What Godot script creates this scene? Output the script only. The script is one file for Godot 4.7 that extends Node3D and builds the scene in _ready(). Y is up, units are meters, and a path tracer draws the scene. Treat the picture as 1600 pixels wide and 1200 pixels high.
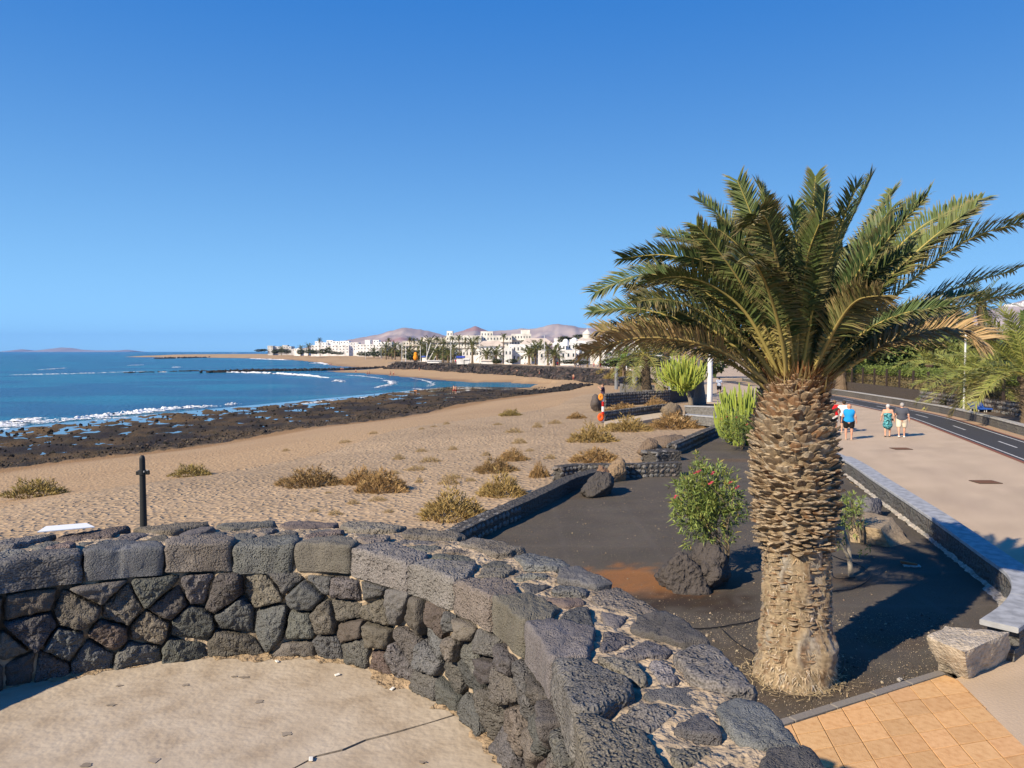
extends Node3D

# Sea level is y = 0. The eye stands on a raised terrace above the promenade (y = 4.9).
const EYE_Y := 9.2
const FOCAL := 1200.0
const TILT := 0.042474
const PROM := 4.9
const FLOOR_Y := 7.45
const WALL_TOP := 8.087
const PN := Vector2(0.9243, 0.3818)     # across the beach, towards the land (x, z)
const QN := Vector2(0.3818, -0.9243)    # along the beach, away from the terrace

var rng := RandomNumberGenerator.new()
var M := {}
var used := {}
var nz := FastNoiseLite.new()
var nz2 := FastNoiseLite.new()

func _ready() -> void:
	rng.seed = 11
	nz.seed = 5
	nz.noise_type = FastNoiseLite.TYPE_SIMPLEX_SMOOTH
	nz.frequency = 1.0
	nz.fractal_octaves = 3
	nz2.seed = 9
	nz2.noise_type = FastNoiseLite.TYPE_SIMPLEX_SMOOTH
	nz2.frequency = 1.0
	nz2.fractal_type = FastNoiseLite.FRACTAL_NONE
	# --- camera, sky, sun, exposure
	var cam := Camera3D.new()
	cam.name = "camera"
	cam.fov = 53.13
	cam.near = 0.05
	cam.far = 60000.0
	add_child(cam)
	cam.position = Vector3(0, EYE_Y, 0)
	cam.rotation = Vector3(-TILT, 0, 0)
	cam.current = true
	var sky_mat := ProceduralSkyMaterial.new()
	sky_mat.sky_top_color = Color(0.01, 0.35, 0.655)
	sky_mat.sky_horizon_color = Color(0.55, 0.765, 0.915)
	sky_mat.sky_curve = 0.14
	sky_mat.ground_horizon_color = Color(0.55, 0.765, 0.915)
	sky_mat.ground_bottom_color = Color(0.30, 0.32, 0.33)
	sky_mat.sun_angle_max = 1.0
	var sky := Sky.new()
	sky.sky_material = sky_mat
	var env := Environment.new()
	env.background_mode = Environment.BG_SKY
	env.sky = sky
	env.tonemap_mode = Environment.TONE_MAPPER_LINEAR
	env.tonemap_exposure = 1.5
	env.sdfgi_enabled = true
	env.ssao_enabled = true
	env.ssil_enabled = true
	env.fog_enabled = true
	env.fog_density = 0.000035
	env.fog_light_color = Color(0.45, 0.66, 0.95)
	var we := WorldEnvironment.new()
	we.name = "world_environment"
	we.environment = env
	add_child(we)
	var sun := DirectionalLight3D.new()
	sun.name = "sun"
	sun.light_energy = 1.6
	sun.light_color = Color(1.0, 0.935, 0.83)
	sun.light_angular_distance = 0.5
	sun.shadow_enabled = true
	add_child(sun)
	var el := deg_to_rad(33.0)
	sun.look_at_from_position(Vector3.ZERO, Vector3(cos(el) * 0.75, -sin(el), -cos(el) * 0.6614), Vector3.UP)
	make_materials()
	# --- large structure
	build_ground()
	build_sea()
	build_hills()
	build_promenade()
	build_garden()
	build_terrace()
	build_seat_wall()
	build_road_side()
	# --- objects
	build_hero_palm()
	build_garden_things()
	build_shrubs()
	build_middle_ground()
	build_right_palms()
	build_town()
	build_people()

# ------------------------------------------------------------------ helpers
func on_plane(u: float, v: float, y: float) -> Vector3:
	var d := ray(u, v)
	var t := (y - EYE_Y) / d.y
	return Vector3(d.x * t, y, d.z * t)

func at_depth(u: float, v: float, depth: float) -> Vector3:
	var d := ray(u, v)
	var t := depth / -d.z
	return Vector3(d.x * t, EYE_Y + d.y * t, -depth)

func ray(u: float, v: float) -> Vector3:
	var a := (u - 800.0) / FOCAL
	var b := -(v - 600.0) / FOCAL
	return Vector3(a, b * cos(TILT) - sin(TILT), -b * sin(TILT) - cos(TILT))

func numbered(called: String) -> String:
	if not used.has(called):
		used[called] = 0
		return called
	used[called] += 1
	return "%s_%03d" % [called, used[called]]

func thing(called: String, label: String, category: String, at := Vector3.ZERO, group := "") -> Node3D:
	var o := Node3D.new()
	o.name = numbered(called)
	add_child(o)
	o.position = at
	tag(o, label, category, group)
	return o

func tag(o: Node, label: String, category: String, group := "") -> void:
	o.set_meta("label", label)
	o.set_meta("category", category)
	if group != "":
		o.set_meta("group", group)

func obj(called: String, mesh: Mesh, m: Material, parent: Node = null) -> MeshInstance3D:
	var o := MeshInstance3D.new()
	if parent == null:
		o.name = numbered(called)
		add_child(o)
	else:
		o.name = called
		parent.add_child(o, true)
	o.mesh = mesh
	o.material_override = m
	return o

func struct(called: String, mesh: Mesh, m: Material, label := "", category := "") -> MeshInstance3D:
	var o := obj(called, mesh, m)
	o.set_meta("kind", "structure")
	if label != "":
		tag(o, label, category)
	return o

func dup(src: Node3D, at: Vector3, turn: float, size: float, label := "") -> Node3D:
	var r: Node3D = src.duplicate()
	var stem := String(src.name)
	if src.has_meta("stem"):
		stem = src.get_meta("stem")
	r.name = numbered(stem)
	add_child(r)
	r.position = at
	r.rotation.y = turn
	r.scale = Vector3.ONE * size
	if label != "":
		r.set_meta("label", label)
	return r

class Geo:
	var v := PackedVector3Array()
	var c := PackedColorArray()
	var i := PackedInt32Array()
	var t := PackedVector2Array()
	var col := Color.WHITE
	func pt(p: Vector3) -> int:
		v.append(p)
		c.append(col)
		return v.size() - 1
	func tri(a: int, b: int, d: int) -> void:
		i.append(a); i.append(b); i.append(d)
	func quad(a: int, b: int, d: int, e: int) -> void:
		i.append(a); i.append(b); i.append(d)
		i.append(a); i.append(d); i.append(e)
	func face(p: Vector3, q: Vector3, r: Vector3, s: Vector3) -> void:
		var n := v.size()
		v.append(p); v.append(q); v.append(r); v.append(s)
		c.append(col); c.append(col); c.append(col); c.append(col)
		quad(n, n + 1, n + 2, n + 3)
	func tri3(p: Vector3, q: Vector3, r: Vector3) -> void:
		var n := v.size()
		v.append(p); v.append(q); v.append(r)
		c.append(col); c.append(col); c.append(col)
		tri(n, n + 1, n + 2)
	# a box given by its centre, half sizes and basis
	func box(o: Vector3, h: Vector3, b := Basis.IDENTITY) -> void:
		var x := b.x * h.x
		var y := b.y * h.y
		var z := b.z * h.z
		face(o - x + y - z, o + x + y - z, o + x + y + z, o - x + y + z)
		face(o - x - y + z, o + x - y + z, o + x - y - z, o - x - y - z)
		face(o - x + y + z, o + x + y + z, o + x - y + z, o - x - y + z)
		face(o + x + y - z, o - x + y - z, o - x - y - z, o + x - y - z)
		face(o + x + y + z, o + x + y - z, o + x - y - z, o + x - y + z)
		face(o - x + y - z, o - x + y + z, o - x - y + z, o - x - y - z)
	# a box with its edges chamfered
	func soft_box(o: Vector3, h: Vector3, e: float, b := Basis.IDENTITY) -> void:
		var rows := [[-h.y, e], [-h.y + e, 0.0], [h.y - e, 0.0], [h.y, e]]
		var first := v.size()
		for r in rows:
			var hx: float = h.x - r[1]
			var hz: float = h.z - r[1]
			var y: float = r[0]
			for k in [[-hx + e, -hz], [hx - e, -hz], [hx, -hz + e], [hx, hz - e], [hx - e, hz], [-hx + e, hz], [-hx, hz - e], [-hx, -hz + e]]:
				pt(o + b.x * k[0] + b.y * y + b.z * k[1])
		for r in 3:
			for k in 8:
				var a: int = first + r * 8 + k
				var d: int = first + r * 8 + (k + 1) % 8
				quad(a, a + 8, d + 8, d)
		for k in range(1, 7):
			tri(first, first + k, first + k + 1)
			tri(first + 24, first + 24 + k + 1, first + 24 + k)
	# a tube along points with radii
	func tube(p: PackedVector3Array, r: PackedFloat32Array, sides := 8, cap := true) -> void:
		var first := v.size()
		var side := Vector3.RIGHT
		for k in p.size():
			var d := (p[mini(k + 1, p.size() - 1)] - p[maxi(k - 1, 0)]).normalized()
			if k == 0:
				side = d.cross(Vector3.UP if absf(d.y) < 0.9 else Vector3.RIGHT).normalized()
			side = (side - d * side.dot(d)).normalized()
			var up := d.cross(side)
			for s in sides:
				var a := TAU * s / sides
				pt(p[k] + (side * cos(a) + up * sin(a)) * r[k])
		for k in p.size() - 1:
			for s in sides:
				var a := first + k * sides + s
				var b := first + k * sides + (s + 1) % sides
				quad(a, a + sides, b + sides, b)
		if cap:
			var e := pt(p[p.size() - 1])
			var l := first + (p.size() - 1) * sides
			for s in sides:
				tri(l + s, e, l + (s + 1) % sides)
			e = pt(p[0])
			for s in sides:
				tri(first + (s + 1) % sides, e, first + s)
	func lathe(o: Vector3, prof: Array, sides := 16) -> void:
		var first := v.size()
		for pr in prof:
			for s in sides:
				var a := TAU * s / sides
				pt(o + Vector3(cos(a) * pr[0], pr[1], sin(a) * pr[0]))
		for k in prof.size() - 1:
			for s in sides:
				var a := first + k * sides + s
				var b := first + k * sides + (s + 1) % sides
				quad(a, b, b + sides, a + sides)
	func mesh(smooth := false) -> ArrayMesh:
		var arr := []
		arr.resize(Mesh.ARRAY_MAX)
		arr[Mesh.ARRAY_VERTEX] = v
		arr[Mesh.ARRAY_COLOR] = c
		arr[Mesh.ARRAY_INDEX] = i
		if t.size() == v.size() and t.size() > 0:
			arr[Mesh.ARRAY_TEX_UV] = t
		if smooth:
			var n := PackedVector3Array()
			n.resize(v.size())
			for k in range(0, i.size(), 3):
				var f := (v[i[k + 2]] - v[i[k]]).cross(v[i[k + 1]] - v[i[k]])
				n[i[k]] += f
				n[i[k + 1]] += f
				n[i[k + 2]] += f
			for k in n.size():
				n[k] = n[k].normalized() if n[k].length_squared() > 1e-20 else Vector3.UP
			arr[Mesh.ARRAY_NORMAL] = n
		var m := ArrayMesh.new()
		m.add_surface_from_arrays(Mesh.PRIMITIVE_TRIANGLES, arr)
		return m

func lin(r: float, g: float, b: float) -> Color:
	return Color(r, g, b)

func jit(c: Color, a: float) -> Color:
	var k := 1.0 + rng.randf_range(-a, a)
	return Color(c.r * k * (1.0 + rng.randf_range(-a, a) * 0.25), c.g * k, c.b * k * (1.0 + rng.randf_range(-a, a) * 0.25))

func spline(pts: Array, per: int) -> PackedVector3Array:
	var out := PackedVector3Array()
	for k in pts.size() - 1:
		var p0: Vector3 = pts[maxi(k - 1, 0)]
		var p1: Vector3 = pts[k]
		var p2: Vector3 = pts[k + 1]
		var p3: Vector3 = pts[mini(k + 2, pts.size() - 1)]
		for j in per:
			out.append(p1.cubic_interpolate(p2, p0, p3, float(j) / per))
	out.append(pts[pts.size() - 1])
	return out

# evenly spaced points along a line
func even(line: PackedVector3Array, step: float) -> PackedVector3Array:
	var out := PackedVector3Array([line[0]])
	var need := step
	for k in line.size() - 1:
		var a := line[k]
		var b := line[k + 1]
		var l := a.distance_to(b)
		var d := 0.0
		while l - d >= need:
			d += need
			out.append(a.lerp(b, d / l))
			need = step
		need -= l - d
	return out

func ntex(sd: int, freq: float, ramp: Array, size := 512, kind := FastNoiseLite.TYPE_SIMPLEX_SMOOTH, oct := 4, cell_return := FastNoiseLite.RETURN_DISTANCE) -> NoiseTexture2D:
	var n := FastNoiseLite.new()
	n.seed = sd
	n.noise_type = kind
	n.frequency = freq
	n.fractal_octaves = oct
	if kind == FastNoiseLite.TYPE_CELLULAR:
		n.cellular_return_type = cell_return
		n.fractal_type = FastNoiseLite.FRACTAL_NONE if oct <= 1 else FastNoiseLite.FRACTAL_FBM
	var t := NoiseTexture2D.new()
	t.width = size
	t.height = size
	t.seamless = true
	t.seamless_blend_skirt = 0.15
	t.noise = n
	if ramp.size() > 0:
		var g := Gradient.new()
		var offs := PackedFloat32Array()
		var cols := PackedColorArray()
		for r in ramp:
			offs.append(r[0])
			cols.append(r[1])
		g.offsets = offs
		g.colors = cols
		t.color_ramp = g
	return t

func grey(k: float) -> Color:
	return Color(k, k, k)

func mat(c: Color, rough: float, vc := false) -> StandardMaterial3D:
	var m := StandardMaterial3D.new()
	m.albedo_color = c.linear_to_srgb()
	m.roughness = rough
	m.vertex_color_use_as_albedo = vc
	m.metallic_specular = 0.3
	m.cull_mode = BaseMaterial3D.CULL_DISABLED
	return m

func tri_mat(c: Color, rough: float, tex: Texture2D, scale: float, height: Texture2D = null, cm := 1.0, vc := true) -> StandardMaterial3D:
	var m := mat(c, rough, vc)
	m.uv1_triplanar = true
	m.uv1_world_triplanar = true
	m.uv1_scale = Vector3.ONE * scale
	if tex != null:
		m.albedo_texture = tex
	if height != null:
		m.heightmap_enabled = true
		m.heightmap_texture = height
		m.heightmap_scale = cm
	return m

# a tile of vesicular lava: a grainy surface with round gas holes of many sizes
func pitted() -> ImageTexture:
	var n := 768
	var r := RandomNumberGenerator.new()
	r.seed = 8
	var h := PackedFloat32Array()
	h.resize(n * n)
	h.fill(1.0)
	for k in 5600:
		var rad := 2.4 + 3.4 * pow(r.randf(), 2.0) + (6.0 * r.randf() if k % 40 == 0 else 0.0)
		var cx := r.randf() * n
		var cy := r.randf() * n
		var sx := r.randf_range(0.7, 1.3)
		var ri := int(rad * 1.4) + 1
		for y in range(-ri, ri + 1):
			for x in range(-ri, ri + 1):
				var d := Vector2(x * sx, y / sx).length() / rad
				if d < 1.0:
					var at := posmod(int(cy) + y, n) * n + posmod(int(cx) + x, n)
					h[at] = minf(h[at], 1.0 - minf(1.0, rad * 0.15) * (1.0 - d * d * d))
	var im := Image.create(n, n, false, Image.FORMAT_L8)
	for y in n:
		for x in n:
			var g := h[y * n + x] * 0.86 + 0.14 * (0.5 + 0.5 * nz2.get_noise_2d(x * 0.16, y * 0.16))
			im.set_pixel(x, y, Color(g, g, g))
	return ImageTexture.create_from_image(im)

# a tile of trodden sand: overlapping footprints with soft rims
func trodden() -> ImageTexture:
	var n := 768
	var r := RandomNumberGenerator.new()
	r.seed = 18
	var h := PackedFloat32Array()
	h.resize(n * n)
	h.fill(0.62)
	for k in 900:
		var rad := r.randf_range(7.0, 15.0)
		var turn := r.randf_range(0.0, TAU)
		var long := r.randf_range(0.45, 0.8)
		var deep := r.randf_range(0.15, 0.45)
		var cx := int(r.randf() * n)
		var cy := int(r.randf() * n)
		var ri := int(rad * 2.4)
		for y in range(-ri, ri + 1):
			for x in range(-ri, ri + 1):
				var p := Vector2(x, y).rotated(turn)
				var d := Vector2(p.x * long, p.y).length() / rad
				if d < 1.5:
					var at := posmod(cy + y, n) * n + posmod(cx + x, n)
					if d < 1.0:
						h[at] = lerpf(h[at], 0.62 - deep, 1.0 - d * d)
					else:
						h[at] += 0.10 * (1.0 - absf(d - 1.22) / 0.28) if absf(d - 1.22) < 0.28 else 0.0
	var im := Image.create(n, n, false, Image.FORMAT_L8)
	for y in n:
		for x in n:
			var g := clampf(h[y * n + x] + 0.12 * nz2.get_noise_2d(x * 0.05, y * 0.05), 0.0, 1.0)
			im.set_pixel(x, y, Color(g, g, g))
	return ImageTexture.create_from_image(im)

func make_materials() -> void:
	var mott := ntex(3, 0.012, [[0.0, grey(0.62)], [0.5, grey(0.86)], [1.0, grey(1.0)]], 512, FastNoiseLite.TYPE_SIMPLEX_SMOOTH, 6)
	var pits := pitted()
	var grit := ntex(6, 0.09, [], 512, FastNoiseLite.TYPE_SIMPLEX_SMOOTH, 5)
	var lump := ntex(7, 0.022, [], 512, FastNoiseLite.TYPE_SIMPLEX_SMOOTH, 5)
	M.mott = mott
	var speck := ntex(5, 0.16, [[0.15, grey(0.42)], [0.4, grey(0.72)], [0.65, grey(0.9)], [0.85, Color(1, 0.97, 0.93)]], 768, FastNoiseLite.TYPE_SIMPLEX, 5)
	M.lavas = [tri_mat(Color.WHITE, 0.94, speck, 1.1, pits, 1.5), tri_mat(Color.WHITE, 0.95, speck, 0.75, pits, 1.6), tri_mat(Color.WHITE, 0.92, speck, 1.7, pits, 0.7), tri_mat(Color.WHITE, 0.95, speck, 0.85, pits, 1.8)]
	M.basalt = M.lavas[0]
	M.basalt_far = tri_mat(Color.WHITE, 0.95, speck, 0.7, lump, 8.0)
	M.mortar = tri_mat(Color.WHITE, 0.97, mott, 1.6, lump, 2.2)
	M.concrete = tri_mat(Color.WHITE, 0.93, ntex(13, 0.008, [[0.15, Color(0.88, 0.85, 0.81)], [0.45, Color(0.95, 0.93, 0.90)], [0.85, Color(1, 0.99, 0.97)]], 1024, FastNoiseLite.TYPE_SIMPLEX_SMOOTH, 7), 0.45, grit, 0.35)
	var foot := trodden()
	M.sand = tri_mat(Color.WHITE, 0.97, ntex(22, 0.03, [[0.0, Color(0.84, 0.82, 0.80)], [1.0, Color(1, 1, 1)]], 512), 0.145, foot, 9.0)
	M.picon = tri_mat(Color.WHITE, 0.95, ntex(31, 0.25, [[0.1, grey(0.55)], [0.45, grey(0.85)], [0.7, grey(1.0)], [0.9, Color(1, 0.95, 0.86)]], 1024, FastNoiseLite.TYPE_SIMPLEX, 2), 0.5, ntex(32, 0.3, [], 1024, FastNoiseLite.TYPE_SIMPLEX, 2), 0.9)
	M.paving = tri_mat(Color.WHITE, 0.9, ntex(33, 0.3, [[0.1, Color(0.70, 0.66, 0.62)], [0.45, Color(0.9, 0.88, 0.85)], [0.8, Color(1, 1, 1)]], 1024, FastNoiseLite.TYPE_SIMPLEX, 3), 0.4, grit, 0.5)
	M.asphalt = tri_mat(Color(0.092, 0.090, 0.090), 0.9, ntex(34, 0.28, [[0.1, grey(0.6)], [0.9, grey(1.0)]], 512, FastNoiseLite.TYPE_SIMPLEX, 3), 0.5, grit, 0.5, false)
	M.paint = tri_mat(Color(0.74, 0.73, 0.70), 0.8, mott, 1.0, null, 1.0, false)
	M.slab = tri_mat(Color(0.36, 0.37, 0.385), 0.8, ntex(35, 0.012, [[0.2, grey(0.84)], [0.7, grey(1.0)]], 512, FastNoiseLite.TYPE_SIMPLEX_SMOOTH, 5), 0.6, grit, 0.25, false)
	M.tile = tri_mat(Color.WHITE, 0.8, ntex(36, 0.02, [[0.1, Color(0.90, 0.86, 0.82)], [0.45, Color(0.96, 0.95, 0.93)], [0.9, Color(1, 1, 1)]], 512, FastNoiseLite.TYPE_SIMPLEX_SMOOTH, 5), 0.9, grit, 0.3)
	M.rock = tri_mat(Color.WHITE, 0.94, speck, 0.8, lump, 7.0)
	M.stone_tones = []
	for tone in [lin(0.24, 0.235, 0.225), lin(0.29, 0.277, 0.26), lin(0.26, 0.225, 0.20), lin(0.20, 0.197, 0.195)]:
		M.stone_tones.append(tri_mat(tone, 0.95, mott, 1.1, lump, 5.0, false))
	M.bark = tri_mat(Color.WHITE, 0.95, mott, 2.0, grit, 2.0)
	M.plain = mat(Color.WHITE, 0.85, true)
	M.white = tri_mat(Color(0.80, 0.79, 0.76), 0.8, mott, 0.12, null, 1.0, false)
	M.wallpaint = tri_mat(Color.WHITE, 0.85, ntex(37, 0.006, [[0.1, grey(0.86)], [0.6, grey(1.0)]], 256), 0.1)
	M.glass = mat(Color(0.035, 0.05, 0.06), 0.12, false)
	M.leaf = mat(Color.WHITE, 0.5, true)
	M.leaf.backlight = Color(0.30, 0.34, 0.12)
	M.frond = mat(Color.WHITE, 0.46, true)
	M.frond.backlight = Color(0.20, 0.22, 0.08)
	M.dry = mat(Color.WHITE, 0.9, true)
	M.dry.backlight = Color(0.2, 0.17, 0.1)
	M.metal = mat(Color(0.55, 0.56, 0.57), 0.4)
	M.metal.metallic = 0.6
	M.post = mat(Color(0.028, 0.03, 0.032), 0.42)
	M.hose = mat(Color(0.012, 0.012, 0.013), 0.5)
	var rip := ntex(41, 0.02, [], 1024, FastNoiseLite.TYPE_SIMPLEX_SMOOTH, 5)
	M.water = tri_mat(Color.WHITE, 0.2, null, 0.05, rip, 60.0)
	M.water.uv1_scale = Vector3(0.035, 0.05, 0.06)
	M.water.metallic_specular = 0.22
	M.pool = mat(Color(0.05, 0.07, 0.08), 0.06)
	M.pool.metallic_specular = 0.5
	M.foam = tri_mat(Color(0.82, 0.84, 0.85), 0.9, ntex(42, 0.03, [[0.2, grey(0.85)], [0.6, grey(1.0)]], 512), 0.2, lump, 20.0, false)
	M.skin = mat(Color(0.50, 0.27, 0.17), 0.6, false)

# ------------------------------------------------------------------ ground, sea, hills
var far_wall := PackedVector2Array([Vector2(-54, -356), Vector2(-33, -333), Vector2(-4.5, -273), Vector2(12, -240), Vector2(24, -207), Vector2(28, -187), Vector2(30, -172), Vector2(31, -150)])
var shore2 := PackedVector2Array([Vector2(-54, -356), Vector2(-72, -410), Vector2(-112, -480), Vector2(-153, -613), Vector2(-248, -849), Vector2(-335, -1004), Vector2(-470, -1130), Vector2(-640, -1250), Vector2(-700, -1500), Vector2(-500, -3000)])
var spit := PackedVector2Array([Vector2(-50, -352), Vector2(-70, -430), Vector2(-84, -382), Vector2(-103, -362), Vector2(-119, -356), Vector2(-131, -333)])

# distance to an open line; negative on its left-hand (land) side
func side_dist(line: PackedVector2Array, p: Vector2) -> float:
	var best := 1e9
	var sgn := 1.0
	for k in line.size() - 1:
		var a := line[k]
		var ab := line[k + 1] - a
		var ap := p - a
		var t := clampf(ap.dot(ab) / ab.length_squared(), 0.0, 1.0)
		var d := (ap - ab * t).length()
		if d < best - 1e-4:
			best = d
			sgn = signf(ab.cross(ap))
	return best * sgn

func beach_profile(p: float) -> float:
	var pp := [-120.0, -95.0, -88.0, -70.0, -56.0, -52.0, -25.5, -22.0, -8.0, 0.0]
	var hh := [-3.0, -2.0, 0.04, 0.29, 0.46, 0.75, 3.95, 4.25, 4.72, 4.78]
	if p <= pp[0]:
		return hh[0]
	for k in pp.size() - 1:
		if p < pp[k + 1]:
			return lerpf(hh[k], hh[k + 1], (p - pp[k]) / (pp[k + 1] - pp[k]))
	return 4.78

# [height, zone]: 0 upper flat, 1 beach slope, 2 reef, 3 bay sand, 4 land, 5 far sand, 6 spit
func ground_at(x: float, z: float) -> Array:
	var v := Vector2(x, z)
	var p := v.dot(PN) + nz2.get_noise_2d(x * 0.03, z * 0.03) * 2.5
	var q := v.dot(QN)
	var h := beach_profile(p)
	var zone := 0
	if p < -54.0:
		zone = 2
		var end := smoothstep(168.0, 186.0, q + nz2.get_noise_2d(x * 0.08, z * 0.08) * 8.0)
		h = lerpf(h, -2.0, end * clampf((-50.0 - p) * 0.2, 0.0, 1.0))
		if h > -0.4:
			h += nz.get_noise_2d(x * 0.22, z * 0.22) * 0.34 + nz2.get_noise_2d(x * 1.3, z * 1.3) * 0.12
	elif p < -25.0:
		zone = 1
	else:
		h += nz2.get_noise_2d(x * 0.12, z * 0.12) * 0.06
	if q > 140.0:
		var d := 1e9
		if z > -420.0:
			d = side_dist(far_wall, v)
			if d < 0.0 and x > -60.0:
				return [4.1, 4]
			var hb := 1.7 - d * 0.058 + nz2.get_noise_2d(x * 0.05, z * 0.05) * 0.25
			if d > 0.0 and hb > h:
				h = maxf(hb, -3.0)
				zone = 3
		var pool := Vector2((x + 5.0) / 15.0, (z + 206.0) / 24.0).length() + nz2.get_noise_2d(x * 0.1, z * 0.1) * 0.2
		if pool < 1.0 and zone != 2:
			h = lerpf(minf(h, 0.05), -0.25, smoothstep(1.0, 0.75, pool))
		if z < -330.0:
			var d2 := side_dist(shore2, v)
			if d2 > 0.0:
				var h2 := minf(3.6, d2 * 0.05) + nz2.get_noise_2d(x * 0.02, z * 0.02) * 0.2
				if h2 > h:
					h = h2
					zone = 5
	return [h, zone]

func ground_color(x: float, z: float, h: float, zone: int) -> Color:
	var p := Vector2(x, z).dot(PN)
	var a := nz.get_noise_2d(x * 0.05, z * 0.05)
	var b := nz2.get_noise_2d(x * 0.4, z * 0.4)
	var c := lin(0.50, 0.365, 0.235)
	match zone:
		0:
			c = lin(0.455, 0.335, 0.21)
			var red := smoothstep(0.12, 0.4, nz.get_noise_2d(x * 0.11 + 40.0, z * 0.11)) * smoothstep(5.0, 9.0, x) * smoothstep(-26.0, -30.0, z) * smoothstep(-44.0, -36.0, z)
			c = c.lerp(lin(0.38, 0.20, 0.16), red * 0.75)
			c *= 1.0 + a * 0.16 + b * 0.1
		1:
			c = lin(0.48, 0.335, 0.195)
			var wet := smoothstep(-47.0, -53.0, p + a * 3.0)
			c = c.lerp(lin(0.34, 0.21, 0.10), wet)
			var strip := smoothstep(0.05, 0.3, a) * 0.3
			c = c.lerp(lin(0.40, 0.27, 0.15), strip)
		2:
			var k := smoothstep(-0.25, 0.3, nz.get_noise_2d(x * 0.15 + 9.0, z * 0.1))
			c = lin(0.042, 0.035, 0.029).lerp(lin(0.10, 0.07, 0.036), k)
			var ochre := smoothstep(-74.0, -84.0, p + a * 14.0)
			c = c.lerp(lin(0.19, 0.12, 0.05), ochre * 0.6)
			var dry := smoothstep(-62.0, -56.0, p + a * 6.0) * smoothstep(-0.1, 0.4, b)
			c = c.lerp(lin(0.20, 0.15, 0.10), dry * 0.5)
		3:
			c = lin(0.52, 0.36, 0.20)
			c = c.lerp(lin(0.33, 0.22, 0.13), smoothstep(0.35, 0.1, h))
		4:
			c = lin(0.30, 0.24, 0.18)
		5:
			c = lin(0.50, 0.35, 0.20)
			c = c.lerp(lin(0.33, 0.22, 0.13), smoothstep(0.6, 0.1, h))
			c *= 1.0 + a * 0.1
	c.a = 1.0
	return c

func build_ground() -> void:
	var g := Geo.new()
	var cols := 330
	var zs := PackedFloat32Array()
	var zz := 7.0
	while zz < 1700.0:
		zs.append(zz)
		zz *= 1.0165 if zz < 420.0 else 1.03
	for far_z in [2500.0, 4500.0, 9000.0, 12000.0]:
		zs.append(far_z)
	for r in zs.size():
		for k in cols + 1:
			var a := lerpf(-0.92, 1.1, float(k) / cols)
			var x := a * zs[r]
			var z := -zs[r]
			if r == 0:
				z = 3.0
			var hz := ground_at(x, z)
			g.col = ground_color(x, z, hz[0], hz[1])
			g.pt(Vector3(x, hz[0], z))
	for r in zs.size() - 1:
		for k in cols:
			var a := r * (cols + 1) + k
			g.quad(a, a + cols + 1, a + cols + 2, a + 1)
	var o := struct("ground", g.mesh(true), M.sand, "sandy beach and land running along the bay to the town", "ground")
	o.set_meta("kind", "structure")
	# the land beside and behind the terrace
	g = Geo.new()
	for r in 31:
		for k in 41:
			var x := lerpf(-70.0, 70.0, k / 40.0)
			var z := lerpf(3.0, 60.0, r / 30.0)
			var hz := ground_at(x, z)
			g.col = ground_color(x, z, hz[0], hz[1])
			g.pt(Vector3(x, hz[0], z))
	for r in 30:
		for k in 40:
			var a := r * 41 + k
			g.quad(a, a + 1, a + 42, a + 41)
	var o2 := obj("ground_behind", g.mesh(true), M.sand, o)
	o2.set_meta("kind", "structure")
	# loose stones lying on the reef: far too many to count
	var st := []
	for k in 3:
		st.append(rock_mesh(k + 50, 9, 7, 0.35))
	for k in 3:
		var list := []
		for j in 1900:
			var q := rng.randf_range(30.0, 178.0)
			var f := rng.randf()
			var p := lerpf(-59.0, -54.5, f) if j % 3 > 0 else rng.randf_range(-88.0, -56.0)
			var w := PN * p + QN * q
			w += Vector2(rng.randf_range(-2, 2), rng.randf_range(-2, 2))
			if absf(w.x / w.y) > 0.9:
				continue
			var hz := ground_at(w.x, w.y)
			if hz[1] != 2 or hz[0] < -0.1:
				continue
			var s := rng.randf_range(0.05, 0.17) * (1.6 if j % 9 == 0 else 1.0)
			list.append([Vector3(w.x, hz[0] + s * 0.1, w.y), s, jit([lin(0.05, 0.045, 0.04), lin(0.09, 0.075, 0.06), lin(0.17, 0.13, 0.095)][j % 3], 0.3)])
		scatter("reef_rubble", st[k], list, M.rock, "loose dark stones strewn over the reef", "stones")
	# water left standing in the hollows of the reef
	g = Geo.new()
	for k in 60:
		var a0 := PN * -91.0 + QN * (20.0 + k * 2.65)
		var b0 := PN * -57.5 + QN * (20.0 + k * 2.65)
		var a1 := PN * -91.0 + QN * (22.65 + k * 2.65)
		var b1 := PN * -57.5 + QN * (22.65 + k * 2.65)
		g.face(Vector3(a0.x, 0.02, a0.y), Vector3(a1.x, 0.02, a1.y), Vector3(b1.x, 0.27, b1.y), Vector3(b0.x, 0.27, b0.y))
	struct("tide_pool_water", g.mesh(), M.pool, "still water standing in the hollows of the reef", "water")

func scatter(called: String, mesh: Mesh, list: Array, m: Material, label: String, category: String) -> MultiMeshInstance3D:
	var mm := MultiMesh.new()
	mm.transform_format = MultiMesh.TRANSFORM_3D
	mm.use_colors = true
	mm.mesh = mesh
	mm.instance_count = list.size()
	for k in list.size():
		var e: Array = list[k]
		var b := Basis.from_euler(Vector3(rng.randf_range(-0.5, 0.5), rng.randf_range(0, TAU), rng.randf_range(-0.5, 0.5)))
		mm.set_instance_transform(k, Transform3D(b.scaled(Vector3.ONE * e[1]), e[0]))
		mm.set_instance_color(k, e[2])
	var o := MultiMeshInstance3D.new()
	o.multimesh = mm
	o.material_override = m
	o.name = numbered(called)
	add_child(o)
	o.set_meta("kind", "stuff")
	tag(o, label, category)
	return o

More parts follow.
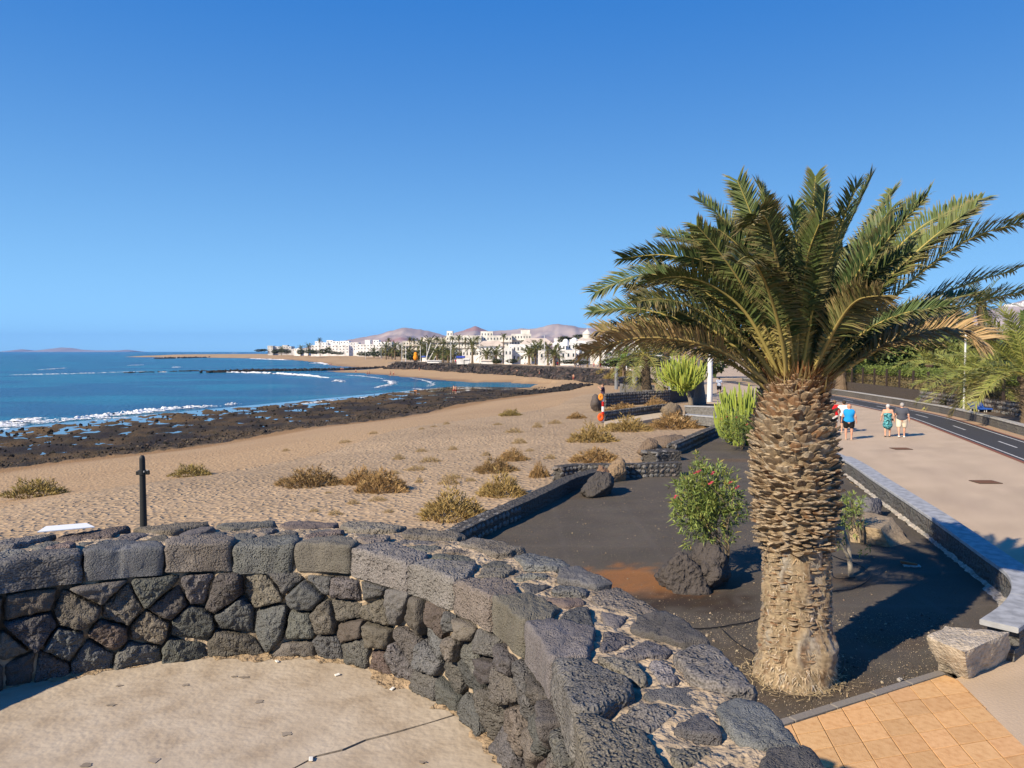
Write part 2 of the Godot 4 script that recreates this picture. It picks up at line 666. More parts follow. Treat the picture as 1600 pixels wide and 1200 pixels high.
# a rough boulder of unit size
func rock_mesh(sd: int, seg: int, rows: int, rough: float, squash := 0.75, cuts := 6) -> ArrayMesh:
	var r := RandomNumberGenerator.new()
	r.seed = sd
	var planes := []
	for k in cuts:
		planes.append([Vector3(r.randf_range(-1, 1), r.randf_range(-0.6, 1), r.randf_range(-1, 1)).normalized(), r.randf_range(0.5, 0.85)])
	var g := Geo.new()
	for j in rows + 1:
		var th := PI * j / rows
		for k in seg:
			var ph := TAU * k / seg
			var d := Vector3(sin(th) * cos(ph), cos(th), sin(th) * sin(ph))
			var l := 1.0 + nz.get_noise_3d(d.x * 1.1 + sd, d.y * 1.1, d.z * 1.1) * rough
			for pl in planes:
				var c := d.dot(pl[0])
				if c > 0.0:
					l = minf(l, pl[1] / c)
			l += nz.get_noise_3d(d.x * 4.0 + sd, d.y * 4.0, d.z * 4.0) * rough * 0.26
			if seg > 20:
				l += (0.5 - absf(nz.get_noise_3d(d.x * 1.6 + sd * 3.0, d.y * 1.6, d.z * 1.6))) * rough * 0.5 + nz2.get_noise_3d(d.x * 13.0 + sd, d.y * 13.0, d.z * 13.0) * rough * 0.08
			var w := d * l
			w.y *= squash
			g.pt(w)
	for j in rows:
		for k in seg:
			var a := j * seg + k
			var b := j * seg + (k + 1) % seg
			g.quad(a, a + seg, b + seg, b)
	# clockwise seen from outside
	for k in range(0, g.i.size(), 3):
		var s := g.i[k]
		g.i[k] = g.i[k + 1]
		g.i[k + 1] = s
	return g.mesh(seg > 10)

func build_sea() -> void:
	var g := Geo.new()
	var zs := PackedFloat32Array()
	var z := 40.0
	while z < 17000.0:
		zs.append(z)
		z *= 1.022 if z < 900.0 else 1.09
	var cols := 190
	for r in zs.size():
		for k in cols + 1:
			var a := lerpf(-1.9, 0.35, float(k) / cols)
			var x := a * zs[r]
			var w := Vector2(x, -zs[r])
			var n := nz.get_noise_2d(x * 0.012, zs[r] * 0.02)
			var n2 := nz2.get_noise_2d(x * 0.05, zs[r] * 0.09)
			# patches of sandy and of rocky sea bed show through
			var c := lin(0.003, 0.128, 0.215).lerp(lin(0.002, 0.070, 0.168), smoothstep(-0.12, 0.12, n))
			c *= 1.0 + n2 * 0.12
			c.a = 1.0
			g.col = c
			g.pt(Vector3(x, 0.0, -zs[r]))
	for r in zs.size() - 1:
		for k in cols:
			var a := r * (cols + 1) + k
			g.quad(a, a + cols + 1, a + cols + 2, a + 1)
	struct("sea", g.mesh(true), M.water, "blue green sea with small waves filling the bay", "sea")
	# breaking waves and lines of foam: [points in the bay, width, height, raggedness]
	var lines := [
		[[[-40, 672], [0, 665], [35, 658], [62, 653]], 4.5, 0.35, 0.8],
		[[[60, 662], [120, 655], [200, 652]], 1.6, 0.1, 1.0],
		[[[88, 657], [150, 651], [210, 645], [270, 639], [333, 634]], 2.6, 0.5, 0.5],
		[[[352, 633], [372, 631]], 1.0, 0.4, 0.8],
		[[[470, 631], [500, 628], [523, 624]], 1.6, 0.15, 0.7],
		[[[555, 622], [580, 620]], 1.2, 0.1, 0.9],
		[[[350, 581], [400, 582.5], [440, 584.5], [480, 587], [512, 590.5]], 3.4, 0.7, 0.4],
		[[[588, 606], [600, 603], [612, 600], [611, 596], [600, 594]], 2.2, 0.2, 1.4],
		[[[520, 596], [530, 594.5], [535, 597]], 2.0, 0.3, 0.9],
		[[[540, 586], [570, 588], [600, 592]], 1.6, 0.12, 1.0],
		[[[648, 607], [660, 609]], 1.6, 0.1, 1.0],
		[[[640, 590], [665, 595], [676, 600], [668, 604]], 1.4, 0.08, 1.0],
		[[[15, 586], [60, 585], [110, 584], [160, 582.5], [230, 580]], 3.0, 0.3, 1.3],
		[[[60, 578], [85, 576.5], [103, 575]], 2.2, 0.3, 0.9],
		[[[248, 581.5], [262, 581.5]], 2.2, 0.3, 0.9],
		[[[340, 581], [390, 583]], 2.0, 0.3, 0.9],
		[[[240, 559.8], [262, 559.3], [280, 559.6]], 10.0, 0.8, 0.8],
		[[[390, 560.3], [420, 561.4], [450, 562.6]], 9.0, 0.8, 0.6],
		[[[488, 568], [500, 567], [512, 570]], 6.0, 0.6, 0.9],
		[[[360, 551.6], [372, 551.4]], 20.0, 1.0, 0.9],
		[[[200, 571], [225, 570.2]], 2.5, 0.3, 1.0],
		[[[270, 574], [282, 573.6]], 2.5, 0.3, 1.0],
	]
	for l in lines:
		var pts := []
		for e in l[0]:
			pts.append(on_plane(e[0], e[1], 0.06))
		var path := spline(pts, 30)
		g = Geo.new()
		var n := path.size()
		# several broken strands beside one another
		for strand in 4:
			var sd: float = l[0][0][1] + strand * 17.0
			var shift: float = (strand - 1.2) * l[1] * 0.3
			var first := g.v.size()
			for k in n:
				var d := (path[mini(k + 1, n - 1)] - path[maxi(k - 1, 0)]).normalized()
				var s := Vector3(-d.z, 0, d.x)
				var f := float(k) / (n - 1)
				var taper := pow(sin(PI * clampf(f, 0.02, 0.98)), 0.5)
				var half: float = l[1] * (0.34 if strand == 1 else 0.2) * taper
				var wl: float = half * maxf(0.03, 0.5 + 1.5 * nz.get_noise_2d(k * 0.35, sd))
				var wr: float = half * maxf(0.03, 0.5 + 1.5 * nz.get_noise_2d(k * 0.4, sd + 50.0))
				var top: float = l[2] * taper * (0.7 + 0.5 * nz2.get_noise_2d(k * 0.7, sd)) * (1.0 if strand == 1 else 0.25)
				var at: Vector3 = path[k] + s * (shift + l[1] * 0.35 * nz2.get_noise_2d(k * 0.12, sd + 9.0)) + Vector3.UP * 0.01 * strand
				g.pt(at - s * wl)
				g.pt(at - s * wl * 0.4 + Vector3.UP * top)
				g.pt(at + s * wr * 0.3 + Vector3.UP * top * 0.7)
				g.pt(at + s * wr)
			for k in n - 1:
				if nz2.get_noise_2d(k * 0.3, sd + 99.0) < (-0.55 if strand == 1 else 0.05) + 0.3 * (l[3] - 0.5):
					continue
				for j in 3:
					var a := first + k * 4 + j
					g.quad(a, a + 4, a + 5, a + 1)
		if g.i.size() == 0:
			continue
		var o := obj("wave_foam", g.mesh(true), M.foam)
		o.set_meta("kind", "stuff")
		tag(o, "white foam of a wave breaking on the sea", "foam", "wave foam on the water")

func build_hills() -> void:
	var ridge := [[445, 549], [462, 547], [475, 543.5], [490, 540], [505, 537], [530, 534], [550, 530], [565, 527], [590, 523], [610, 517], [632, 512], [655, 514.5], [670, 517], [685, 521], [697, 525], [712, 519.5], [722, 517], [735, 512.5], [743, 509.5], [752, 513], [765, 517.5], [785, 516.5], [800, 515.5], [815, 513], [830, 514], [845, 511.5], [857, 508], [870, 506], [880, 507.5], [895, 509], [907, 512], [918, 513], [930, 511], [945, 510], [970, 511], [985, 512.5], [1010, 512], [1060, 515], [1120, 514], [1220, 512], [1320, 506], [1420, 500], [1500, 494], [1545, 484], [1580, 474], [1620, 463], [1700, 460], [1900, 470], [2100, 480]]
	var dist := 5000.0
	var us := []
	var k := 0
	var u := 445.0
	while u < 2100.0:
		while k < ridge.size() - 2 and ridge[k + 1][0] < u:
			k += 1
		var f: float = (u - ridge[k][0]) / (ridge[k + 1][0] - ridge[k][0])
		f = f * f * (3.0 - 2.0 * f) * 0.5 + f * 0.5
		us.append([u, lerpf(ridge[k][1], ridge[k + 1][1], clampf(f, 0.0, 1.0)) + nz2.get_noise_1d(u * 0.12) * 0.5])
		u += 3.0 if u < 1100.0 else 6.0
	var g := Geo.new()
	var rows := 26
	for j in rows:
		var f := float(j) / (rows - 1)
		for e in us:
			var d := dist * (0.72 + 0.28 * f)
			var top := at_depth(e[0], e[1], dist)
			var dir := top * (d / dist)
			var x := dir.x
			var prof := pow(f, 1.25)
			var gully := nz.get_noise_2d(x * 0.0035, d * 0.0011) * 0.30 + nz.get_noise_2d(x * 0.011, d * 0.0035) * 0.12
			var y := -5.0 + (top.y + 5.0) * clampf(prof + gully * (1.0 - f) * f * 3.0, 0.0, 1.2)
			var a := nz.get_noise_2d(x * 0.0016 + 7.0, d * 0.002)
			var c := lin(0.33, 0.265, 0.245).lerp(lin(0.43, 0.36, 0.32), smoothstep(-0.2, 0.4, a))
			c = c.lerp(lin(0.32, 0.19, 0.17), smoothstep(0.1, 0.4, nz.get_noise_2d(x * 0.0012, d * 0.001 + 80.0)))
			g.col = c
			g.pt(Vector3(x, y, -d))
	for e in us:
		var top := at_depth(e[0], e[1], dist)
		g.pt(Vector3(top.x * 1.25, -5.0, -dist * 1.25))
	for j in rows:
		for q in us.size() - 1:
			var a: int = j * us.size() + q
			g.quad(a, a + us.size(), a + us.size() + 1, a + 1)
	struct("hills", g.mesh(true), mat(Color.WHITE, 0.97, true), "bare mauve brown volcanic hills behind the town", "hills")
	# islands on the sea horizon
	for isl in [[[[18, 549], [26, 547.2], [34, 545.6], [42, 546.4], [50, 549]], "small low island far out on the sea horizon"], [[[52, 549], [64, 547.4], [80, 544.8], [95, 543], [112, 543.6], [126, 546.2], [150, 547.6], [185, 547.4], [198, 546.4], [210, 549]], "long low island far out on the sea horizon"]]:
		g = Geo.new()
		var n: int = isl[0].size()
		for j in 3:
			for e in isl[0]:
				var t := at_depth(e[0], e[1], 13000.0)
				g.col = lin(0.30, 0.28, 0.29)
				g.pt(Vector3(t.x, (t.y if j == 1 else -10.0), -13000.0 + (j - 1) * -600.0))
		for j in 2:
			for q in n - 1:
				var a := j * n + q
				g.quad(a, a + n, a + n + 1, a + 1)
		struct("island", g.mesh(), mat(Color.WHITE, 0.97, true), isl[1], "island")

# ------------------------------------------------------------------ promenade, garden, terrace
func sheet(poly: PackedVector2Array, y: float, g: Geo) -> void:
	var t := Geometry2D.triangulate_polygon(poly)
	var first := g.v.size()
	for p in poly:
		g.pt(Vector3(p.x, y, p.y))
	for k in range(0, t.size(), 3):
		var a := poly[t[k]]
		var b := poly[t[k + 1]]
		var c := poly[t[k + 2]]
		if (b - a).cross(c - a) > 0.0:
			g.tri(first + t[k], first + t[k + 1], first + t[k + 2])
		else:
			g.tri(first + t[k], first + t[k + 2], first + t[k + 1])

# a flat piece with vertical sides: polygon in (x, z), its top and its depth
func plate(poly: PackedVector2Array, y: float, depth: float, g: Geo, bevel := 0.0) -> void:
	var n := poly.size()
	var area := 0.0
	for k in n:
		area += poly[k].cross(poly[(k + 1) % n])
	var top := poly
	if bevel > 0.0:
		var ins := Geometry2D.offset_polygon(poly, -bevel, Geometry2D.JOIN_MITER)
		if ins.size() > 0 and ins[0].size() == n:
			# keep the vertices in step with the outline
			var best := 0
			for k in n:
				if ins[0][k].distance_to(poly[0]) < ins[0][best].distance_to(poly[0]):
					best = k
			top = PackedVector2Array()
			for k in n:
				top.append(ins[0][(best + k) % n])
			var a2 := 0.0
			for k in n:
				a2 += top[k].cross(top[(k + 1) % n])
			if signf(a2) != signf(area):
				top = poly
	sheet(top, y, g)
	for k in n:
		var j := (k + 1) % n
		var a := Vector3(poly[k].x, y - bevel, poly[k].y)
		var b := Vector3(poly[j].x, y - bevel, poly[j].y)
		var d := Vector3.DOWN * depth
		var ta := Vector3(top[k].x, y, top[k].y)
		var tb := Vector3(top[j].x, y, top[j].y)
		if area < 0.0:
			g.face(b, a, a + d, b + d)
			if bevel > 0.0:
				g.face(tb, ta, a, b)
		else:
			g.face(a, b, b + d, a + d)
			if bevel > 0.0:
				g.face(ta, tb, b, a)

func build_promenade() -> void:
	var left := [[4.5, 3.0, 4.92], [4.9, -8.0, 4.92], [5.5, -9.7, 4.92], [6.7, -10.4, 4.92], [8.3, -12.0, 4.92], [9.1, -14.1, 4.92], [9.9, -17.7, 4.92], [11.0, -22.7, 4.92], [11.9, -27.0, 4.92], [12.6, -33.0, 4.92], [13.1, -43.0, 4.92], [13.6, -50.0, 4.92], [15.2, -60.0, 4.92], [17.0, -72.0, 4.90], [18.5, -88.0, 4.82], [20.0, -105.0, 4.68], [24.0, -130.0, 4.45], [29.5, -172.0, 4.22], [28.5, -187.0, 4.2], [24.5, -207.0, 4.2], [12.5, -240.0, 4.2], [-4.0, -273.0, 4.2], [-32.5, -333.0, 4.2], [-53.0, -356.0, 4.2], [-60.0, -420.0, 4.2], [-75.0, -560.0, 4.2]]
	var dense := []
	for k in left.size() - 1:
		var parts := maxi(1, int(absf(left[k + 1][1] - left[k][1]) / 0.8)) if left[k][1] > -75.0 else 1
		for j in parts:
			var f := float(j) / parts
			dense.append([lerpf(left[k][0], left[k + 1][0], f), lerpf(left[k][1], left[k + 1][1], f), lerpf(left[k][2], left[k + 1][2], f)])
	dense.append(left[left.size() - 1])
	left = dense
	var g := Geo.new()
	for e in left:
		for k in 81:
			var f := k / 80.0
			var right := 60.0 + absf(e[1]) * 0.9
			var x := lerpf(e[0], right, f * f)
			var worn := smoothstep(0.15, 0.45, nz.get_noise_2d(x * 0.22 + 30.0, e[1] * 0.22))
			g.col = lin(0.60, 0.48, 0.355).lerp(lin(0.45, 0.36, 0.275), worn * 0.35) * (1.0 + nz.get_noise_2d(x * 0.6, e[1] * 0.6) * 0.16)
			g.pt(Vector3(x, e[2], e[1]))
	for r in left.size() - 1:
		for k in 80:
			var a := r * 81 + k
			g.quad(a, a + 81, a + 82, a + 1)
	struct("promenade", g.mesh(true), M.paving, "wide beige washed pebble promenade beside the cycle path", "promenade")
	# iron covers let into the paving
	for e in [[1408, 701, 1.0], [1540, 753, 1.0]]:
		var c := on_plane(e[0], e[1], 4.935)
		var t := thing("manhole_cover", "rusty square cover let into the beige paving", "cover", c, "covers in the promenade")
		g = Geo.new()
		g.col = lin(0.16, 0.075, 0.04)
		g.soft_box(Vector3.ZERO, Vector3(0.33, 0.012, 0.26), 0.008)
		obj("plate", g.mesh(), M.plain, t)
		g = Geo.new()
		g.col = lin(0.09, 0.06, 0.045)
		for s in [-1, 1]:
			g.box(Vector3(s * 0.355, 0.0, 0), Vector3(0.022, 0.01, 0.3))
			g.box(Vector3(0, 0.0, s * 0.282), Vector3(0.332, 0.01, 0.02))
		obj("frame", g.mesh(), M.plain, t)

func in_blob(x: float, z: float, c: Vector2, rx: float, rz: float, sd: float) -> float:
	var d := Vector2((x - c.x) / rx, (z - c.y) / rz).length()
	d += nz.get_noise_2d(x * 0.9 + sd, z * 0.9) * 0.45 + nz2.get_noise_2d(x * 4.0, z * 4.0 + sd) * 0.3
	return smoothstep(1.0, 0.35, d)

func build_garden() -> void:
	var poly := PackedVector2Array([Vector2(-4.2, -4.0), Vector2(-4.0, -8.0), Vector2(-2.6, -13.0), Vector2(-0.95, -17.28), Vector2(-0.1, -19.25), Vector2(0.8, -21.27), Vector2(1.9, -23.85), Vector2(2.9, -24.75), Vector2(4.9, -28.2), Vector2(8.2, -36.2), Vector2(11.9, -43.3), Vector2(13.1, -43.3), Vector2(12.5, -33.0), Vector2(11.6, -27.0), Vector2(9.8, -18.5), Vector2(9.1, -14.5), Vector2(8.4, -12.5), Vector2(6.5, -10.4), Vector2(5.8, -10.0), Vector2(3.2, -8.66), Vector2(1.6, -7.75), Vector2(1.5, -4.0)])
	var g := Geo.new()
	var step := 0.16
	var nx := int(18.0 / step)
	var ny := int(40.0 / step)
	var index := PackedInt32Array()
	index.resize((nx + 1) * (ny + 1))
	index.fill(-1)
	for j in ny:
		for k in nx:
			var x := -4.4 + k * step
			var z := -3.9 - j * step
			if not Geometry2D.is_point_in_polygon(Vector2(x + step * 0.5, z - step * 0.5), poly):
				continue
			var ids := []
			for o in [[0, 0], [0, 1], [1, 1], [1, 0]]:
				var at: int = (j + o[1]) * (nx + 1) + k + o[0]
				if index[at] < 0:
					var px: float = -4.4 + (k + o[0]) * step
					var pz: float = -3.9 - (j + o[1]) * step
					var c := lin(0.145, 0.125, 0.102) * (1.0 + nz.get_noise_2d(px * 0.5, pz * 0.5) * 0.18)
					c = c.lerp(lin(0.42, 0.185, 0.065), in_blob(px, pz, Vector2(2.5, -14.3), 1.5, 1.3, 0.0) * 0.85)
					c = c.lerp(lin(0.055, 0.035, 0.024), in_blob(px, pz, Vector2(3.1, -13.1), 1.5, 0.75, 20.0) * 0.8)
					c = c.lerp(lin(0.17, 0.125, 0.08), in_blob(px, pz, Vector2(3.8, -9.8), 1.5, 1.1, 40.0) * 0.75)
					c = c.lerp(lin(0.135, 0.105, 0.075), in_blob(px, pz, Vector2(2.4, -10.0), 1.6, 1.6, 50.0) * 0.7)
					c = c.lerp(lin(0.15, 0.11, 0.075), in_blob(px, pz, Vector2(5.6, -11.2), 0.9, 0.5, 60.0) * 0.6)
					c = c.lerp(lin(0.20, 0.13, 0.075), in_blob(px, pz, Vector2(9.2, -30.2), 2.6, 0.7, 70.0) * 0.6)
					c = c.lerp(lin(0.12, 0.085, 0.055), in_blob(px, pz, Vector2(6.2, -14.3), 0.9, 0.6, 80.0) * 0.8)
					c = c.lerp(lin(0.11, 0.08, 0.055), in_blob(px, pz, Vector2(2.0, -22.8), 1.2, 0.7, 90.0) * 0.5)
					g.col = c
					var bed := nz.get_noise_2d(px * 0.9, pz * 0.9) * 0.022
					index[at] = g.pt(Vector3(px, 4.89 + bed, pz))
				ids.append(index[at])
			g.quad(ids[0], ids[1], ids[2], ids[3])
	struct("garden_gravel", g.mesh(true), M.picon, "dark volcanic gravel bed round the big palm", "gravel")
	# kerb between gravel and tiled path
	var a := Vector3(2.0, 4.93, -8.08)
	var b := Vector3(5.72, 4.93, -10.04)
	var d := (b - a).normalized()
	var kb := thing("path_kerb", "narrow grey stone kerb between gravel and orange tiles", "kerb", a)
	var n := 6
	for k in n:
		g = Geo.new()
		g.col = jit(lin(0.27, 0.255, 0.24), 0.06)
		var l := a.distance_to(b) / n
		g.soft_box(d * (l * (k + 0.5)) + Vector3(0, -0.03, 0), Vector3(l * 0.5 - 0.004, 0.05, 0.055), 0.01, Basis(d, Vector3.UP, d.cross(Vector3.UP)))
		obj("kerb_stone", g.mesh(), M.paving, kb)
	# orange tiles, each a piece of its own, over a bed of mortar
	var path := PackedVector2Array([Vector2(2.06, -8.0), Vector2(5.70, -9.94), Vector2(5.78, -9.8), Vector2(5.53, -8.12), Vector2(4.8, -3.0), Vector2(2.06, -3.0)])
	g = Geo.new()
	g.col = lin(0.17, 0.11, 0.065)
	sheet(path, 4.934, g)
	var tp := struct("tiled_path", g.mesh(), M.mortar, "path of square orange tiles beside the gravel bed", "path")
	var ax := Vector2(-0.14, 0.99)
	var bx := Vector2(0.962, -0.272)
	var org := Vector2(3.57, -8.83)
	for i in range(-6, 9):
		for j in range(-3, 14):
			var o := org + bx * 0.372 * i + ax * 0.368 * j
			var e := 0.006
			var q := PackedVector2Array([o + (ax + bx) * e, o + bx * (0.372 - e) + ax * e, o + bx * (0.372 - e) + ax * (0.368 - e), o + ax * (0.368 - e) + bx * e])
			var r := Geometry2D.intersect_polygons(q, path)
			if r.size() == 0 or r[0].size() < 3:
				continue
			g = Geo.new()
			g.col = jit(lin(0.64, 0.385, 0.185), 0.09)
			plate(r[0], 4.945 + rng.randf_range(-0.0015, 0.0015), 0.02, g, 0.004)
			obj("tile", g.mesh(), M.tile, tp)

# ---- the round terrace
var wl := PackedVector3Array()      # inner edge of the wall, seen from above
var wn := PackedVector3Array()      # outward directions
const WSTEP := 0.04

func wall_at(s: float, w: float, y: float) -> Vector3:
	var f := clampf(s / WSTEP, 0.0, wl.size() - 1.001)
	var k := int(f)
	f -= k
	var p := wl[k].lerp(wl[k + 1], f)
	var n := wn[k].lerp(wn[k + 1], f)
	return Vector3(p.x + n.x * w, y, p.z + n.z * w)

func wall_thick(s: float, total: float) -> float:
	return lerpf(0.88, 0.625, smoothstep(3.6, 6.5, s))

func voronoi(sites: Array, lo: Vector2, hi: Vector2) -> Array:
	var cells := []
	for a in sites.size():
		var p: Vector2 = sites[a]
		var poly := PackedVector2Array([lo, Vector2(hi.x, lo.y), hi, Vector2(lo.x, hi.y)])
		for b in sites.size():
			if b == a:
				continue
			var q: Vector2 = sites[b]
			if p.distance_squared_to(q) > 1.0:
				continue
			var mid := (p + q) * 0.5
			var nn := (q - p)
			var out := PackedVector2Array()
			for k in poly.size():
				var u := poly[k]
				var v := poly[(k + 1) % poly.size()]
				var du := (u - mid).dot(nn)
				var dv := (v - mid).dot(nn)
				if du <= 0.0:
					out.append(u)
				if (du < 0.0 and dv > 0.0) or (du > 0.0 and dv < 0.0):
					out.append(u.lerp(v, du / (du - dv)))
			poly = out
			if poly.size() < 3:
				break
		cells.append(poly)
	return cells

# a stone from an outline: rings = [scale, out]; place turns (a, b, out) into a point
func stone(poly: PackedVector2Array, gap: float, rings: Array, place: Callable, amp: float, count: int, sharp: float, sd: float, base: Color) -> ArrayMesh:
	var ins := Geometry2D.offset_polygon(poly, -gap, Geometry2D.JOIN_MITER)
	if ins.size() == 0:
		return null
	var q: PackedVector2Array = ins[0]
	var cen := Vector2.ZERO
	for p in q:
		cen += p
	cen /= q.size()
	var rad := PackedFloat32Array()
	for k in count:
		var d := Vector2.from_angle(TAU * k / count)
		var best := 1e9
		for j in q.size():
			var a := q[j] - cen
			var e := q[(j + 1) % q.size()] - q[j]
			var den := d.cross(e)
			if absf(den) < 1e-9:
				continue
			var t := a.cross(e) / den
			var f := a.cross(d) / den
			if t > 0.0 and f >= -0.001 and f <= 1.001:
				best = minf(best, t)
		rad.append(best if best < 1e8 else 0.02)
	# round the corners a little
	for pas in 2:
		var nr := rad.duplicate()
		for k in count:
			var av := (rad[(k + count - 1) % count] + rad[(k + 1) % count]) * 0.5
			nr[k] = minf(rad[k], lerpf(av, rad[k], sharp))
		rad = nr
	var g := Geo.new()
	for r in rings:
		for k in count:
			var d := Vector2.from_angle(TAU * k / count)
			var w: float = rad[k] * r[0]
			w *= 1.0 + nz2.get_noise_3d(d.x * 1.5 + sd, d.y * 1.5, r[1] * 12.0) * 0.07
			var ab := cen + d * w
			var o: float = r[1]
			var rough := nz.get_noise_3d(ab.x * 7.0 + sd * 3.0, ab.y * 7.0, sd + r[1] * 6.0) * amp + nz2.get_noise_3d(ab.x * 30.0, ab.y * 30.0, sd + r[1] * 24.0) * amp * 0.6
			if r[0] < 0.99:
				o += rough
			else:
				ab += d * rough * 0.6
			var tone := 1.0 + nz.get_noise_3d(ab.x * 4.0 + sd, ab.y * 4.0, 9.0) * 0.34
			g.col = Color(base.r * tone, base.g * tone, base.b * tone)
			g.pt(place.call(ab.x, ab.y, o))
	for j in rings.size() - 1:
		for k in count:
			var a := j * count + k
			var b := j * count + (k + 1) % count
			g.quad(a, b, b + count, a + count)
	g.pt(place.call(cen.x, cen.y, rings[rings.size() - 1][1] + nz.get_noise_2d(sd, 3.0) * amp))
	var last := (rings.size() - 1) * count
	for k in count:
		g.tri(last + k, last + (k + 1) % count, g.v.size() - 1)
	# make the outside face out
	var o3: Vector3 = place.call(cen.x, cen.y, 0.0)
	var up: Vector3 = place.call(cen.x, cen.y, 0.1)
	var f := (g.v[last + 2] - g.v[g.v.size() - 1]).cross(g.v[last] - g.v[g.v.size() - 1])
	if f.dot(up - o3) < 0.0:
		for k in range(0, g.i.size(), 3):
			var s := g.i[k]
			g.i[k] = g.i[k + 1]
			g.i[k + 1] = s
	return g.mesh(true)

func basalt_tone() -> Color:
	var r := rng.randf()
	if r < 0.08:
		return jit(lin(0.17, 0.137, 0.125), 0.12)
	if r < 0.34:
		return jit(lin(0.20, 0.18, 0.155), 0.18)
	return jit(lin(0.162, 0.159, 0.156), 0.28)

func build_terrace() -> void:
	var inner := [Vector3(-3.35, 0, 1.6), Vector3(-3.35, 0, 0.2), Vector3(-3.36, 0, -1.2), Vector3(-3.22, 0, -2.35), Vector3(-2.92, 0, -3.2), Vector3(-2.5, 0, -3.70), Vector3(-2.04, 0, -3.97), Vector3(-1.61, 0, -4.10), Vector3(-1.15, 0, -4.10), Vector3(-0.82, 0, -3.98), Vector3(-0.51, 0, -3.76), Vector3(-0.24, 0, -3.44), Vector3(-0.02, 0, -3.06), Vector3(0.11, 0, -2.70), Vector3(0.17, 0, -2.3), Vector3(0.20, 0, -1.85), Vector3(0.27, 0, -1.1), Vector3(0.40, 0, -0.3), Vector3(0.6, 0, 1.0)]
	for k in inner.size():
		inner[k] *= 1.06
	wl = even(spline(inner, 12), WSTEP)
	for k in wl.size():
		var d := (wl[mini(k + 3, wl.size() - 1)] - wl[maxi(k - 3, 0)]).normalized()
		wn.append(Vector3(d.z, 0, -d.x))
	var total := (wl.size() - 1) * WSTEP
	# floor: two concrete slabs with a crack between them
	var crack := [Vector2(-0.36, -3.36), Vector2(-0.50, -3.27), Vector2(-0.62, -3.20), Vector2(-0.70, -3.12), Vector2(-0.80, -3.07), Vector2(-0.87, -2.98), Vector2(-0.98, -2.9), Vector2(-1.15, -2.8), Vector2(-1.5, -2.55), Vector2(-2.2, -2.2), Vector2(-3.6, -1.5)]
	var slab_a := PackedVector2Array()
	var slab_b := PackedVector2Array()
	slab_a.append(Vector2(-0.1, -3.76))
	slab_b.append(Vector2(-0.1, -3.745))
	for p0 in crack:
		var p: Vector2 = p0 * 1.06
		slab_a.append(p + Vector2(rng.randf_range(-0.006, 0.006), -0.0045))
		slab_b.append(p + Vector2(rng.randf_range(-0.006, 0.006), 0.0045))
	slab_a.append_array(PackedVector2Array([Vector2(-3.8, -4.6), Vector2(0.3, -4.6)]))
	slab_b.append_array(PackedVector2Array([Vector2(-3.8, 3.0), Vector2(0.9, 3.0), Vector2(0.5, -1.0), Vector2(0.3, -2.5)]))
	var g := Geo.new()
	g.col = lin(0.47, 0.405, 0.325)
	plate(slab_a, FLOOR_Y, 0.08, g)
	plate(slab_b, FLOOR_Y - 0.003, 0.08, g)
	var fl := struct("terrace_floor", g.mesh(), M.concrete, "pale stained concrete floor inside the curved lava wall", "floor")
	g = Geo.new()
	g.col = lin(0.10, 0.075, 0.05)
	plate(PackedVector2Array([Vector2(-3.9, -4.7), Vector2(0.4, -4.7), Vector2(0.9, 3.0), Vector2(-3.9, 3.0)]), FLOOR_Y - 0.05, 2.6, g)
	obj("floor_base", g.mesh(), M.mortar, fl)
	for e in [[175, 1101, 0.022, 0.008], [382, 1058, 0.03, 0.008], [366, 1057, 0.018, 0.006], [405, 1096, 0.02, 0.010], [447, 1146, 0.024, 0.012], [290, 1070, 0.018, 0.008], [240, 1188, 0.02, 0.012], [660, 1190, 0.016, 0.006], [187, 1071, 0.02, 0.006], [135, 1195, 0.02, 0.01]]:
		var c := on_plane(e[0], e[1], FLOOR_Y + 0.003)
		g = Geo.new()
		var dark := rng.randf_range(0.4, 1.0)
		g.col = lin(0.22, 0.18, 0.14).lerp(lin(0.38, 0.325, 0.26), 1.0 - dark)
		var rim := []
		var turn := rng.randf_range(-0.4, 0.4)
		var mid := g.pt(c)
		for k in 14:
			var t := TAU * k / 14
			var r := 1.0 + rng.randf_range(-0.35, 0.35)
			rim.append(g.pt(c + Vector3(cos(t) * e[2] * r, 0, sin(t) * e[3] * 1.8 * r).rotated(Vector3.UP, turn)))
		for k in 14:
			g.tri(mid, rim[k], rim[(k + 1) % 14])
		obj("stain", g.mesh(), M.plain, fl)
	# sand blown against the foot of the wall
	g = Geo.new()
	for k in range(70, wl.size()):
		var s := k * WSTEP
		var wide := maxf(0.0, 0.06 + 0.10 * nz.get_noise_1d(s * 2.3) + 0.04 * nz2.get_noise_1d(s * 14.0))
		g.col = jit(lin(0.47, 0.345, 0.215), 0.07)
		g.pt(wall_at(s, 0.05, FLOOR_Y + 0.012 + wide * 0.08))
		g.pt(wall_at(s, -wide * 0.5, FLOOR_Y + 0.006 + 0.004 * nz2.get_noise_1d(s * 9.0)))
		g.pt(wall_at(s, -wide, FLOOR_Y + 0.0015))
	for k in wl.size() - 71:
		for j in 2:
			var a := k * 3 + j
			g.quad(a, a + 1, a + 4, a + 3)
	var drift := obj("sand_drift", g.mesh(true), M.mortar, fl)
	drift.set_meta("kind", "stuff")
	# wall: a mortar core with every stone set into it
	var wall := thing("terrace_wall", "thick curved wall of dark lava stones in cream mortar", "wall")
	g = Geo.new()
	var cream := lin(0.52, 0.41, 0.285)
	var dim := lin(0.13, 0.11, 0.09)
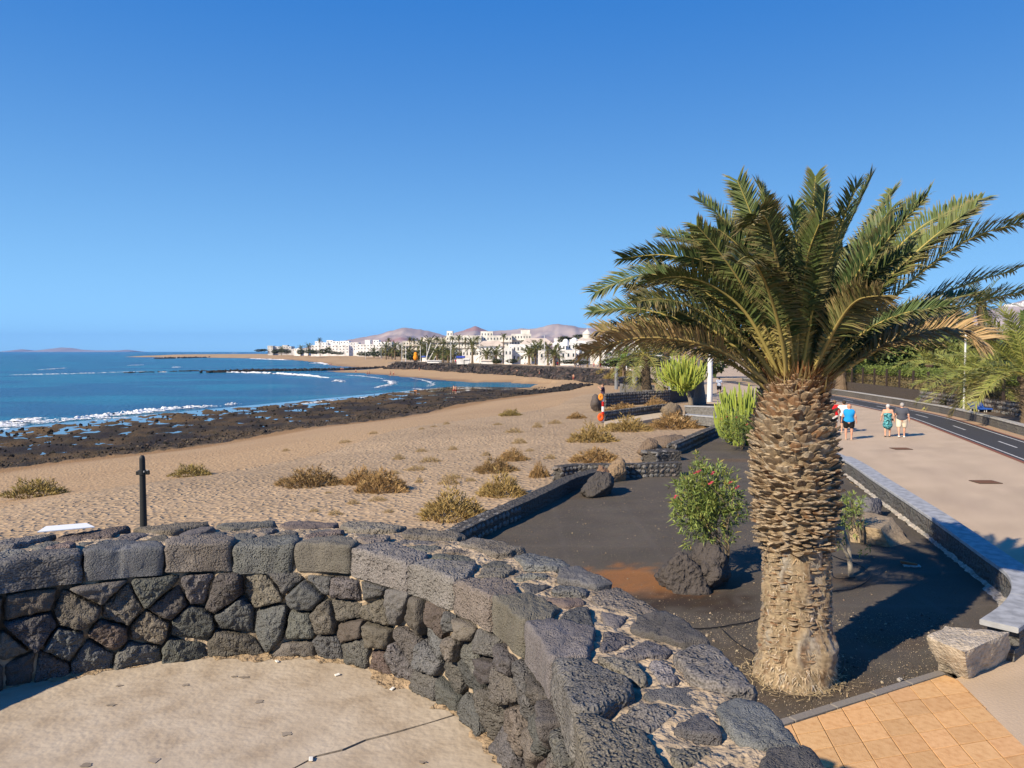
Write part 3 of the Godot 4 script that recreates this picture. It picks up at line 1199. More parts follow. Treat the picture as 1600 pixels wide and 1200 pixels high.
	for k in wl.size():
		var s := k * WSTEP
		var th := wall_thick(s, total)
		var rows := [[0.03, FLOOR_Y - 0.1], [0.03, FLOOR_Y + 0.06], [0.045, FLOOR_Y + 0.14], [0.05, FLOOR_Y + 0.22], [0.05, FLOOR_Y + 0.30], [0.045, FLOOR_Y + 0.40], [0.03, FLOOR_Y + 0.47], [0.06, WALL_TOP - 0.05], [0.1, WALL_TOP - 0.028]]
		for j in 9:
			rows.append([lerpf(0.16, th - 0.12, j / 8.0), WALL_TOP - 0.006])
		rows.append_array([[th - 0.06, WALL_TOP - 0.03], [th - 0.04, WALL_TOP - 0.3], [th - 0.02, PROM - 0.2]])
		for j in rows.size():
			var y: float = rows[j][1]
			var w: float = rows[j][0]
			var c := cream
			if j < 8:
				var m := nz.get_noise_2d(s * 3.2, y * 5.0)
				var k2 := smoothstep(0.10, 0.24, m)
				if j <= 1:
					k2 = maxf(k2, smoothstep(-0.12, 0.1, m))
				if j == 6 or j == 7:
					k2 = maxf(k2, smoothstep(-0.02, 0.15, m))
				c = dim.lerp(cream, k2)
				w -= k2 * 0.03
			elif j > 17:
				c = dim
			else:
				y += nz.get_noise_2d(s * 6.0, w * 6.0) * 0.02 - 0.004
				c = cream.lerp(lin(0.40, 0.32, 0.23), smoothstep(0.0, 0.4, nz.get_noise_2d(s * 2.5 + 30.0, w * 2.5)))
			g.col = c
			g.pt(wall_at(s, w, y))
	var nr := 9 + 9 + 3
	for k in wl.size() - 1:
		for j in nr - 1:
			var a := k * nr + j
			g.quad(a, a + 1, a + nr + 1, a + nr)
	obj("mortar", g.mesh(true), M.mortar, wall)
	# which stretch is in view
	var s0 := 4.0
	var s1 := total - 1.9
	# face stones under the coping
	var sites := []
	var s := 0.0
	var rowh := [0.065, 0.19, 0.315, 0.435]
	for row in 4:
		s = rng.randf_range(0.0, 0.1)
		while s < total:
			var wide := rng.randf_range(0.13, 0.29) if row in [1, 2] else rng.randf_range(0.10, 0.26)
			if not (row == 3 and rng.randf() < 0.22) and not (row == 0 and rng.randf() < 0.2):
				sites.append(Vector2(s + wide * 0.5, rowh[row] + rng.randf_range(-0.045, 0.045)))
			s += wide
	var cells := voronoi(sites, Vector2(-0.05, -0.015), Vector2(total + 0.05, 0.488))
	var face_rings := [[1.0, -0.09], [1.0, -0.02], [0.985, 0.008], [0.95, 0.018], [0.86, 0.024], [0.76, 0.029], [0.64, 0.031], [0.5, 0.033], [0.34, 0.034], [0.17, 0.035]]
	for k in cells.size():
		var poly: PackedVector2Array = cells[k]
		if poly.size() < 3 or sites[k].x < s0 - 2.2 or sites[k].x > s1:
			continue
		var out := rng.randf_range(-0.018, 0.022)
		var tiltx := rng.randf_range(-0.25, 0.25)
		var tilty := rng.randf_range(-0.25, 0.25)
		var c0: Vector2 = sites[k]
		var place := func(a: float, b: float, o: float) -> Vector3:
			var lean := (a - c0.x) * tiltx + (b - c0.y) * tilty
			return wall_at(a, -(o + out + lean), FLOOR_Y + b)
		var near: bool = sites[k].x > s0 - 0.3
		var m := stone(poly, rng.randf_range(0.003, 0.013), face_rings, place, 0.018, 46 if near else 14, 0.95, float(k) * 1.37, basalt_tone())
		if m != null:
			obj("face_stone", m, M.lavas[rng.randi() % 4], wall)
	# coping blocks along both edges and stones bedded between them
	sites = []
	var kinds := []
	s = 0.0
	while s < total:
		var wide := rng.randf_range(0.22, 0.46)
		sites.append(Vector2(s + wide * 0.5, 0.13 + rng.randf_range(-0.03, 0.03)))
		kinds.append(0)
		s += wide
	s = 0.1
	while s < total:
		var wide := rng.randf_range(0.22, 0.42)
		sites.append(Vector2(s + wide * 0.5, -0.115))       # measured from the outer edge
		kinds.append(1)
		s += wide
	for k in sites.size():
		if kinds[k] == 1:
			sites[k].y = wall_thick(sites[k].x, total) - 0.125
	for row in 2:
		s = rng.randf_range(0.0, 0.15)
		while s < total:
			var wide := rng.randf_range(0.15, 0.32)
			var th := wall_thick(s, total)
			sites.append(Vector2(s + wide * 0.5, lerpf(0.27, th - 0.25, (row + 0.5 + rng.randf_range(-0.3, 0.3)) / 2.0)))
			kinds.append(2)
			s += wide
	cells = voronoi(sites, Vector2(-0.05, -0.02), Vector2(total + 0.05, 1.2))
	var block_rings := [[1.0, -0.155], [1.0, -0.12], [1.0, -0.09], [1.0, -0.06], [1.0, -0.03], [0.992, -0.010], [0.965, 0.004], [0.88, 0.008], [0.76, 0.010], [0.62, 0.010], [0.46, 0.011], [0.3, 0.011], [0.14, 0.011]]
	var bed_rings := [[1.0, -0.08], [1.0, -0.018], [0.97, -0.006], [0.9, 0.0], [0.76, 0.004], [0.58, 0.005], [0.38, 0.005], [0.18, 0.005]]
	for k in cells.size():
		var poly: PackedVector2Array = cells[k]
		if poly.size() < 3 or sites[k].x < s0 - 2.4 or sites[k].x > total - 1.2:
			continue
		var th := wall_thick(sites[k].x, total)
		for j in poly.size():
			poly[j].y = minf(poly[j].y, th + 0.01)
		var rise := rng.randf_range(-0.006, 0.02)
		var tiltx := rng.randf_range(-0.06, 0.06)
		var tilty := rng.randf_range(-0.06, 0.06)
		if kinds[k] == 2:
			tiltx *= 2.0
			tilty *= 2.0
			rise -= 0.006
		var c0: Vector2 = sites[k]
		var y0 := WALL_TOP
		var place := func(a: float, b: float, o: float) -> Vector3:
			var lean := (a - c0.x) * tiltx + (b - c0.y) * tilty
			return wall_at(a, b, y0 + o + rise + lean)
		var col := basalt_tone() * rng.randf_range(1.15, 1.45)
		var m: ArrayMesh
		if kinds[k] < 2:
			m = stone(poly, rng.randf_range(0.004, 0.011) + (0.006 if kinds[k] == 1 else 0.0), block_rings, place, 0.011, 56, 0.93, float(k) * 2.1 + 400.0, col)
		else:
			m = stone(poly, rng.randf_range(0.010, 0.024) + (0.005 if sites[k].x > 6.2 else 0.0), bed_rings, place, 0.010, 34, 0.75, float(k) * 2.1 + 400.0, col)
		if m != null:
			obj(["coping_stone", "coping_stone", "bedded_stone"][kinds[k]], m, M.lavas[rng.randi() % 4], wall)
	# a pale sheet of card lying on the wall
	g = Geo.new()
	var p1 := on_plane(58, 831, WALL_TOP + 0.05)
	var p2 := on_plane(148, 823, WALL_TOP + 0.045)
	var p3 := on_plane(135, 817, WALL_TOP + 0.055)
	var p4 := on_plane(72, 822, WALL_TOP + 0.06)
	g.col = lin(0.72, 0.74, 0.76)
	g.face(p4, p3, p2, p1)
	var dn := Vector3.DOWN * 0.005
	g.face(p1, p2, p2 + dn, p1 + dn)
	g.face(p2, p3, p3 + dn, p2 + dn)
	g.face(p3, p4, p4 + dn, p3 + dn)
	g.face(p4, p1, p1 + dn, p4 + dn)
	g.face(p1 + dn, p2 + dn, p3 + dn, p4 + dn)
	var card := obj("white_board", g.mesh(), M.plain)
	tag(card, "thin white board lying on top of the lava wall", "board")
	# shell grit, small bits of litter
	for e in [[433, 1035], [613, 1078], [527, 1056], [486, 1188]]:
		var c := on_plane(e[0], e[1], FLOOR_Y)
		g = Geo.new()
		g.col = lin(0.7, 0.68, 0.62)
		g.soft_box(c + Vector3(0, 0.007, 0), Vector3(0.014, 0.003, 0.009), 0.002, Basis.from_euler(Vector3(0.1, rng.randf() * 3.0, 0.1)))
		tag(obj("litter_scrap", g.mesh(), M.plain), "tiny white scrap lying on the concrete terrace floor", "scrap", "scraps on the terrace floor")

# ---- seat wall of grey blocks with slabs on top
func build_seat_wall() -> void:
	var line := spline([Vector3(6.78, 0, -10.55), Vector3(7.55, 0, -11.25), Vector3(8.22, 0, -12.05), Vector3(8.70, 0, -12.95), Vector3(9.02, 0, -14.2), Vector3(9.88, 0, -17.7), Vector3(10.95, 0, -22.6), Vector3(11.9, 0, -27.0), Vector3(12.55, 0, -33.0), Vector3(13.0, 0, -42.0)], 16)
	line = even(line, 0.1)
	var sw := thing("seat_wall", "low grey block seat wall with smooth slab top edging the gravel", "wall")
	var n := line.size()
	var side := func(k: int) -> Vector3:
		var d: Vector3 = (line[mini(k + 1, n - 1)] - line[maxi(k - 1, 0)]).normalized()
		return Vector3(-d.z, 0, d.x)
	# blocks in two courses, each its own piece
	var starts := []
	var k := 0
	var tall := func(at: int) -> float:
		return 0.43 if at < 170 else 0.36
	while k < n - 5:
		var l := 4
		var hh: float = tall.call(k)
		for course in 2:
			var kk := k + (2 if course == 1 else 0)
			var e := mini(kk + l, n - 1)
			if e <= kk:
				continue
			var g := Geo.new()
			g.col = jit(lin(0.20, 0.195, 0.188), 0.14)
			var y0: float = PROM - 0.05 + course * (hh + 0.05) * 0.5
			var y1: float = y0 + (hh + 0.05) * 0.5
			for j in range(kk, e + 1):
				var s: Vector3 = side.call(j)
				var c := line[j]
				if j == kk:
					c = line[j].lerp(line[j + 1], 0.04)
				elif j == e:
					c = line[j].lerp(line[j - 1], 0.04)
				for r in [[-0.20, y0], [-0.20, y1 - 0.008], [-0.19, y1], [0.19, y1], [0.20, y1 - 0.008], [0.20, y0]]:
					g.pt(Vector3(c.x, r[1], c.z) + s * r[0])
			var m := e - kk
			for j in m:
				for r in 5:
					var a := j * 6 + r
					g.quad(a, a + 6, a + 7, a + 1)
			for r in range(1, 5):
				g.tri(0, r + 1, r)
				g.tri(m * 6, m * 6 + r, m * 6 + r + 1)
			obj("block", g.mesh(), M.basalt_far, sw)
		k += l
	# slabs
	k = 0
	while k < n - 6:
		var l := 24 if k > 20 else (20 if k > 0 else 17)
		var e := mini(k + l, n - 1)
		var hh: float = tall.call(k + 3)
		var g := Geo.new()
		for j in range(k, e + 1):
			var s: Vector3 = side.call(j)
			var c := line[j]
			if j == k:
				c = line[j].lerp(line[j + 1], 0.06)
			elif j == e:
				c = line[j].lerp(line[j - 1], 0.06)
			var y: float = PROM + hh
			for r in [[-0.23, y + 0.004], [-0.24, y + 0.012], [-0.24, y + 0.072], [-0.228, y + 0.084], [0.228, y + 0.084], [0.24, y + 0.072], [0.24, y + 0.012], [0.23, y + 0.004]]:
				g.pt(Vector3(c.x, r[1], c.z) + s * r[0])
		var m := e - k
		for j in m:
			for r in 8:
				var a := j * 8 + r
				var b := j * 8 + (r + 1) % 8
				g.quad(a, a + 8, b + 8, b)
		for r in range(1, 7):
			g.tri(0, r + 1, r)
			g.tri(m * 8, m * 8 + r, m * 8 + r + 1)
		obj("slab", g.mesh(), M.slab, sw)
		k = e
	# white strip of old plaster along the foot
	var g2 := Geo.new()
	var ks := range(23, n - 4)
	for j in ks:
		var s: Vector3 = side.call(j)
		g2.col = jit(lin(0.55, 0.50, 0.43), 0.15)
		var w := 0.05 + 0.045 * nz.get_noise_1d(j * 0.8) + (0.09 if j < 40 else 0.0)
		w = maxf(w, 0.02)
		var y := 0.05 + 0.03 * nz2.get_noise_1d(j * 1.3)
		g2.pt(line[j] - s * 0.205 + Vector3(0, PROM + y, 0))
		g2.pt(line[j] - s * (0.21 + w) + Vector3(0, PROM + 0.02, 0))
		g2.pt(line[j] - s * (0.215 + w * 1.3) + Vector3(0, PROM - 0.03, 0))
	for j in ks.size() - 1:
		for r in 2:
			var a := j * 3 + r
			g2.quad(a, a + 3, a + 4, a + 1)
	obj("plaster_strip", g2.mesh(), M.mortar, sw)

# ---- a low wall of rubble along a line: core plus separate stones of a few shared shapes
var rubble := []
func rubble_wall(label: String, pts: Array, height: float, thick: float, size: float, limit := 290, top_stones := true, tone := Color(0.17, 0.16, 0.15), called := "stone_wall") -> Node3D:
	if rubble.size() == 0:
		for k in 8:
			rubble.append(rock_mesh(300 + k, 8, 6, 0.3, 0.8, 7))
	var line := even(spline(pts, 10), 0.25)
	var t := thing(called, label, "wall", line[0])
	var o := line[0]
	var g := Geo.new()
	g.col = tone * 0.8
	var n := line.size()
	for k in n:
		var d := (line[mini(k + 1, n - 1)] - line[maxi(k - 1, 0)]).normalized()
		var s := Vector3(-d.z, 0, d.x).normalized()
		var b := line[k] - o
		for r in [[-thick * 0.5, -0.15], [-thick * 0.5, height], [thick * 0.5, height], [thick * 0.5, -0.15]]:
			g.pt(b + s * r[0] + Vector3.UP * (r[1] + (nz2.get_noise_2d(k * 0.9, r[0]) * 0.02 if r[1] > 0 else 0.0)))
	for k in n - 1:
		for r in 3:
			var a := k * 4 + r
			g.quad(a, a + 4, a + 5, a + 1)
	g.quad(0, 1, 2, 3)
	g.quad((n - 1) * 4, (n - 1) * 4 + 3, (n - 1) * 4 + 2, (n - 1) * 4 + 1)
	obj("core", g.mesh(), M.basalt_far, t)
	if size <= 0.0:
		return t
	var made := 0
	var s_at := 0.0
	var dists := even(line, size * 0.95)
	for k in dists.size() - 1:
		var d := (dists[k + 1] - dists[k]).normalized()
		var s := Vector3(-d.z, 0, d.x).normalized()
		var spots := []
		var rows := maxi(1, int(round(height / (size * 0.8))))
		for r in rows:
			spots.append([-thick * 0.5, height * (r + 0.5) / rows])
			spots.append([thick * 0.5, height * (r + 0.5) / rows])
		if top_stones:
			spots.append([-thick * 0.28, height])
			spots.append([thick * 0.28, height])
		for sp in spots:
			if made >= limit:
				break
			made += 1
			var m := MeshInstance3D.new()
			m.name = "stone"
			t.add_child(m, true)
			m.mesh = rubble[rng.randi() % 8]
			m.material_override = M.stone_tones[rng.randi() % 4]
			var flat: float = 0.35 if sp[1] >= height else 0.5
			m.position = dists[k] - o + d * rng.randf_range(-0.03, 0.03) + s * sp[0] * (0.9 if sp[1] < height else 1.0) + Vector3.UP * (sp[1] - (0.05 if sp[1] >= height else 0.0))
			var bs := Basis(d, Vector3.UP, s) * Basis.from_euler(Vector3(rng.randf_range(-0.25, 0.25), rng.randf_range(-0.3, 0.3), rng.randf_range(-0.25, 0.25)))
			if sp[1] >= height:
				m.basis = bs.scaled_local(Vector3(size * 0.56, size * flat, thick * 0.27))
			else:
				m.basis = bs.scaled_local(Vector3(size * 0.56, size * 0.50, size * 0.28))
	return t

# ------------------------------------------------------------------ palms
const PALM_Z := 9.84

# leaflets along a path; leaf and stem go to two builders
func add_frond(leaf: Geo, stem: Geo, path: PackedVector3Array, pairs: int, long: float, brown: float, base_r: float, tone: Color, wide := 0.026, spiny := true, tips := 0.25) -> void:
	var n := path.size()
	var radii := PackedFloat32Array()
	for k in n:
		radii.append(base_r * (1.0 - 0.86 * pow(float(k) / (n - 1), 0.75)))
	var rach := lin(0.36, 0.31, 0.09).lerp(lin(0.36, 0.25, 0.11), brown)
	if stem != null:
		stem.col = rach
		stem.tube(path, radii, 5, false)
	var side := Vector3.ZERO
	var twist := rng.randf_range(-0.3, 0.3)
	if spiny:
		twist = rng.randf_range(0.35, 0.85) * (1.0 if rng.randf() < 0.5 else -1.0)
	for j in pairs:
		var f := (0.14 if spiny else 0.06) + (0.86 if spiny else 0.94) * (j + rng.randf() * 0.6) / pairs
		var at := clampf(f, 0.0, 1.0) * (n - 1)
		var k := mini(int(at), n - 2)
		var p := path[k].lerp(path[k + 1], at - k)
		var d := (path[mini(k + 2, n - 1)] - path[maxi(k - 1, 0)]).normalized()
		var s := d.cross(Vector3.UP)
		if s.length() < 0.25:
			s = s + (side if side != Vector3.ZERO else Vector3.RIGHT) * 0.5
		s = (s - d * s.dot(d)).normalized()
		side = s
		s = s.rotated(d, twist * (smoothstep(0.0, 0.45, f) if spiny else 1.0))
		var up := s.cross(d).normalized()
		for sg in [-1.0, 1.0]:
			var l := long * (0.25 + 0.75 * smoothstep(0.05, 0.32, f)) * (1.0 - 0.35 * smoothstep(0.7, 1.0, f)) * rng.randf_range(0.85, 1.12)
			var fwd := lerpf(0.45, 0.88, f) + rng.randf_range(-0.12, 0.12)
			var lift := 0.28 + rng.randf_range(-0.25, 0.25)
			if f < 0.30 and spiny:
				l *= 0.42
				lift += rng.randf_range(-0.4, 0.5)
			var dir: Vector3 = (s * sg * cos(fwd) + d * sin(fwd) + up * lift).normalized()
			var flat := (up - dir * up.dot(dir)).normalized()
			var wv := dir.cross(flat).normalized()
			wv = wv.rotated(dir, rng.randf_range(-0.6, 0.6))
			var w := wide * rng.randf_range(0.8, 1.15)
			var mid := p + dir * l * 0.5
			var tip := p + dir * l + Vector3.DOWN * l * (0.10 + 0.25 * brown * rng.randf())
			var c := jit(tone, 0.22)
			if f < 0.30 and spiny:
				c = c.lerp(lin(0.42, 0.34, 0.12), 0.6)
			var dead := smoothstep(0.35, 1.0, brown * 0.75 + rng.randf() * 0.5 * brown + f * brown * 0.35)
			c = c.lerp(jit(lin(0.36, 0.245, 0.12), 0.2), dead)
			leaf.col = c
			var a := leaf.pt(p - wv * w * 0.3)
			var b := leaf.pt(p + wv * w * 0.3)
			var m1 := leaf.pt(mid - wv * w * 0.5)
			var m2 := leaf.pt(mid + wv * w * 0.5)
			leaf.col = c.lerp(lin(0.40, 0.285, 0.145), clampf(tips + brown * 0.7 + rng.randf_range(-0.2, 0.2), 0.0, 1.0))
			var e := leaf.pt(tip)
			leaf.tri(a, b, m2)
			leaf.tri(a, m2, m1)
			leaf.tri(m1, m2, e)

func arch(base: Vector3, az: float, elev: float, length: float, bend: float, steps := 12) -> PackedVector3Array:
	var out := PackedVector3Array([base])
	var p := base
	for k in steps:
		var f := float(k) / steps
		var e := elev - bend * pow(f, 1.25)
		p += Vector3(cos(az) * cos(e), sin(e), sin(az) * cos(e)) * (length / steps)
		out.append(p)
	return out

func boot_mesh(sd: int, tone: Color) -> ArrayMesh:
	var r := RandomNumberGenerator.new()
	r.seed = sd
	var g := Geo.new()
	# rings of a flattened lens, drawn outwards along z, cut off at an angle
	var rings := [[-0.06, 0.100, 0.046], [0.03, 0.090, 0.036], [0.085, 0.072, 0.025], [0.12, 0.054, 0.015]]
	var sides := 8
	for q in rings.size():
		for k in sides:
			var a := TAU * k / sides
			var x: float = cos(a) * rings[q][1] * (1.0 + r.randf_range(-0.1, 0.1))
			var y: float = sin(a) * absf(sin(a)) * rings[q][2] * (1.3 if sin(a) < 0 else 0.8)
			var z: float = rings[q][0] - x * x * 4.0 * (1.0 if q > 0 else 0.0) + r.randf_range(-0.006, 0.006)
			y += x * x * 1.8 * (1.0 if q > 1 else 0.3)
			g.col = tone * (1.0 + r.randf_range(-0.12, 0.12)) if q < 3 else tone.lerp(lin(0.62, 0.48, 0.32), 0.6)
			g.pt(Vector3(x, y, z))
	for q in rings.size() - 1:
		for k in sides:
			var a := q * sides + k
			var b := q * sides + (k + 1) % sides
			g.quad(a, b, b + sides, a + sides)
	g.col = tone.lerp(lin(0.66, 0.52, 0.35), 0.7)
	var e := g.pt(Vector3(0, 0.0, 0.118))
	for k in sides:
		g.tri((rings.size() - 1) * sides + k, (rings.size() - 1) * sides + (k + 1) % sides, e)
	return g.mesh()

func trunk_radius(h: float) -> float:
	var hs := [-0.1, 0.0, 0.12, 0.4, 0.8, 1.3, 1.65, 1.85, 2.15, 2.6, 3.0, 3.35, 3.65, 3.95]
	var rs := [0.50, 0.48, 0.46, 0.42, 0.40, 0.40, 0.40, 0.42, 0.47, 0.49, 0.485, 0.455, 0.40, 0.31]
	for k in hs.size() - 1:
		if h < hs[k + 1]:
			return lerpf(rs[k], rs[k + 1], clampf((h - hs[k]) / (hs[k + 1] - hs[k]), 0.0, 1.0))
	return 0.3

func trunk_axis(h: float) -> Vector3:
	return Vector3(-0.035 * h / 3.9 + 0.03 * sin(h * 1.2), h, 0.0)

func build_hero_palm() -> void:
	var foot := on_plane(1240, 1058, PROM)
	var palm := thing("date_palm", "stout date palm with shaggy pale trunk rising from the dark gravel", "palm tree", foot)
	# trunk
	var g := Geo.new()
	var seg := 72
	var rows := 110
	for j in rows + 1:
		var h := lerpf(-0.1, 3.95, float(j) / rows)
		var r := trunk_radius(h)
		var c := trunk_axis(h)
		for k in seg:
			var a := TAU * k / seg
			var d := Vector3(cos(a), 0, sin(a))
			var low := 1.0 - smoothstep(1.6, 1.9, h)
			var b := nz.get_noise_3d(d.x * 2.2, h * 1.6, d.z * 2.2) * 0.07 + nz.get_noise_3d(d.x * 7.0, h * 5.0, d.z * 7.0) * 0.045
			var ridge := absf(fmod(h * 16.0 + nz2.get_noise_2d(a * 2.0, h) * 0.8 + a * 0.16, 1.0) - 0.5) * 0.035
			var rr := r + (b + ridge) * low - (1.0 - low) * 0.02
			# a lump of old fibre low on one side
			rr += 0.10 * exp(-pow((h - 0.45) / 0.22, 2.0)) * maxf(0.0, cos(a - 0.45)) * low
			var mat_grey := smoothstep(-0.05, 0.25, nz.get_noise_3d(d.x * 1.2 + 4.0, h * 0.9, d.z * 1.2)) * smoothstep(0.2, 0.6, h)
			var col := lin(0.50, 0.385, 0.25).lerp(lin(0.52, 0.46, 0.38), mat_grey)
			col = col.lerp(lin(0.26, 0.145, 0.075), smoothstep(0.1, 0.45, nz.get_noise_3d(d.x * 3.0, h * 3.0, d.z * 3.0 + 9.0)) * 0.7)
			g.col = col
			g.pt(c + d * rr)
	for j in rows:
		for k in seg:
			var a := j * seg + k
			var b := j * seg + (k + 1) % seg
			g.quad(a, b, b + seg, a + seg)
	var trunk := obj("trunk", g.mesh(true), M.bark, palm)
	# old leaf bases
	var tones := [lin(0.64, 0.51, 0.36), lin(0.56, 0.43, 0.29), lin(0.60, 0.46, 0.30), lin(0.47, 0.34, 0.22), lin(0.66, 0.56, 0.43), lin(0.46, 0.27, 0.15)]
	var boots := []
	for k in 18:
		boots.append(boot_mesh(k, tones[k % 6]))
	var list := []
	var total := 1250
	for k in total:
		var h := lerpf(1.72, 3.93, pow((k + 0.5) / total, 0.97)) + rng.randf_range(-0.045, 0.045)
		var a := k * 2.39996 + rng.randf_range(-0.13, 0.13)
		var d := Vector3(cos(a), 0, sin(a))
		var tilt := lerpf(0.15, 0.75, smoothstep(1.7, 3.9, h)) + rng.randf_range(-0.2, 0.2)
		var out := (d * cos(tilt) + Vector3.UP * sin(tilt)).normalized()
		var acr := Vector3.UP.cross(d).normalized()
		var up := out.cross(acr)
		var s := rng.randf_range(0.62, 1.0)
		var big := 1.0
		if k % 61 == 7:
			big = 1.6
		var roll := rng.randf_range(-0.3, 0.3)
		var b := Basis(acr.rotated(out, roll) * s * big, up.rotated(out, roll) * s * rng.randf_range(0.45, 0.9), out * s * rng.randf_range(0.7, 1.5))
		var p := trunk_axis(h) + d * (trunk_radius(h) - 0.015)
		var red := smoothstep(3.15, 3.7, h + rng.randf_range(-0.2, 0.2))
		var idx: int = rng.randi() % 18
		if red > 0.5:
			idx = [5, 11, 17, 3, 9][rng.randi() % 5]
		elif idx % 6 == 5 and rng.randf() < 0.6:
			idx -= 2
		list.append([d.dot(Vector3(-0.36, 0, 0.93)), Transform3D(b, p), idx])
	list.sort_custom(func(x, y): return x[0] > y[0])
	var rest := SurfaceTool.new()
	rest.begin(Mesh.PRIMITIVE_TRIANGLES)
	for k in list.size():
		if k < 300:
			var o := obj("leaf_base", boots[list[k][2]], M.bark, trunk)
			o.transform = list[k][1]
		else:
			rest.append_from(boots[list[k][2]], 0, list[k][1])
	for k in 620:
		var h := lerpf(0.25, 1.72, (k + 0.5) / 620.0) + rng.randf_range(-0.02, 0.02)
		var a := k * 2.39996 + rng.randf_range(-0.1, 0.1)
		if nz2.get_noise_2d(a * 0.8, h * 1.1) > 0.2:
			continue
		var d := Vector3(cos(a), 0, sin(a))
		var acr := Vector3.UP.cross(d).normalized()
		var s := rng.randf_range(0.4, 0.75)
		rest.append_from(boots[[1, 3, 7, 9, 2, 5][k % 6]], 0, Transform3D(Basis(acr * s * 1.3, Vector3.UP * s * 0.7, d * s * rng.randf_range(0.3, 0.6)), trunk_axis(h) + d * (trunk_radius(h) + 0.01)))
	var ro := obj("leaf_bases_behind", rest.commit(), M.bark, trunk)
	ro.set_meta("kind", "stuff")
	# shreds of fibre on the lower trunk and straw round the foot
	g = Geo.new()
	for k in 3400:
		var a := rng.randf_range(0, TAU)
		var d := Vector3(cos(a), 0, sin(a))
		var h := rng.randf_range(0.02, 1.8)
		if k % 3 == 0:
			h = rng.randf_range(0.0, 0.3)
		var p := trunk_axis(h) + d * (trunk_radius(h) + rng.randf_range(-0.01, 0.035))
		p += d * 0.09 * exp(-pow((h - 0.45) / 0.22, 2.0)) * maxf(0.0, cos(a - 0.45))
		var acr := Vector3(-d.z, 0, d.x)
		var down := (Vector3.DOWN * rng.randf_range(0.2, 1.0) + d * rng.randf_range(-0.1, 0.6) + acr * rng.randf_range(-0.7, 0.7)).normalized()
		var l := rng.randf_range(0.03, 0.10)
		if h < 0.3:
			l *= 1.1
			down = (down + d * 0.2).normalized()
		g.col = jit([lin(0.46, 0.36, 0.235), lin(0.48, 0.42, 0.34), lin(0.40, 0.29, 0.18), lin(0.48, 0.385, 0.255)][k % 4], 0.15)
		var w := rng.randf_range(0.002, 0.006)
		if k % 13 == 0:
			w *= 2.6
		g.tri3(p - acr * w, p + acr * w, p + down * l)
	for k in 420:
		var a := rng.randf_range(0, TAU)
		var r := 0.46 + absf(rng.randfn(0.0, 0.12))
		var p := Vector3(cos(a) * r, 0.02 + rng.randf() * 0.02, sin(a) * r)
		var b := rng.randf_range(0, TAU)
		var d := Vector3(cos(b), rng.randf_range(-0.05, 0.3), sin(b))
		g.col = jit(lin(0.50, 0.38, 0.21), 0.2)
		g.tri3(p + Vector3(-d.z, 0, d.x) * 0.006, p - Vector3(-d.z, 0, d.x) * 0.006, p + d * rng.randf_range(0.06, 0.16))
	var fb := obj("fibre", g.mesh(), M.dry, trunk)
	fb.set_meta("kind", "stuff")
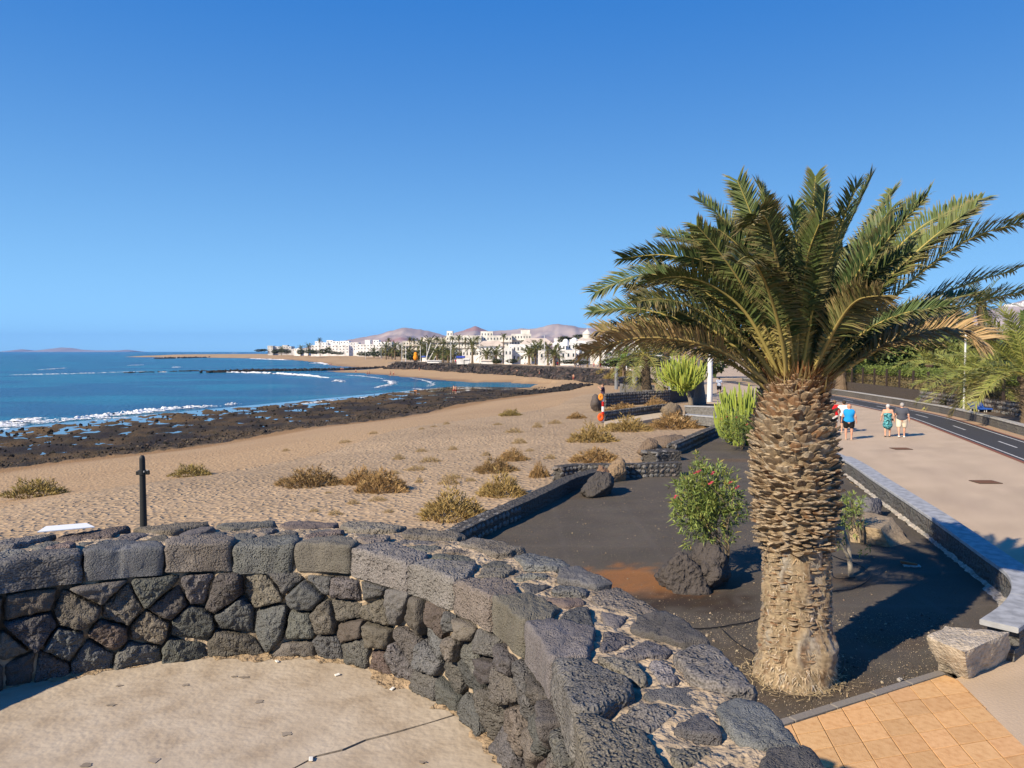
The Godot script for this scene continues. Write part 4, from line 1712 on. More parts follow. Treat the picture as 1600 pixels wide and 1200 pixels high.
	# fronds: [image points of the frond, depth of its tip against the trunk, how brown]
	var key := [
		[[[1205, 603], [1170, 575], [1120, 545], [1060, 530], [1000, 528], [955, 537], [915, 551]], -0.6, 0.85],
		[[[1210, 600], [1165, 560], [1110, 522], [1045, 494], [985, 482], [926, 487]], 0.4, 0.32],
		[[[1210, 600], [1160, 557], [1105, 522], [1050, 504], [983, 506]], 1.1, 0.4],
		[[[1220, 598], [1190, 540], [1130, 477], [1060, 438], [1000, 430], [930, 457]], -0.2, 0.35],
		[[[1220, 598], [1195, 530], [1140, 450], [1085, 412], [1035, 398], [973, 404]], 0.5, 0.25],
		[[[1225, 595], [1205, 520], [1160, 440], [1100, 388], [1038, 368]], 0.8, 0.2],
		[[[1228, 595], [1215, 500], [1185, 420], [1145, 357], [1094, 313]], 0.7, 0.15],
		[[[1230, 595], [1222, 490], [1200, 400], [1177, 345], [1149, 302]], 1.2, 0.12],
		[[[1235, 595], [1228, 480], [1215, 380], [1202, 328], [1184, 289]], 0.9, 0.1],
		[[[1215, 600], [1185, 555], [1135, 512], [1080, 480], [1035, 468], [995, 472]], -1.2, 0.5],
		[[[1222, 600], [1198, 545], [1162, 485], [1112, 446], [1060, 432], [1012, 440]], -0.9, 0.38],
		[[[1237, 602], [1232, 530], [1222, 450], [1208, 380], [1197, 343], [1185, 338], [1172, 352]], -1.6, 0.5],
		[[[1230, 602], [1225, 550], [1210, 482], [1188, 425], [1168, 402], [1150, 412]], -2.0, 0.5],
		[[[1258, 595], [1262, 480], [1267, 375], [1274, 276]], 0.2, 0.02],
		[[[1262, 595], [1272, 480], [1281, 385], [1289, 300]], -0.4, 0.12],
		[[[1250, 595], [1248, 480], [1246, 400], [1240, 322]], 0.1, 0.0],
		[[[1265, 596], [1285, 490], [1310, 390], [1336, 330], [1361, 278]], 0.4, 0.2],
		[[[1268, 596], [1300, 490], [1335, 400], [1368, 345], [1396, 299]], 0.9, 0.3],
		[[[1268, 597], [1305, 500], [1350, 410], [1392, 355], [1432, 315]], 1.3, 0.15],
		[[[1272, 598], [1310, 520], [1365, 430], [1430, 362], [1490, 328], [1534, 311]], 0.3, 0.25],
		[[[1272, 598], [1315, 530], [1375, 450], [1440, 387], [1490, 347], [1522, 326]], -0.3, 0.35],
		[[[1275, 600], [1320, 550], [1380, 482], [1450, 417], [1520, 371], [1591, 349]], -0.4, 0.4],
		[[[1275, 602], [1330, 555], [1390, 507], [1460, 465], [1530, 438], [1586, 423]], 0.5, 0.12],
		[[[1278, 603], [1340, 565], [1410, 522], [1480, 489], [1550, 466], [1606, 456]], 0.0, 0.3],
		[[[1280, 606], [1330, 570], [1390, 535], [1450, 517], [1500, 517], [1534, 532]], -0.7, 0.9],
		[[[1262, 600], [1290, 540], [1318, 492], [1342, 468], [1374, 462]], -1.9, 0.6],
		[[[1278, 606], [1320, 575], [1370, 548], [1420, 533], [1460, 545]], 0.6, 0.3],
		[[[1222, 598], [1196, 545], [1150, 490], [1095, 455], [1040, 442], [985, 452]], 0.2, 0.3],
		[[[1226, 598], [1205, 525], [1168, 455], [1118, 415], [1070, 400]], -0.5, 0.25],
		[[[1232, 598], [1218, 515], [1192, 440], [1160, 390], [1122, 358]], -0.3, 0.2],
		[[[1272, 602], [1308, 556], [1362, 512], [1420, 488], [1475, 480]], -1.1, 0.35],
		[[[1266, 600], [1292, 535], [1330, 470], [1372, 425], [1420, 395]], -0.9, 0.3],
		[[[1266, 600], [1296, 530], [1338, 460], [1385, 405], [1440, 372]], 0.9, 0.2],
		[[[1245, 600], [1246, 530], [1255, 460], [1262, 400], [1280, 350]], -1.3, 0.2],
		[[[1225, 600], [1200, 560], [1150, 530], [1100, 520], [1055, 530]], 0.9, 0.3],
		[[[1240, 602], [1236, 540], [1222, 470], [1200, 425], [1180, 410]], -1.5, 0.35],
	]
	var stump := Vector3(-0.02, 3.75, 0)
	var n := 0
	for e in key:
		var pts := []
		var m: int = e[0].size()
		for k in m:
			var f := float(k) / (m - 1)
			pts.append(at_depth(e[0][k][0], e[0][k][1], -foot.z + e[1] * pow(f, 1.1) + signf(e[1]) * 0.12) - foot)
		var path := spline(pts, 5)
		new_frond(palm, path, e[2], n)
		n += 1
	for k in 44:
		var az := k * 2.39996 + 0.4
		var ring := k / 44.0
		var elev := lerpf(1.35, 0.6, pow(ring, 0.9)) + rng.randf_range(-0.1, 0.1)
		var length := rng.randf_range(2.1, 2.7)
		if sin(az) > 0.1 and ring > 0.42:
			continue
		var base := stump + Vector3(cos(az), 0, sin(az)) * lerpf(0.12, 0.33, ring) + Vector3.UP * lerpf(0.2, 0.0, ring)
		var path := arch(base, az, elev, length, lerpf(0.35, 0.8, ring), 18)
		new_frond(palm, path, clampf(ring * 0.55 + rng.randf_range(-0.15, 0.2), 0.0, 0.9), 100 + k)
	# brown sheath fibre and spiny stubs between the leaf stalks
	g = Geo.new()
	for k in 1500:
		var a := rng.randf_range(0, TAU)
		var d := Vector3(cos(a), 0, sin(a))
		var p := stump + d * rng.randf_range(0.1, 0.42) + Vector3.UP * rng.randf_range(-0.05, 0.3)
		var dir := (d * rng.randf_range(0.3, 1.2) + Vector3.UP * rng.randf_range(0.2, 1.2) + Vector3(rng.randf_range(-0.5, 0.5), 0, rng.randf_range(-0.5, 0.5))).normalized()
		var acr := dir.cross(Vector3.UP).normalized()
		var w := rng.randf_range(0.004, 0.016)
		g.col = jit([lin(0.30, 0.16, 0.07), lin(0.45, 0.33, 0.14), lin(0.22, 0.10, 0.045)][k % 3], 0.25)
		g.tri3(p - acr * w, p + acr * w, p + dir * rng.randf_range(0.1, 0.42))
	obj("crown_fibre", g.mesh(), M.dry, palm).set_meta("kind", "stuff")

func new_frond(palm: Node3D, path: PackedVector3Array, brown: float, sd: int) -> void:
	var leaf := Geo.new()
	var stem := Geo.new()
	var tone := lin(0.115, 0.14, 0.045).lerp(lin(0.07, 0.108, 0.042), rng.randf())
	if sd == 15:
		tone = lin(0.22, 0.26, 0.08)
	add_frond(leaf, stem, path, 185, 0.46 if sd == 24 else rng.randf_range(0.32, 0.38), brown * 0.8, 0.036, tone, 0.021, true, 0.4)
	var fr := obj("frond", leaf.mesh(), M.frond, palm)
	obj("leaf_stalk", stem.mesh(true), M.plain, fr)

# a whole smaller palm with its own parts; used for the palms of the town and the roadside
func make_palm(called: String, label: String, at: Vector3, height: float, radius: float, fronds: int, length: float, pairs: int, tone: Color, skirt: float, group := "", wide := 0.035, boots := 0) -> Node3D:
	var t := thing(called, label, "palm tree", at, group)
	t.set_meta("stem", called)
	var g := Geo.new()
	var rows := 14
	var p := PackedVector3Array()
	var r := PackedFloat32Array()
	var lean := Vector3(rng.randf_range(-0.05, 0.05), 0, rng.randf_range(-0.05, 0.05)) * height
	for k in rows + 1:
		var f := float(k) / rows
		p.append(Vector3(0, f * height - 0.1, 0) + lean * f * f)
		r.append(radius * (1.25 - 0.35 * minf(f * 4.0, 1.0) + (0.35 if f > 0.86 else 0.0)) * (1.0 + 0.06 * (k % 2)))
	g.col = jit(lin(0.26, 0.19, 0.125), 0.12)
	g.tube(p, r, 12)
	var trunk := obj("trunk", g.mesh(), M.bark, t)
	var top := p[rows]
	if boots > 0:
		var bm := boot_mesh(77, lin(0.30, 0.215, 0.13))
		for k in boots:
			var h := lerpf(height * 0.25, height * 0.98, (k + 0.5) / boots)
			var a := k * 2.39996
			var d := Vector3(cos(a), 0, sin(a))
			var o := obj("leaf_base", bm, M.bark, trunk)
			o.basis = Basis(Vector3.UP.cross(d), (d * 0.8 + Vector3.UP * 0.6).cross(Vector3.UP.cross(d)), d * 0.8 + Vector3.UP * 0.6) * 1.3
			o.position = Vector3(0, h, 0) + d * radius * 0.9
	for k in fronds:
		var az := k * 2.39996 + at.x
		var ring := float(k) / fronds
		var elev := lerpf(1.3, -0.15 - skirt, ring) + rng.randf_range(-0.12, 0.12)
		var path := arch(top + Vector3(cos(az), 0, sin(az)) * radius * 0.5 + Vector3.UP * 0.1, az, elev, length * rng.randf_range(0.85, 1.1), lerpf(0.6, 1.35, ring), 9)
		var leaf := Geo.new()
		var stem := Geo.new()
		add_frond(leaf, stem, path, pairs, length * 0.19, clampf((ring - 0.6) * 1.2, 0.0, 0.9) * (1.0 if skirt > 0.0 else 0.45), 0.03, tone, wide, false)
		var fr := obj("frond", leaf.mesh(), M.frond, t)
		obj("leaf_stalk", stem.mesh(), M.plain, fr)
	return t

# ------------------------------------------------------------------ garden things
# a rough block between eight corners: bottom four and top four, both going round the same way
func block_rock(b: Array, t: Array, n: int, amp: float, col: Color, sd: float) -> ArrayMesh:
	var g := Geo.new()
	var mid := Vector3.ZERO
	for k in 4:
		mid += b[k] + t[k]
	mid /= 8.0
	var seen := {}
	var faces := []
	for k in 4:
		faces.append([b[k], b[(k + 1) % 4], t[(k + 1) % 4], t[k]])
	faces.append([t[0], t[1], t[2], t[3]])
	for f in faces:
		var first := g.v.size()
		for j in n + 1:
			for k in n + 1:
				var u := float(k) / n
				var v := float(j) / n
				var p: Vector3 = (f[0] as Vector3).lerp(f[1], u).lerp((f[3] as Vector3).lerp(f[2], u), v)
				var key := Vector3i((p * 2000.0).round())
				# soften the edges towards the middle
				var eu := minf(u, 1.0 - u)
				var ev := minf(v, 1.0 - v)
				var soft := maxf(0.0, 0.07 - minf(eu, ev)) / 0.07
				var d := (p - mid).normalized()
				p -= d * soft * amp * 0.6
				var q := p
				p += d * (nz.get_noise_3d(q.x * 2.2 + sd, q.y * 2.2, q.z * 2.2) * amp * 1.6 + nz.get_noise_3d(q.x * 8.0 + sd, q.y * 8.0, q.z * 8.0) * amp * 0.5)
				var tone := 1.0 + nz.get_noise_3d(q.x * 3.0 + sd, q.y * 3.0, q.z * 3.0) * 0.3
				g.col = Color(col.r * tone, col.g * tone, col.b * tone)
				if seen.has(key):
					g.pt(g.v[seen[key]])
				else:
					g.pt(p)
					seen[key] = g.v.size() - 1
		for j in n:
			for k in n:
				var a := first + j * (n + 1) + k
				var nn := (g.v[a + n + 2] - g.v[a]).cross(g.v[a + 1] - g.v[a])
				if nn.dot(g.v[a] - mid) > 0.0:
					g.quad(a, a + 1, a + n + 2, a + n + 1)
				else:
					g.quad(a, a + n + 1, a + n + 2, a + 1)
	return g.mesh(true)

func boulder(called: String, label: String, u: float, v: float, y: float, size: Vector3, turn: float, sd: int, col: Color, seg := 30, rows := 20) -> MeshInstance3D:
	var c := on_plane(u, v, y)
	var m := rock_mesh(sd, seg, rows, 0.34, 1.0, 8)
	var mt: StandardMaterial3D = M.rock.duplicate()
	mt.albedo_color = col.linear_to_srgb()
	var o := obj(called, m, mt)
	o.position = c + Vector3(0, size.y * 0.28, 0)
	o.basis = Basis(Vector3.UP, turn).scaled_local(size * 0.62)
	tag(o, label, "rock")
	return o

func leaf_blade(g: Geo, p: Vector3, dir: Vector3, l: float, w: float) -> void:
	var acr := dir.cross(Vector3.UP)
	if acr.length() < 0.05:
		acr = Vector3.RIGHT
	acr = acr.normalized().rotated(dir, rng.randf_range(-0.9, 0.9))
	var a := g.pt(p)
	var b := g.pt(p + dir * l * 0.45 + acr * w)
	var c := g.pt(p + dir * l * 0.45 - acr * w)
	var e := g.pt(p + dir * l + Vector3.DOWN * l * 0.12)
	g.tri(a, b, c)
	g.tri(c, b, e)

func build_oleander(label: String, foot: Vector3, crown: Vector3, size: Vector3, whorls: int, flowers: int, sd: int, trunks := 5) -> Node3D:
	var t := thing("oleander_bush", label, "bush", foot)
	rng.seed = sd
	for k in trunks:
		var st := Geo.new()
		st.col = jit(lin(0.30, 0.24, 0.17), 0.15)
		var end := crown - foot + Vector3(rng.randf_range(-0.6, 0.6) * size.x, rng.randf_range(-0.3, 0.5) * size.y, rng.randf_range(-0.6, 0.6) * size.z)
		var s0 := Vector3(rng.randf_range(-0.08, 0.08), 0, rng.randf_range(-0.08, 0.08))
		var mid := s0.lerp(end, 0.45) + Vector3(rng.randf_range(-0.1, 0.1), 0.12, rng.randf_range(-0.1, 0.1))
		var path := spline([s0, s0.lerp(mid, 0.5) + Vector3(0.02, 0.05, 0), mid, end], 4)
		var rad := PackedFloat32Array()
		for j in path.size():
			rad.append(lerpf(0.032, 0.008, float(j) / path.size()))
		st.tube(path, rad, 6)
		for b in 5:
			var f := rng.randf_range(0.4, 0.9)
			var p0 := path[int(f * (path.size() - 1))]
			var p1 := p0 + Vector3(rng.randf_range(-0.5, 0.5) * size.x, rng.randf_range(0.05, 0.6) * size.y, rng.randf_range(-0.5, 0.5) * size.z)
			st.tube(PackedVector3Array([p0, p0.lerp(p1, 0.5) + Vector3.UP * 0.05, p1]), PackedFloat32Array([0.012, 0.008, 0.004]), 5)
		obj("stem", st.mesh(true), M.bark, t)
	var g := Geo.new()
	for k in whorls:
		var d := Vector3(rng.randfn(), rng.randfn(), rng.randfn()).normalized()
		var lump := 0.78 + 0.42 * nz.get_noise_3d(d.x * 1.7 + sd, d.y * 1.7, d.z * 1.7)
		var r := pow(rng.randf(), 0.4) * lump
		var p := crown - foot + d * size * r
		var out := (d + Vector3.UP * 0.8).normalized()
		for j in 7:
			var dir := (out * rng.randf_range(0.3, 1.0) + Vector3(rng.randfn(), rng.randfn(), rng.randfn()) * 0.5).normalized()
			g.col = jit(lin(0.25, 0.29, 0.075).lerp(lin(0.12, 0.18, 0.055), rng.randf()), 0.2)
			if rng.randf() < 0.05:
				g.col = jit(lin(0.30, 0.24, 0.07), 0.2)
			leaf_blade(g, p, dir, rng.randf_range(0.09, 0.165), 0.011)
	obj("foliage", g.mesh(), M.leaf, t)
	for k in flowers:
		var d := Vector3(rng.randf_range(-1, 1), rng.randf_range(-0.2, 0.8), rng.randf_range(0.2, 1)).normalized()
		var p := crown - foot + d * size * 0.9
		var f := Geo.new()
		f.col = jit(lin(0.62, 0.07, 0.13), 0.2)
		for q in 3:
			for j in 5:
				var a := TAU * j / 5 + q
				var dir := Vector3(cos(a), 0.5, sin(a)).normalized()
				leaf_blade(f, p + Vector3(q * 0.02, q * 0.02, 0), dir, 0.04, 0.016)
		obj("flower", f.mesh(), M.leaf, t)
	return t

func hose(label: String, pts: Array) -> void:
	var w := []
	for p in pts:
		w.append(on_plane(p[0], p[1], PROM + 0.012))
	var path := spline(w, 8)
	var r := PackedFloat32Array()
	for k in path.size():
		r.append(0.0085)
		path[k].y += nz2.get_noise_1d(k * 0.3) * 0.006
	var g := Geo.new()
	g.tube(path, r, 6)
	tag(obj("irrigation_hose", g.mesh(true), M.hose), label, "hose")

func build_garden_things() -> void:
	var q := func(u: float, v: float, y: float) -> Vector3:
		return on_plane(u, v, y)
	# big pale block at the path
	var o := obj("stone_block", block_rock([q.call(1466, 1049, 4.86), q.call(1514, 1066, 4.86), q.call(1583, 1030, 4.86), q.call(1530, 1012, 4.86)], [q.call(1446, 994, 5.40), q.call(1507, 1019, 5.41), q.call(1581, 986, 5.43), q.call(1474, 976, 5.42)], 14, 0.04, lin(0.62, 0.53, 0.42), 3.0), M.mortar)
	tag(o, "big pale grey angular stone block between tiled path and seat wall", "rock")
	o = obj("stone_block", block_rock([q.call(1330, 849, 4.86), q.call(1392, 857, 4.86), q.call(1426, 851, 4.86), q.call(1372, 826, 4.86)], [q.call(1322, 818, 5.26), q.call(1376, 827, 5.27), q.call(1394, 808, 5.24), q.call(1340, 797, 5.22)], 10, 0.03, lin(0.46, 0.35, 0.225), 8.0), M.mortar)
	tag(o, "tan flat topped stone block beside the leafless sapling", "rock")
	boulder("boulder", "grey weathered boulder behind the tan stone block", 1345, 806, 4.9, Vector3(0.95, 0.6, 0.7), 0.3, 82, lin(0.24, 0.23, 0.24), 26, 16)
	var two := SurfaceTool.new()
	two.begin(Mesh.PRIMITIVE_TRIANGLES)
	var c0 := on_plane(1089, 915, PROM)
	for e in [[97, Vector3(-0.26, 0.20, 0.0), Vector3(0.52, 0.40, 0.50), 0.9], [98, Vector3(0.20, 0.26, -0.10), Vector3(0.50, 0.45, 0.46), 2.1], [99, Vector3(0.02, 0.12, -0.25), Vector3(0.6, 0.3, 0.35), 0.2]]:
		two.append_from(rock_mesh(e[0], 44, 30, 0.42, 1.0, 9), 0, Transform3D(Basis(Vector3.UP, e[3]).scaled_local(e[2]), e[1]))
	var lm: StandardMaterial3D = M.rock.duplicate()
	lm.albedo_color = lin(0.13, 0.115, 0.11).linear_to_srgb()
	var lb := obj("lava_boulder", two.commit(), lm)
	lb.position = c0
	tag(lb, "large dark cleft lava boulder beside the flowering oleander", "rock")
	boulder("lava_boulder", "dark jagged lava boulder on the gravel by the curved garden wall", 936, 772, 4.9, Vector3(1.15, 0.72, 0.85), 1.2, 92, lin(0.12, 0.11, 0.105), 34, 24)
	boulder("boulder", "sandy yellow boulder leaning against the garden wall", 962, 750, 4.9, Vector3(0.85, 0.72, 0.6), 0.7, 105, lin(0.42, 0.30, 0.19), 30, 20)
	boulder("boulder", "reddish squared stone next to the sandy yellow boulder", 941, 752, 4.9, Vector3(0.45, 0.62, 0.4), 0.2, 109, lin(0.34, 0.21, 0.14), 24, 16)
	# broken roof tile on a lump of mortar
	var c := on_plane(1420, 884, PROM)
	var t := thing("broken_tile", "broken terracotta tile lying on white mortar in the gravel", "tile", c)
	var g := Geo.new()
	g.col = lin(0.36, 0.13, 0.06)
	g.soft_box(Vector3(0, 0.05, 0), Vector3(0.15, 0.025, 0.07), 0.01, Basis.from_euler(Vector3(-0.15, -0.3, -0.12)))
	obj("tile_shard", g.mesh(), M.tile, t)
	g = Geo.new()
	g.col = lin(0.62, 0.58, 0.52)
	g.soft_box(Vector3(0.03, 0.015, 0.06), Vector3(0.16, 0.02, 0.06), 0.012, Basis.from_euler(Vector3(0.1, -0.2, 0)))
	obj("mortar_lump", g.mesh(), M.mortar, t)
	g = Geo.new()
	g.col = lin(0.62, 0.59, 0.54)
	g.soft_box(on_plane(1406, 1062, PROM + 0.02), Vector3(0.035, 0.018, 0.025), 0.008, Basis.from_euler(Vector3(0.2, 0.5, 0.1)))
	tag(obj("pebble", g.mesh(), M.rock), "small white pebble on the gravel by the kerb", "pebble")
	# scattered lighter grit on the dark gravel
	var pm := rock_mesh(21, 6, 4, 0.3)
	var list := []
	for k in 26000:
		var x := rng.randf_range(-0.5, 9.0)
		var z := rng.randf_range(-24.0, -8.3)
		if k % 2 == 0:
			x = rng.randf_range(1.0, 7.0)
			z = rng.randf_range(-12.5, -8.3)
		if Vector2(x, z).dot(PN) < -6.8 or z > -8.2 - (x - 2.6) * 0.5 or x > 8.2 + (-z - 14.0) * 0.22:
			continue
		if x < 1.6 and z > -6.5:
			continue
		var s := rng.randf_range(0.003, 0.0075)
		if k % 37 == 0:
			s = rng.randf_range(0.010, 0.026)
		list.append([Vector3(x, 4.897, z), s, jit([lin(0.07, 0.06, 0.055), lin(0.24, 0.19, 0.13), lin(0.34, 0.28, 0.20), lin(0.16, 0.12, 0.085)][k % 4], 0.2)])
	scatter("gravel_grit", pm, list, M.plain, "pale grit scattered over the dark gravel bed", "grit")
	# bushes
	build_oleander("bushy green oleander with pink flowers behind the dark lava boulder", on_plane(1132, 905, PROM), at_depth(1103, 785, 14.6), Vector3(0.82, 1.02, 0.78), 1050, 7, 31)
	build_oleander("small dark oleander with red buds under the green candelabra cactus", on_plane(1160, 702, PROM), at_depth(1152, 668, 33.0), Vector3(1.1, 0.95, 0.9), 520, 6, 37)
	build_oleander("patchy young oleander growing behind the tan stone block", on_plane(1352, 850, PROM), at_depth(1330, 800, 17.2), Vector3(0.36, 0.55, 0.36), 120, 0, 41, 3)
	# sapling with a forked pale trunk
	var foot := on_plane(1330, 899, PROM)
	t = thing("oleander_sapling", "forked pale oleander sapling with few leaves in the gravel", "sapling", foot)
	g = Geo.new()
	g.col = lin(0.48, 0.42, 0.34)
	var dd := -foot.z
	var pp := func(u: float, v: float, z: float) -> Vector3:
		return at_depth(u, v, dd + z) - foot
	g.tube(spline([Vector3(0, -0.05, 0), pp.call(1328, 880, 0.0), pp.call(1326, 858, 0.05), pp.call(1322, 840, 0.1), pp.call(1318, 822, 0.15)], 4), PackedFloat32Array([0.06, 0.055, 0.05, 0.048, 0.047, 0.046, 0.045, 0.043, 0.04, 0.036, 0.032, 0.03, 0.027, 0.024, 0.02, 0.018, 0.015]), 8)
	obj("trunk", g.mesh(true), M.bark, t)
	g = Geo.new()
	g.col = lin(0.48, 0.42, 0.34)
	g.tube(spline([pp.call(1327, 872, 0.0), pp.call(1316, 855, -0.05), pp.call(1308, 838, -0.1), pp.call(1303, 824, -0.1)], 4), PackedFloat32Array([0.036, 0.034, 0.032, 0.03, 0.028, 0.026, 0.025, 0.024, 0.022, 0.02, 0.018, 0.016, 0.014]), 8)
	obj("branch", g.mesh(true), M.bark, t)
	g = Geo.new()
	for e in [[1306, 826, -0.1, 0.16, 14], [1310, 850, 0.0, 0.15, 10], [1320, 820, 0.15, 0.12, 8], [1349, 862, -0.1, 0.05, 2], [1360, 856, -0.1, 0.05, 2]]:
		var cc: Vector3 = pp.call(e[0], e[1], e[2])
		for k in e[4]:
			var p: Vector3 = cc + Vector3(rng.randfn(), rng.randfn(), rng.randfn()) * e[3] * 0.5
			for j in 6:
				g.col = jit(lin(0.11, 0.17, 0.04), 0.25)
				leaf_blade(g, p, (Vector3(rng.randfn(), rng.randfn() + 0.4, rng.randfn())).normalized(), rng.randf_range(0.07, 0.13), 0.011)
	obj("foliage", g.mesh(), M.leaf, t)
	hose("black irrigation hose looped round the foot of the big palm", [[1128, 983], [1150, 1003], [1178, 1022], [1173, 1036], [1180, 1054], [1208, 1070], [1250, 1075], [1292, 1070], [1317, 1048], [1320, 1030]])
	hose("black irrigation hose running over the gravel behind the big palm", [[1072, 982], [1110, 981], [1150, 975], [1182, 968], [1230, 945], [1283, 926], [1330, 920], [1358, 905], [1357, 893], [1340, 882], [1310, 872], [1287, 862]])
	hose("small ring of black hose round the pale sapling", [[1299, 893], [1303, 902], [1318, 904], [1336, 902]])
	# post with a pipe clamp standing behind the lava wall
	var base := on_plane(223, 925, 4.6)
	var pd := 12.0
	base = at_depth(224, 805, pd)
	base.y = ground_at(base.x, base.z)[0]
	t = thing("black_post", "round topped black post with a clamp behind the lava wall", "post", base)
	var top := at_depth(222, 711, pd).y - base.y
	g = Geo.new()
	g.lathe(Vector3.ZERO, [[0.0, -0.2], [0.062, -0.2], [0.058, top * 0.5], [0.046, top - 0.5], [0.044, top - 0.07], [0.038, top - 0.03], [0.022, top - 0.006], [0.0, top]], 20)
	for k in range(0, g.i.size(), 3):
		var s := g.i[k]
		g.i[k] = g.i[k + 1]
		g.i[k + 1] = s
	obj("tube", g.mesh(true), M.post, t)
	var cy := at_depth(222, 738, pd).y - base.y
	g = Geo.new()
	g.lathe(Vector3(0, cy, 0), [[0.05, -0.035], [0.062, -0.035], [0.062, 0.035], [0.05, 0.035]], 16)
	g.soft_box(Vector3(0.085, cy, 0.01), Vector3(0.03, 0.034, 0.02), 0.006)
	g.soft_box(Vector3(-0.075, cy - 0.01, 0.01), Vector3(0.02, 0.03, 0.02), 0.006)
	obj("clamp", g.mesh(), M.post, t)
	g = Geo.new()
	g.box(Vector3(0.05, cy + 0.02, 0.055), Vector3(0.006, 0.012, 0.005))
	g.box(Vector3(0.09, cy + 0.04, 0.03), Vector3(0.012, 0.006, 0.006))
	g.col = lin(0.5, 0.5, 0.5)
	obj("bolt", g.mesh(), M.metal, t)

# ------------------------------------------------------------------ dry shrubs of the beach
func shrub_mesh(sd: int, twigs: int, tone: Color, tip: Color) -> ArrayMesh:
	rng.seed = sd
	var g := Geo.new()
	for k in twigs:
		var a := rng.randf_range(0, TAU)
		var r := sqrt(rng.randf())
		var edge := 1.0 + 0.35 * nz2.get_noise_2d(cos(a) * 1.5 + sd, sin(a) * 1.5)
		var h := (1.0 - r * r) * 0.9 * (0.75 + 0.6 * nz2.get_noise_2d(cos(a) * r * 2.5 + sd, sin(a) * r * 2.5 + 7.0))
		var p := Vector3(cos(a) * r * edge, maxf(0.0, h) * pow(rng.randf(), 0.45), sin(a) * r * edge)
		var d := (Vector3(cos(a) * r, 0.85, sin(a) * r) + Vector3(rng.randfn(), rng.randfn() * 0.6, rng.randfn()) * 0.55).normalized()
		var l := rng.randf_range(0.10, 0.26)
		var acr := d.cross(Vector3(rng.randfn(), rng.randfn(), rng.randfn())).normalized()
		var w := rng.randf_range(0.010, 0.03)
		g.col = jit(tone.lerp(tip, smoothstep(0.2, 0.8, rng.randf())), 0.3)
		g.tri3(p - acr * w, p + acr * w, p + d * l)
	return g.mesh()

func build_shrubs() -> void:
	var kinds := []
	kinds.append(shrub_mesh(201, 2600, lin(0.25, 0.155, 0.065), lin(0.36, 0.235, 0.105)))
	kinds.append(shrub_mesh(202, 2600, lin(0.20, 0.13, 0.06), lin(0.30, 0.20, 0.09)))
	kinds.append(shrub_mesh(203, 2600, lin(0.25, 0.175, 0.065), lin(0.35, 0.25, 0.10)))
	kinds.append(shrub_mesh(204, 2200, lin(0.21, 0.155, 0.055), lin(0.30, 0.235, 0.085)))
	kinds.append(shrub_mesh(205, 900, lin(0.26, 0.19, 0.09), lin(0.36, 0.26, 0.13)))
	rng.seed = 77
	# [left, right, base row, height in px, kind, label]
	var big := [
		[5, 92, 776, 26, 3, "rounded olive brown shrub alone on the sand near the black post"],
		[266, 325, 744, 18, 3, "low olive shrub on the sand ridge beyond the black post"],
		[432, 530, 760, 27, 1, "wide brown shrub on open sand with a bare trailing end"],
		[530, 600, 757, 24, 0, "brown shrub joined to a larger clump beside it"],
		[555, 640, 769, 32, 0, "large domed brown shrub, front half of a double clump"],
		[648, 757, 811, 40, 2, "largest straw coloured shrub beside the end of the garden wall"],
		[748, 822, 776, 34, 2, "dense round straw coloured shrub near the dark garden wall"],
		[743, 806, 738, 22, 1, "brown shrub at the foot of a taller brown shrub"],
		[778, 824, 720, 18, 0, "upright brown shrub behind another brown shrub"],
		[826, 858, 746, 22, 0, "small tufted brown shrub between round straw shrub and stones"],
		[781, 815, 650, 10, 3, "olive shrub close to the reef edge on the upper sand"],
		[893, 975, 722, 20, 0, "flat wide straw shrub in front of the stone garden wall"],
		[885, 916, 654, 9, 0, "low brown shrub on sand left of the striped post"],
		[893, 960, 691, 26, 2, "broad straw mound below the striped post"],
		[950, 1018, 674, 22, 2, "straw mound between striped post and pale path"],
		[1014, 1100, 670, 24, 0, "long golden brown mound above the red earth"],
		[945, 1010, 645, 14, 0, "golden scrub under the tall stone wall"],
		[1005, 1046, 640, 18, 0, "brown scrub heap beside the pale leaning boulder"],
		[920, 975, 596, 18, 3, "bright green olive shrub covering the rocks at the bay end"],
		[945, 990, 592, 18, 3, "olive green shrub beside the small trunk palm"],
	]
	for e in big:
		place_shrub(kinds, e)
	var small := [[613, 632, 718, 10], [655, 690, 722, 9], [633, 668, 735, 8], [685, 718, 757, 17], [700, 724, 748, 8], [648, 662, 754, 9], [752, 768, 712, 7], [800, 825, 693, 9], [832, 848, 668, 9], [858, 878, 662, 7], [790, 818, 676, 8], [648, 668, 706, 6], [700, 716, 703, 7], [692, 704, 663, 5], [653, 664, 671, 4], [672, 684, 667, 3], [527, 553, 692, 5], [440, 453, 705, 5], [575, 592, 678, 5], [480, 500, 800, 6], [510, 536, 805, 9], [597, 617, 801, 6], [540, 562, 788, 9], [575, 606, 783, 8], [725, 745, 752, 7], [850, 870, 717, 8], [770, 786, 664, 4], [868, 886, 735, 6], [606, 625, 741, 7], [690, 706, 775, 8], [505, 520, 771, 4], [820, 836, 705, 5]]
	for e in small:
		e.append_array([4, "sparse dry tuft on open sand"])
		place_shrub(kinds, e)

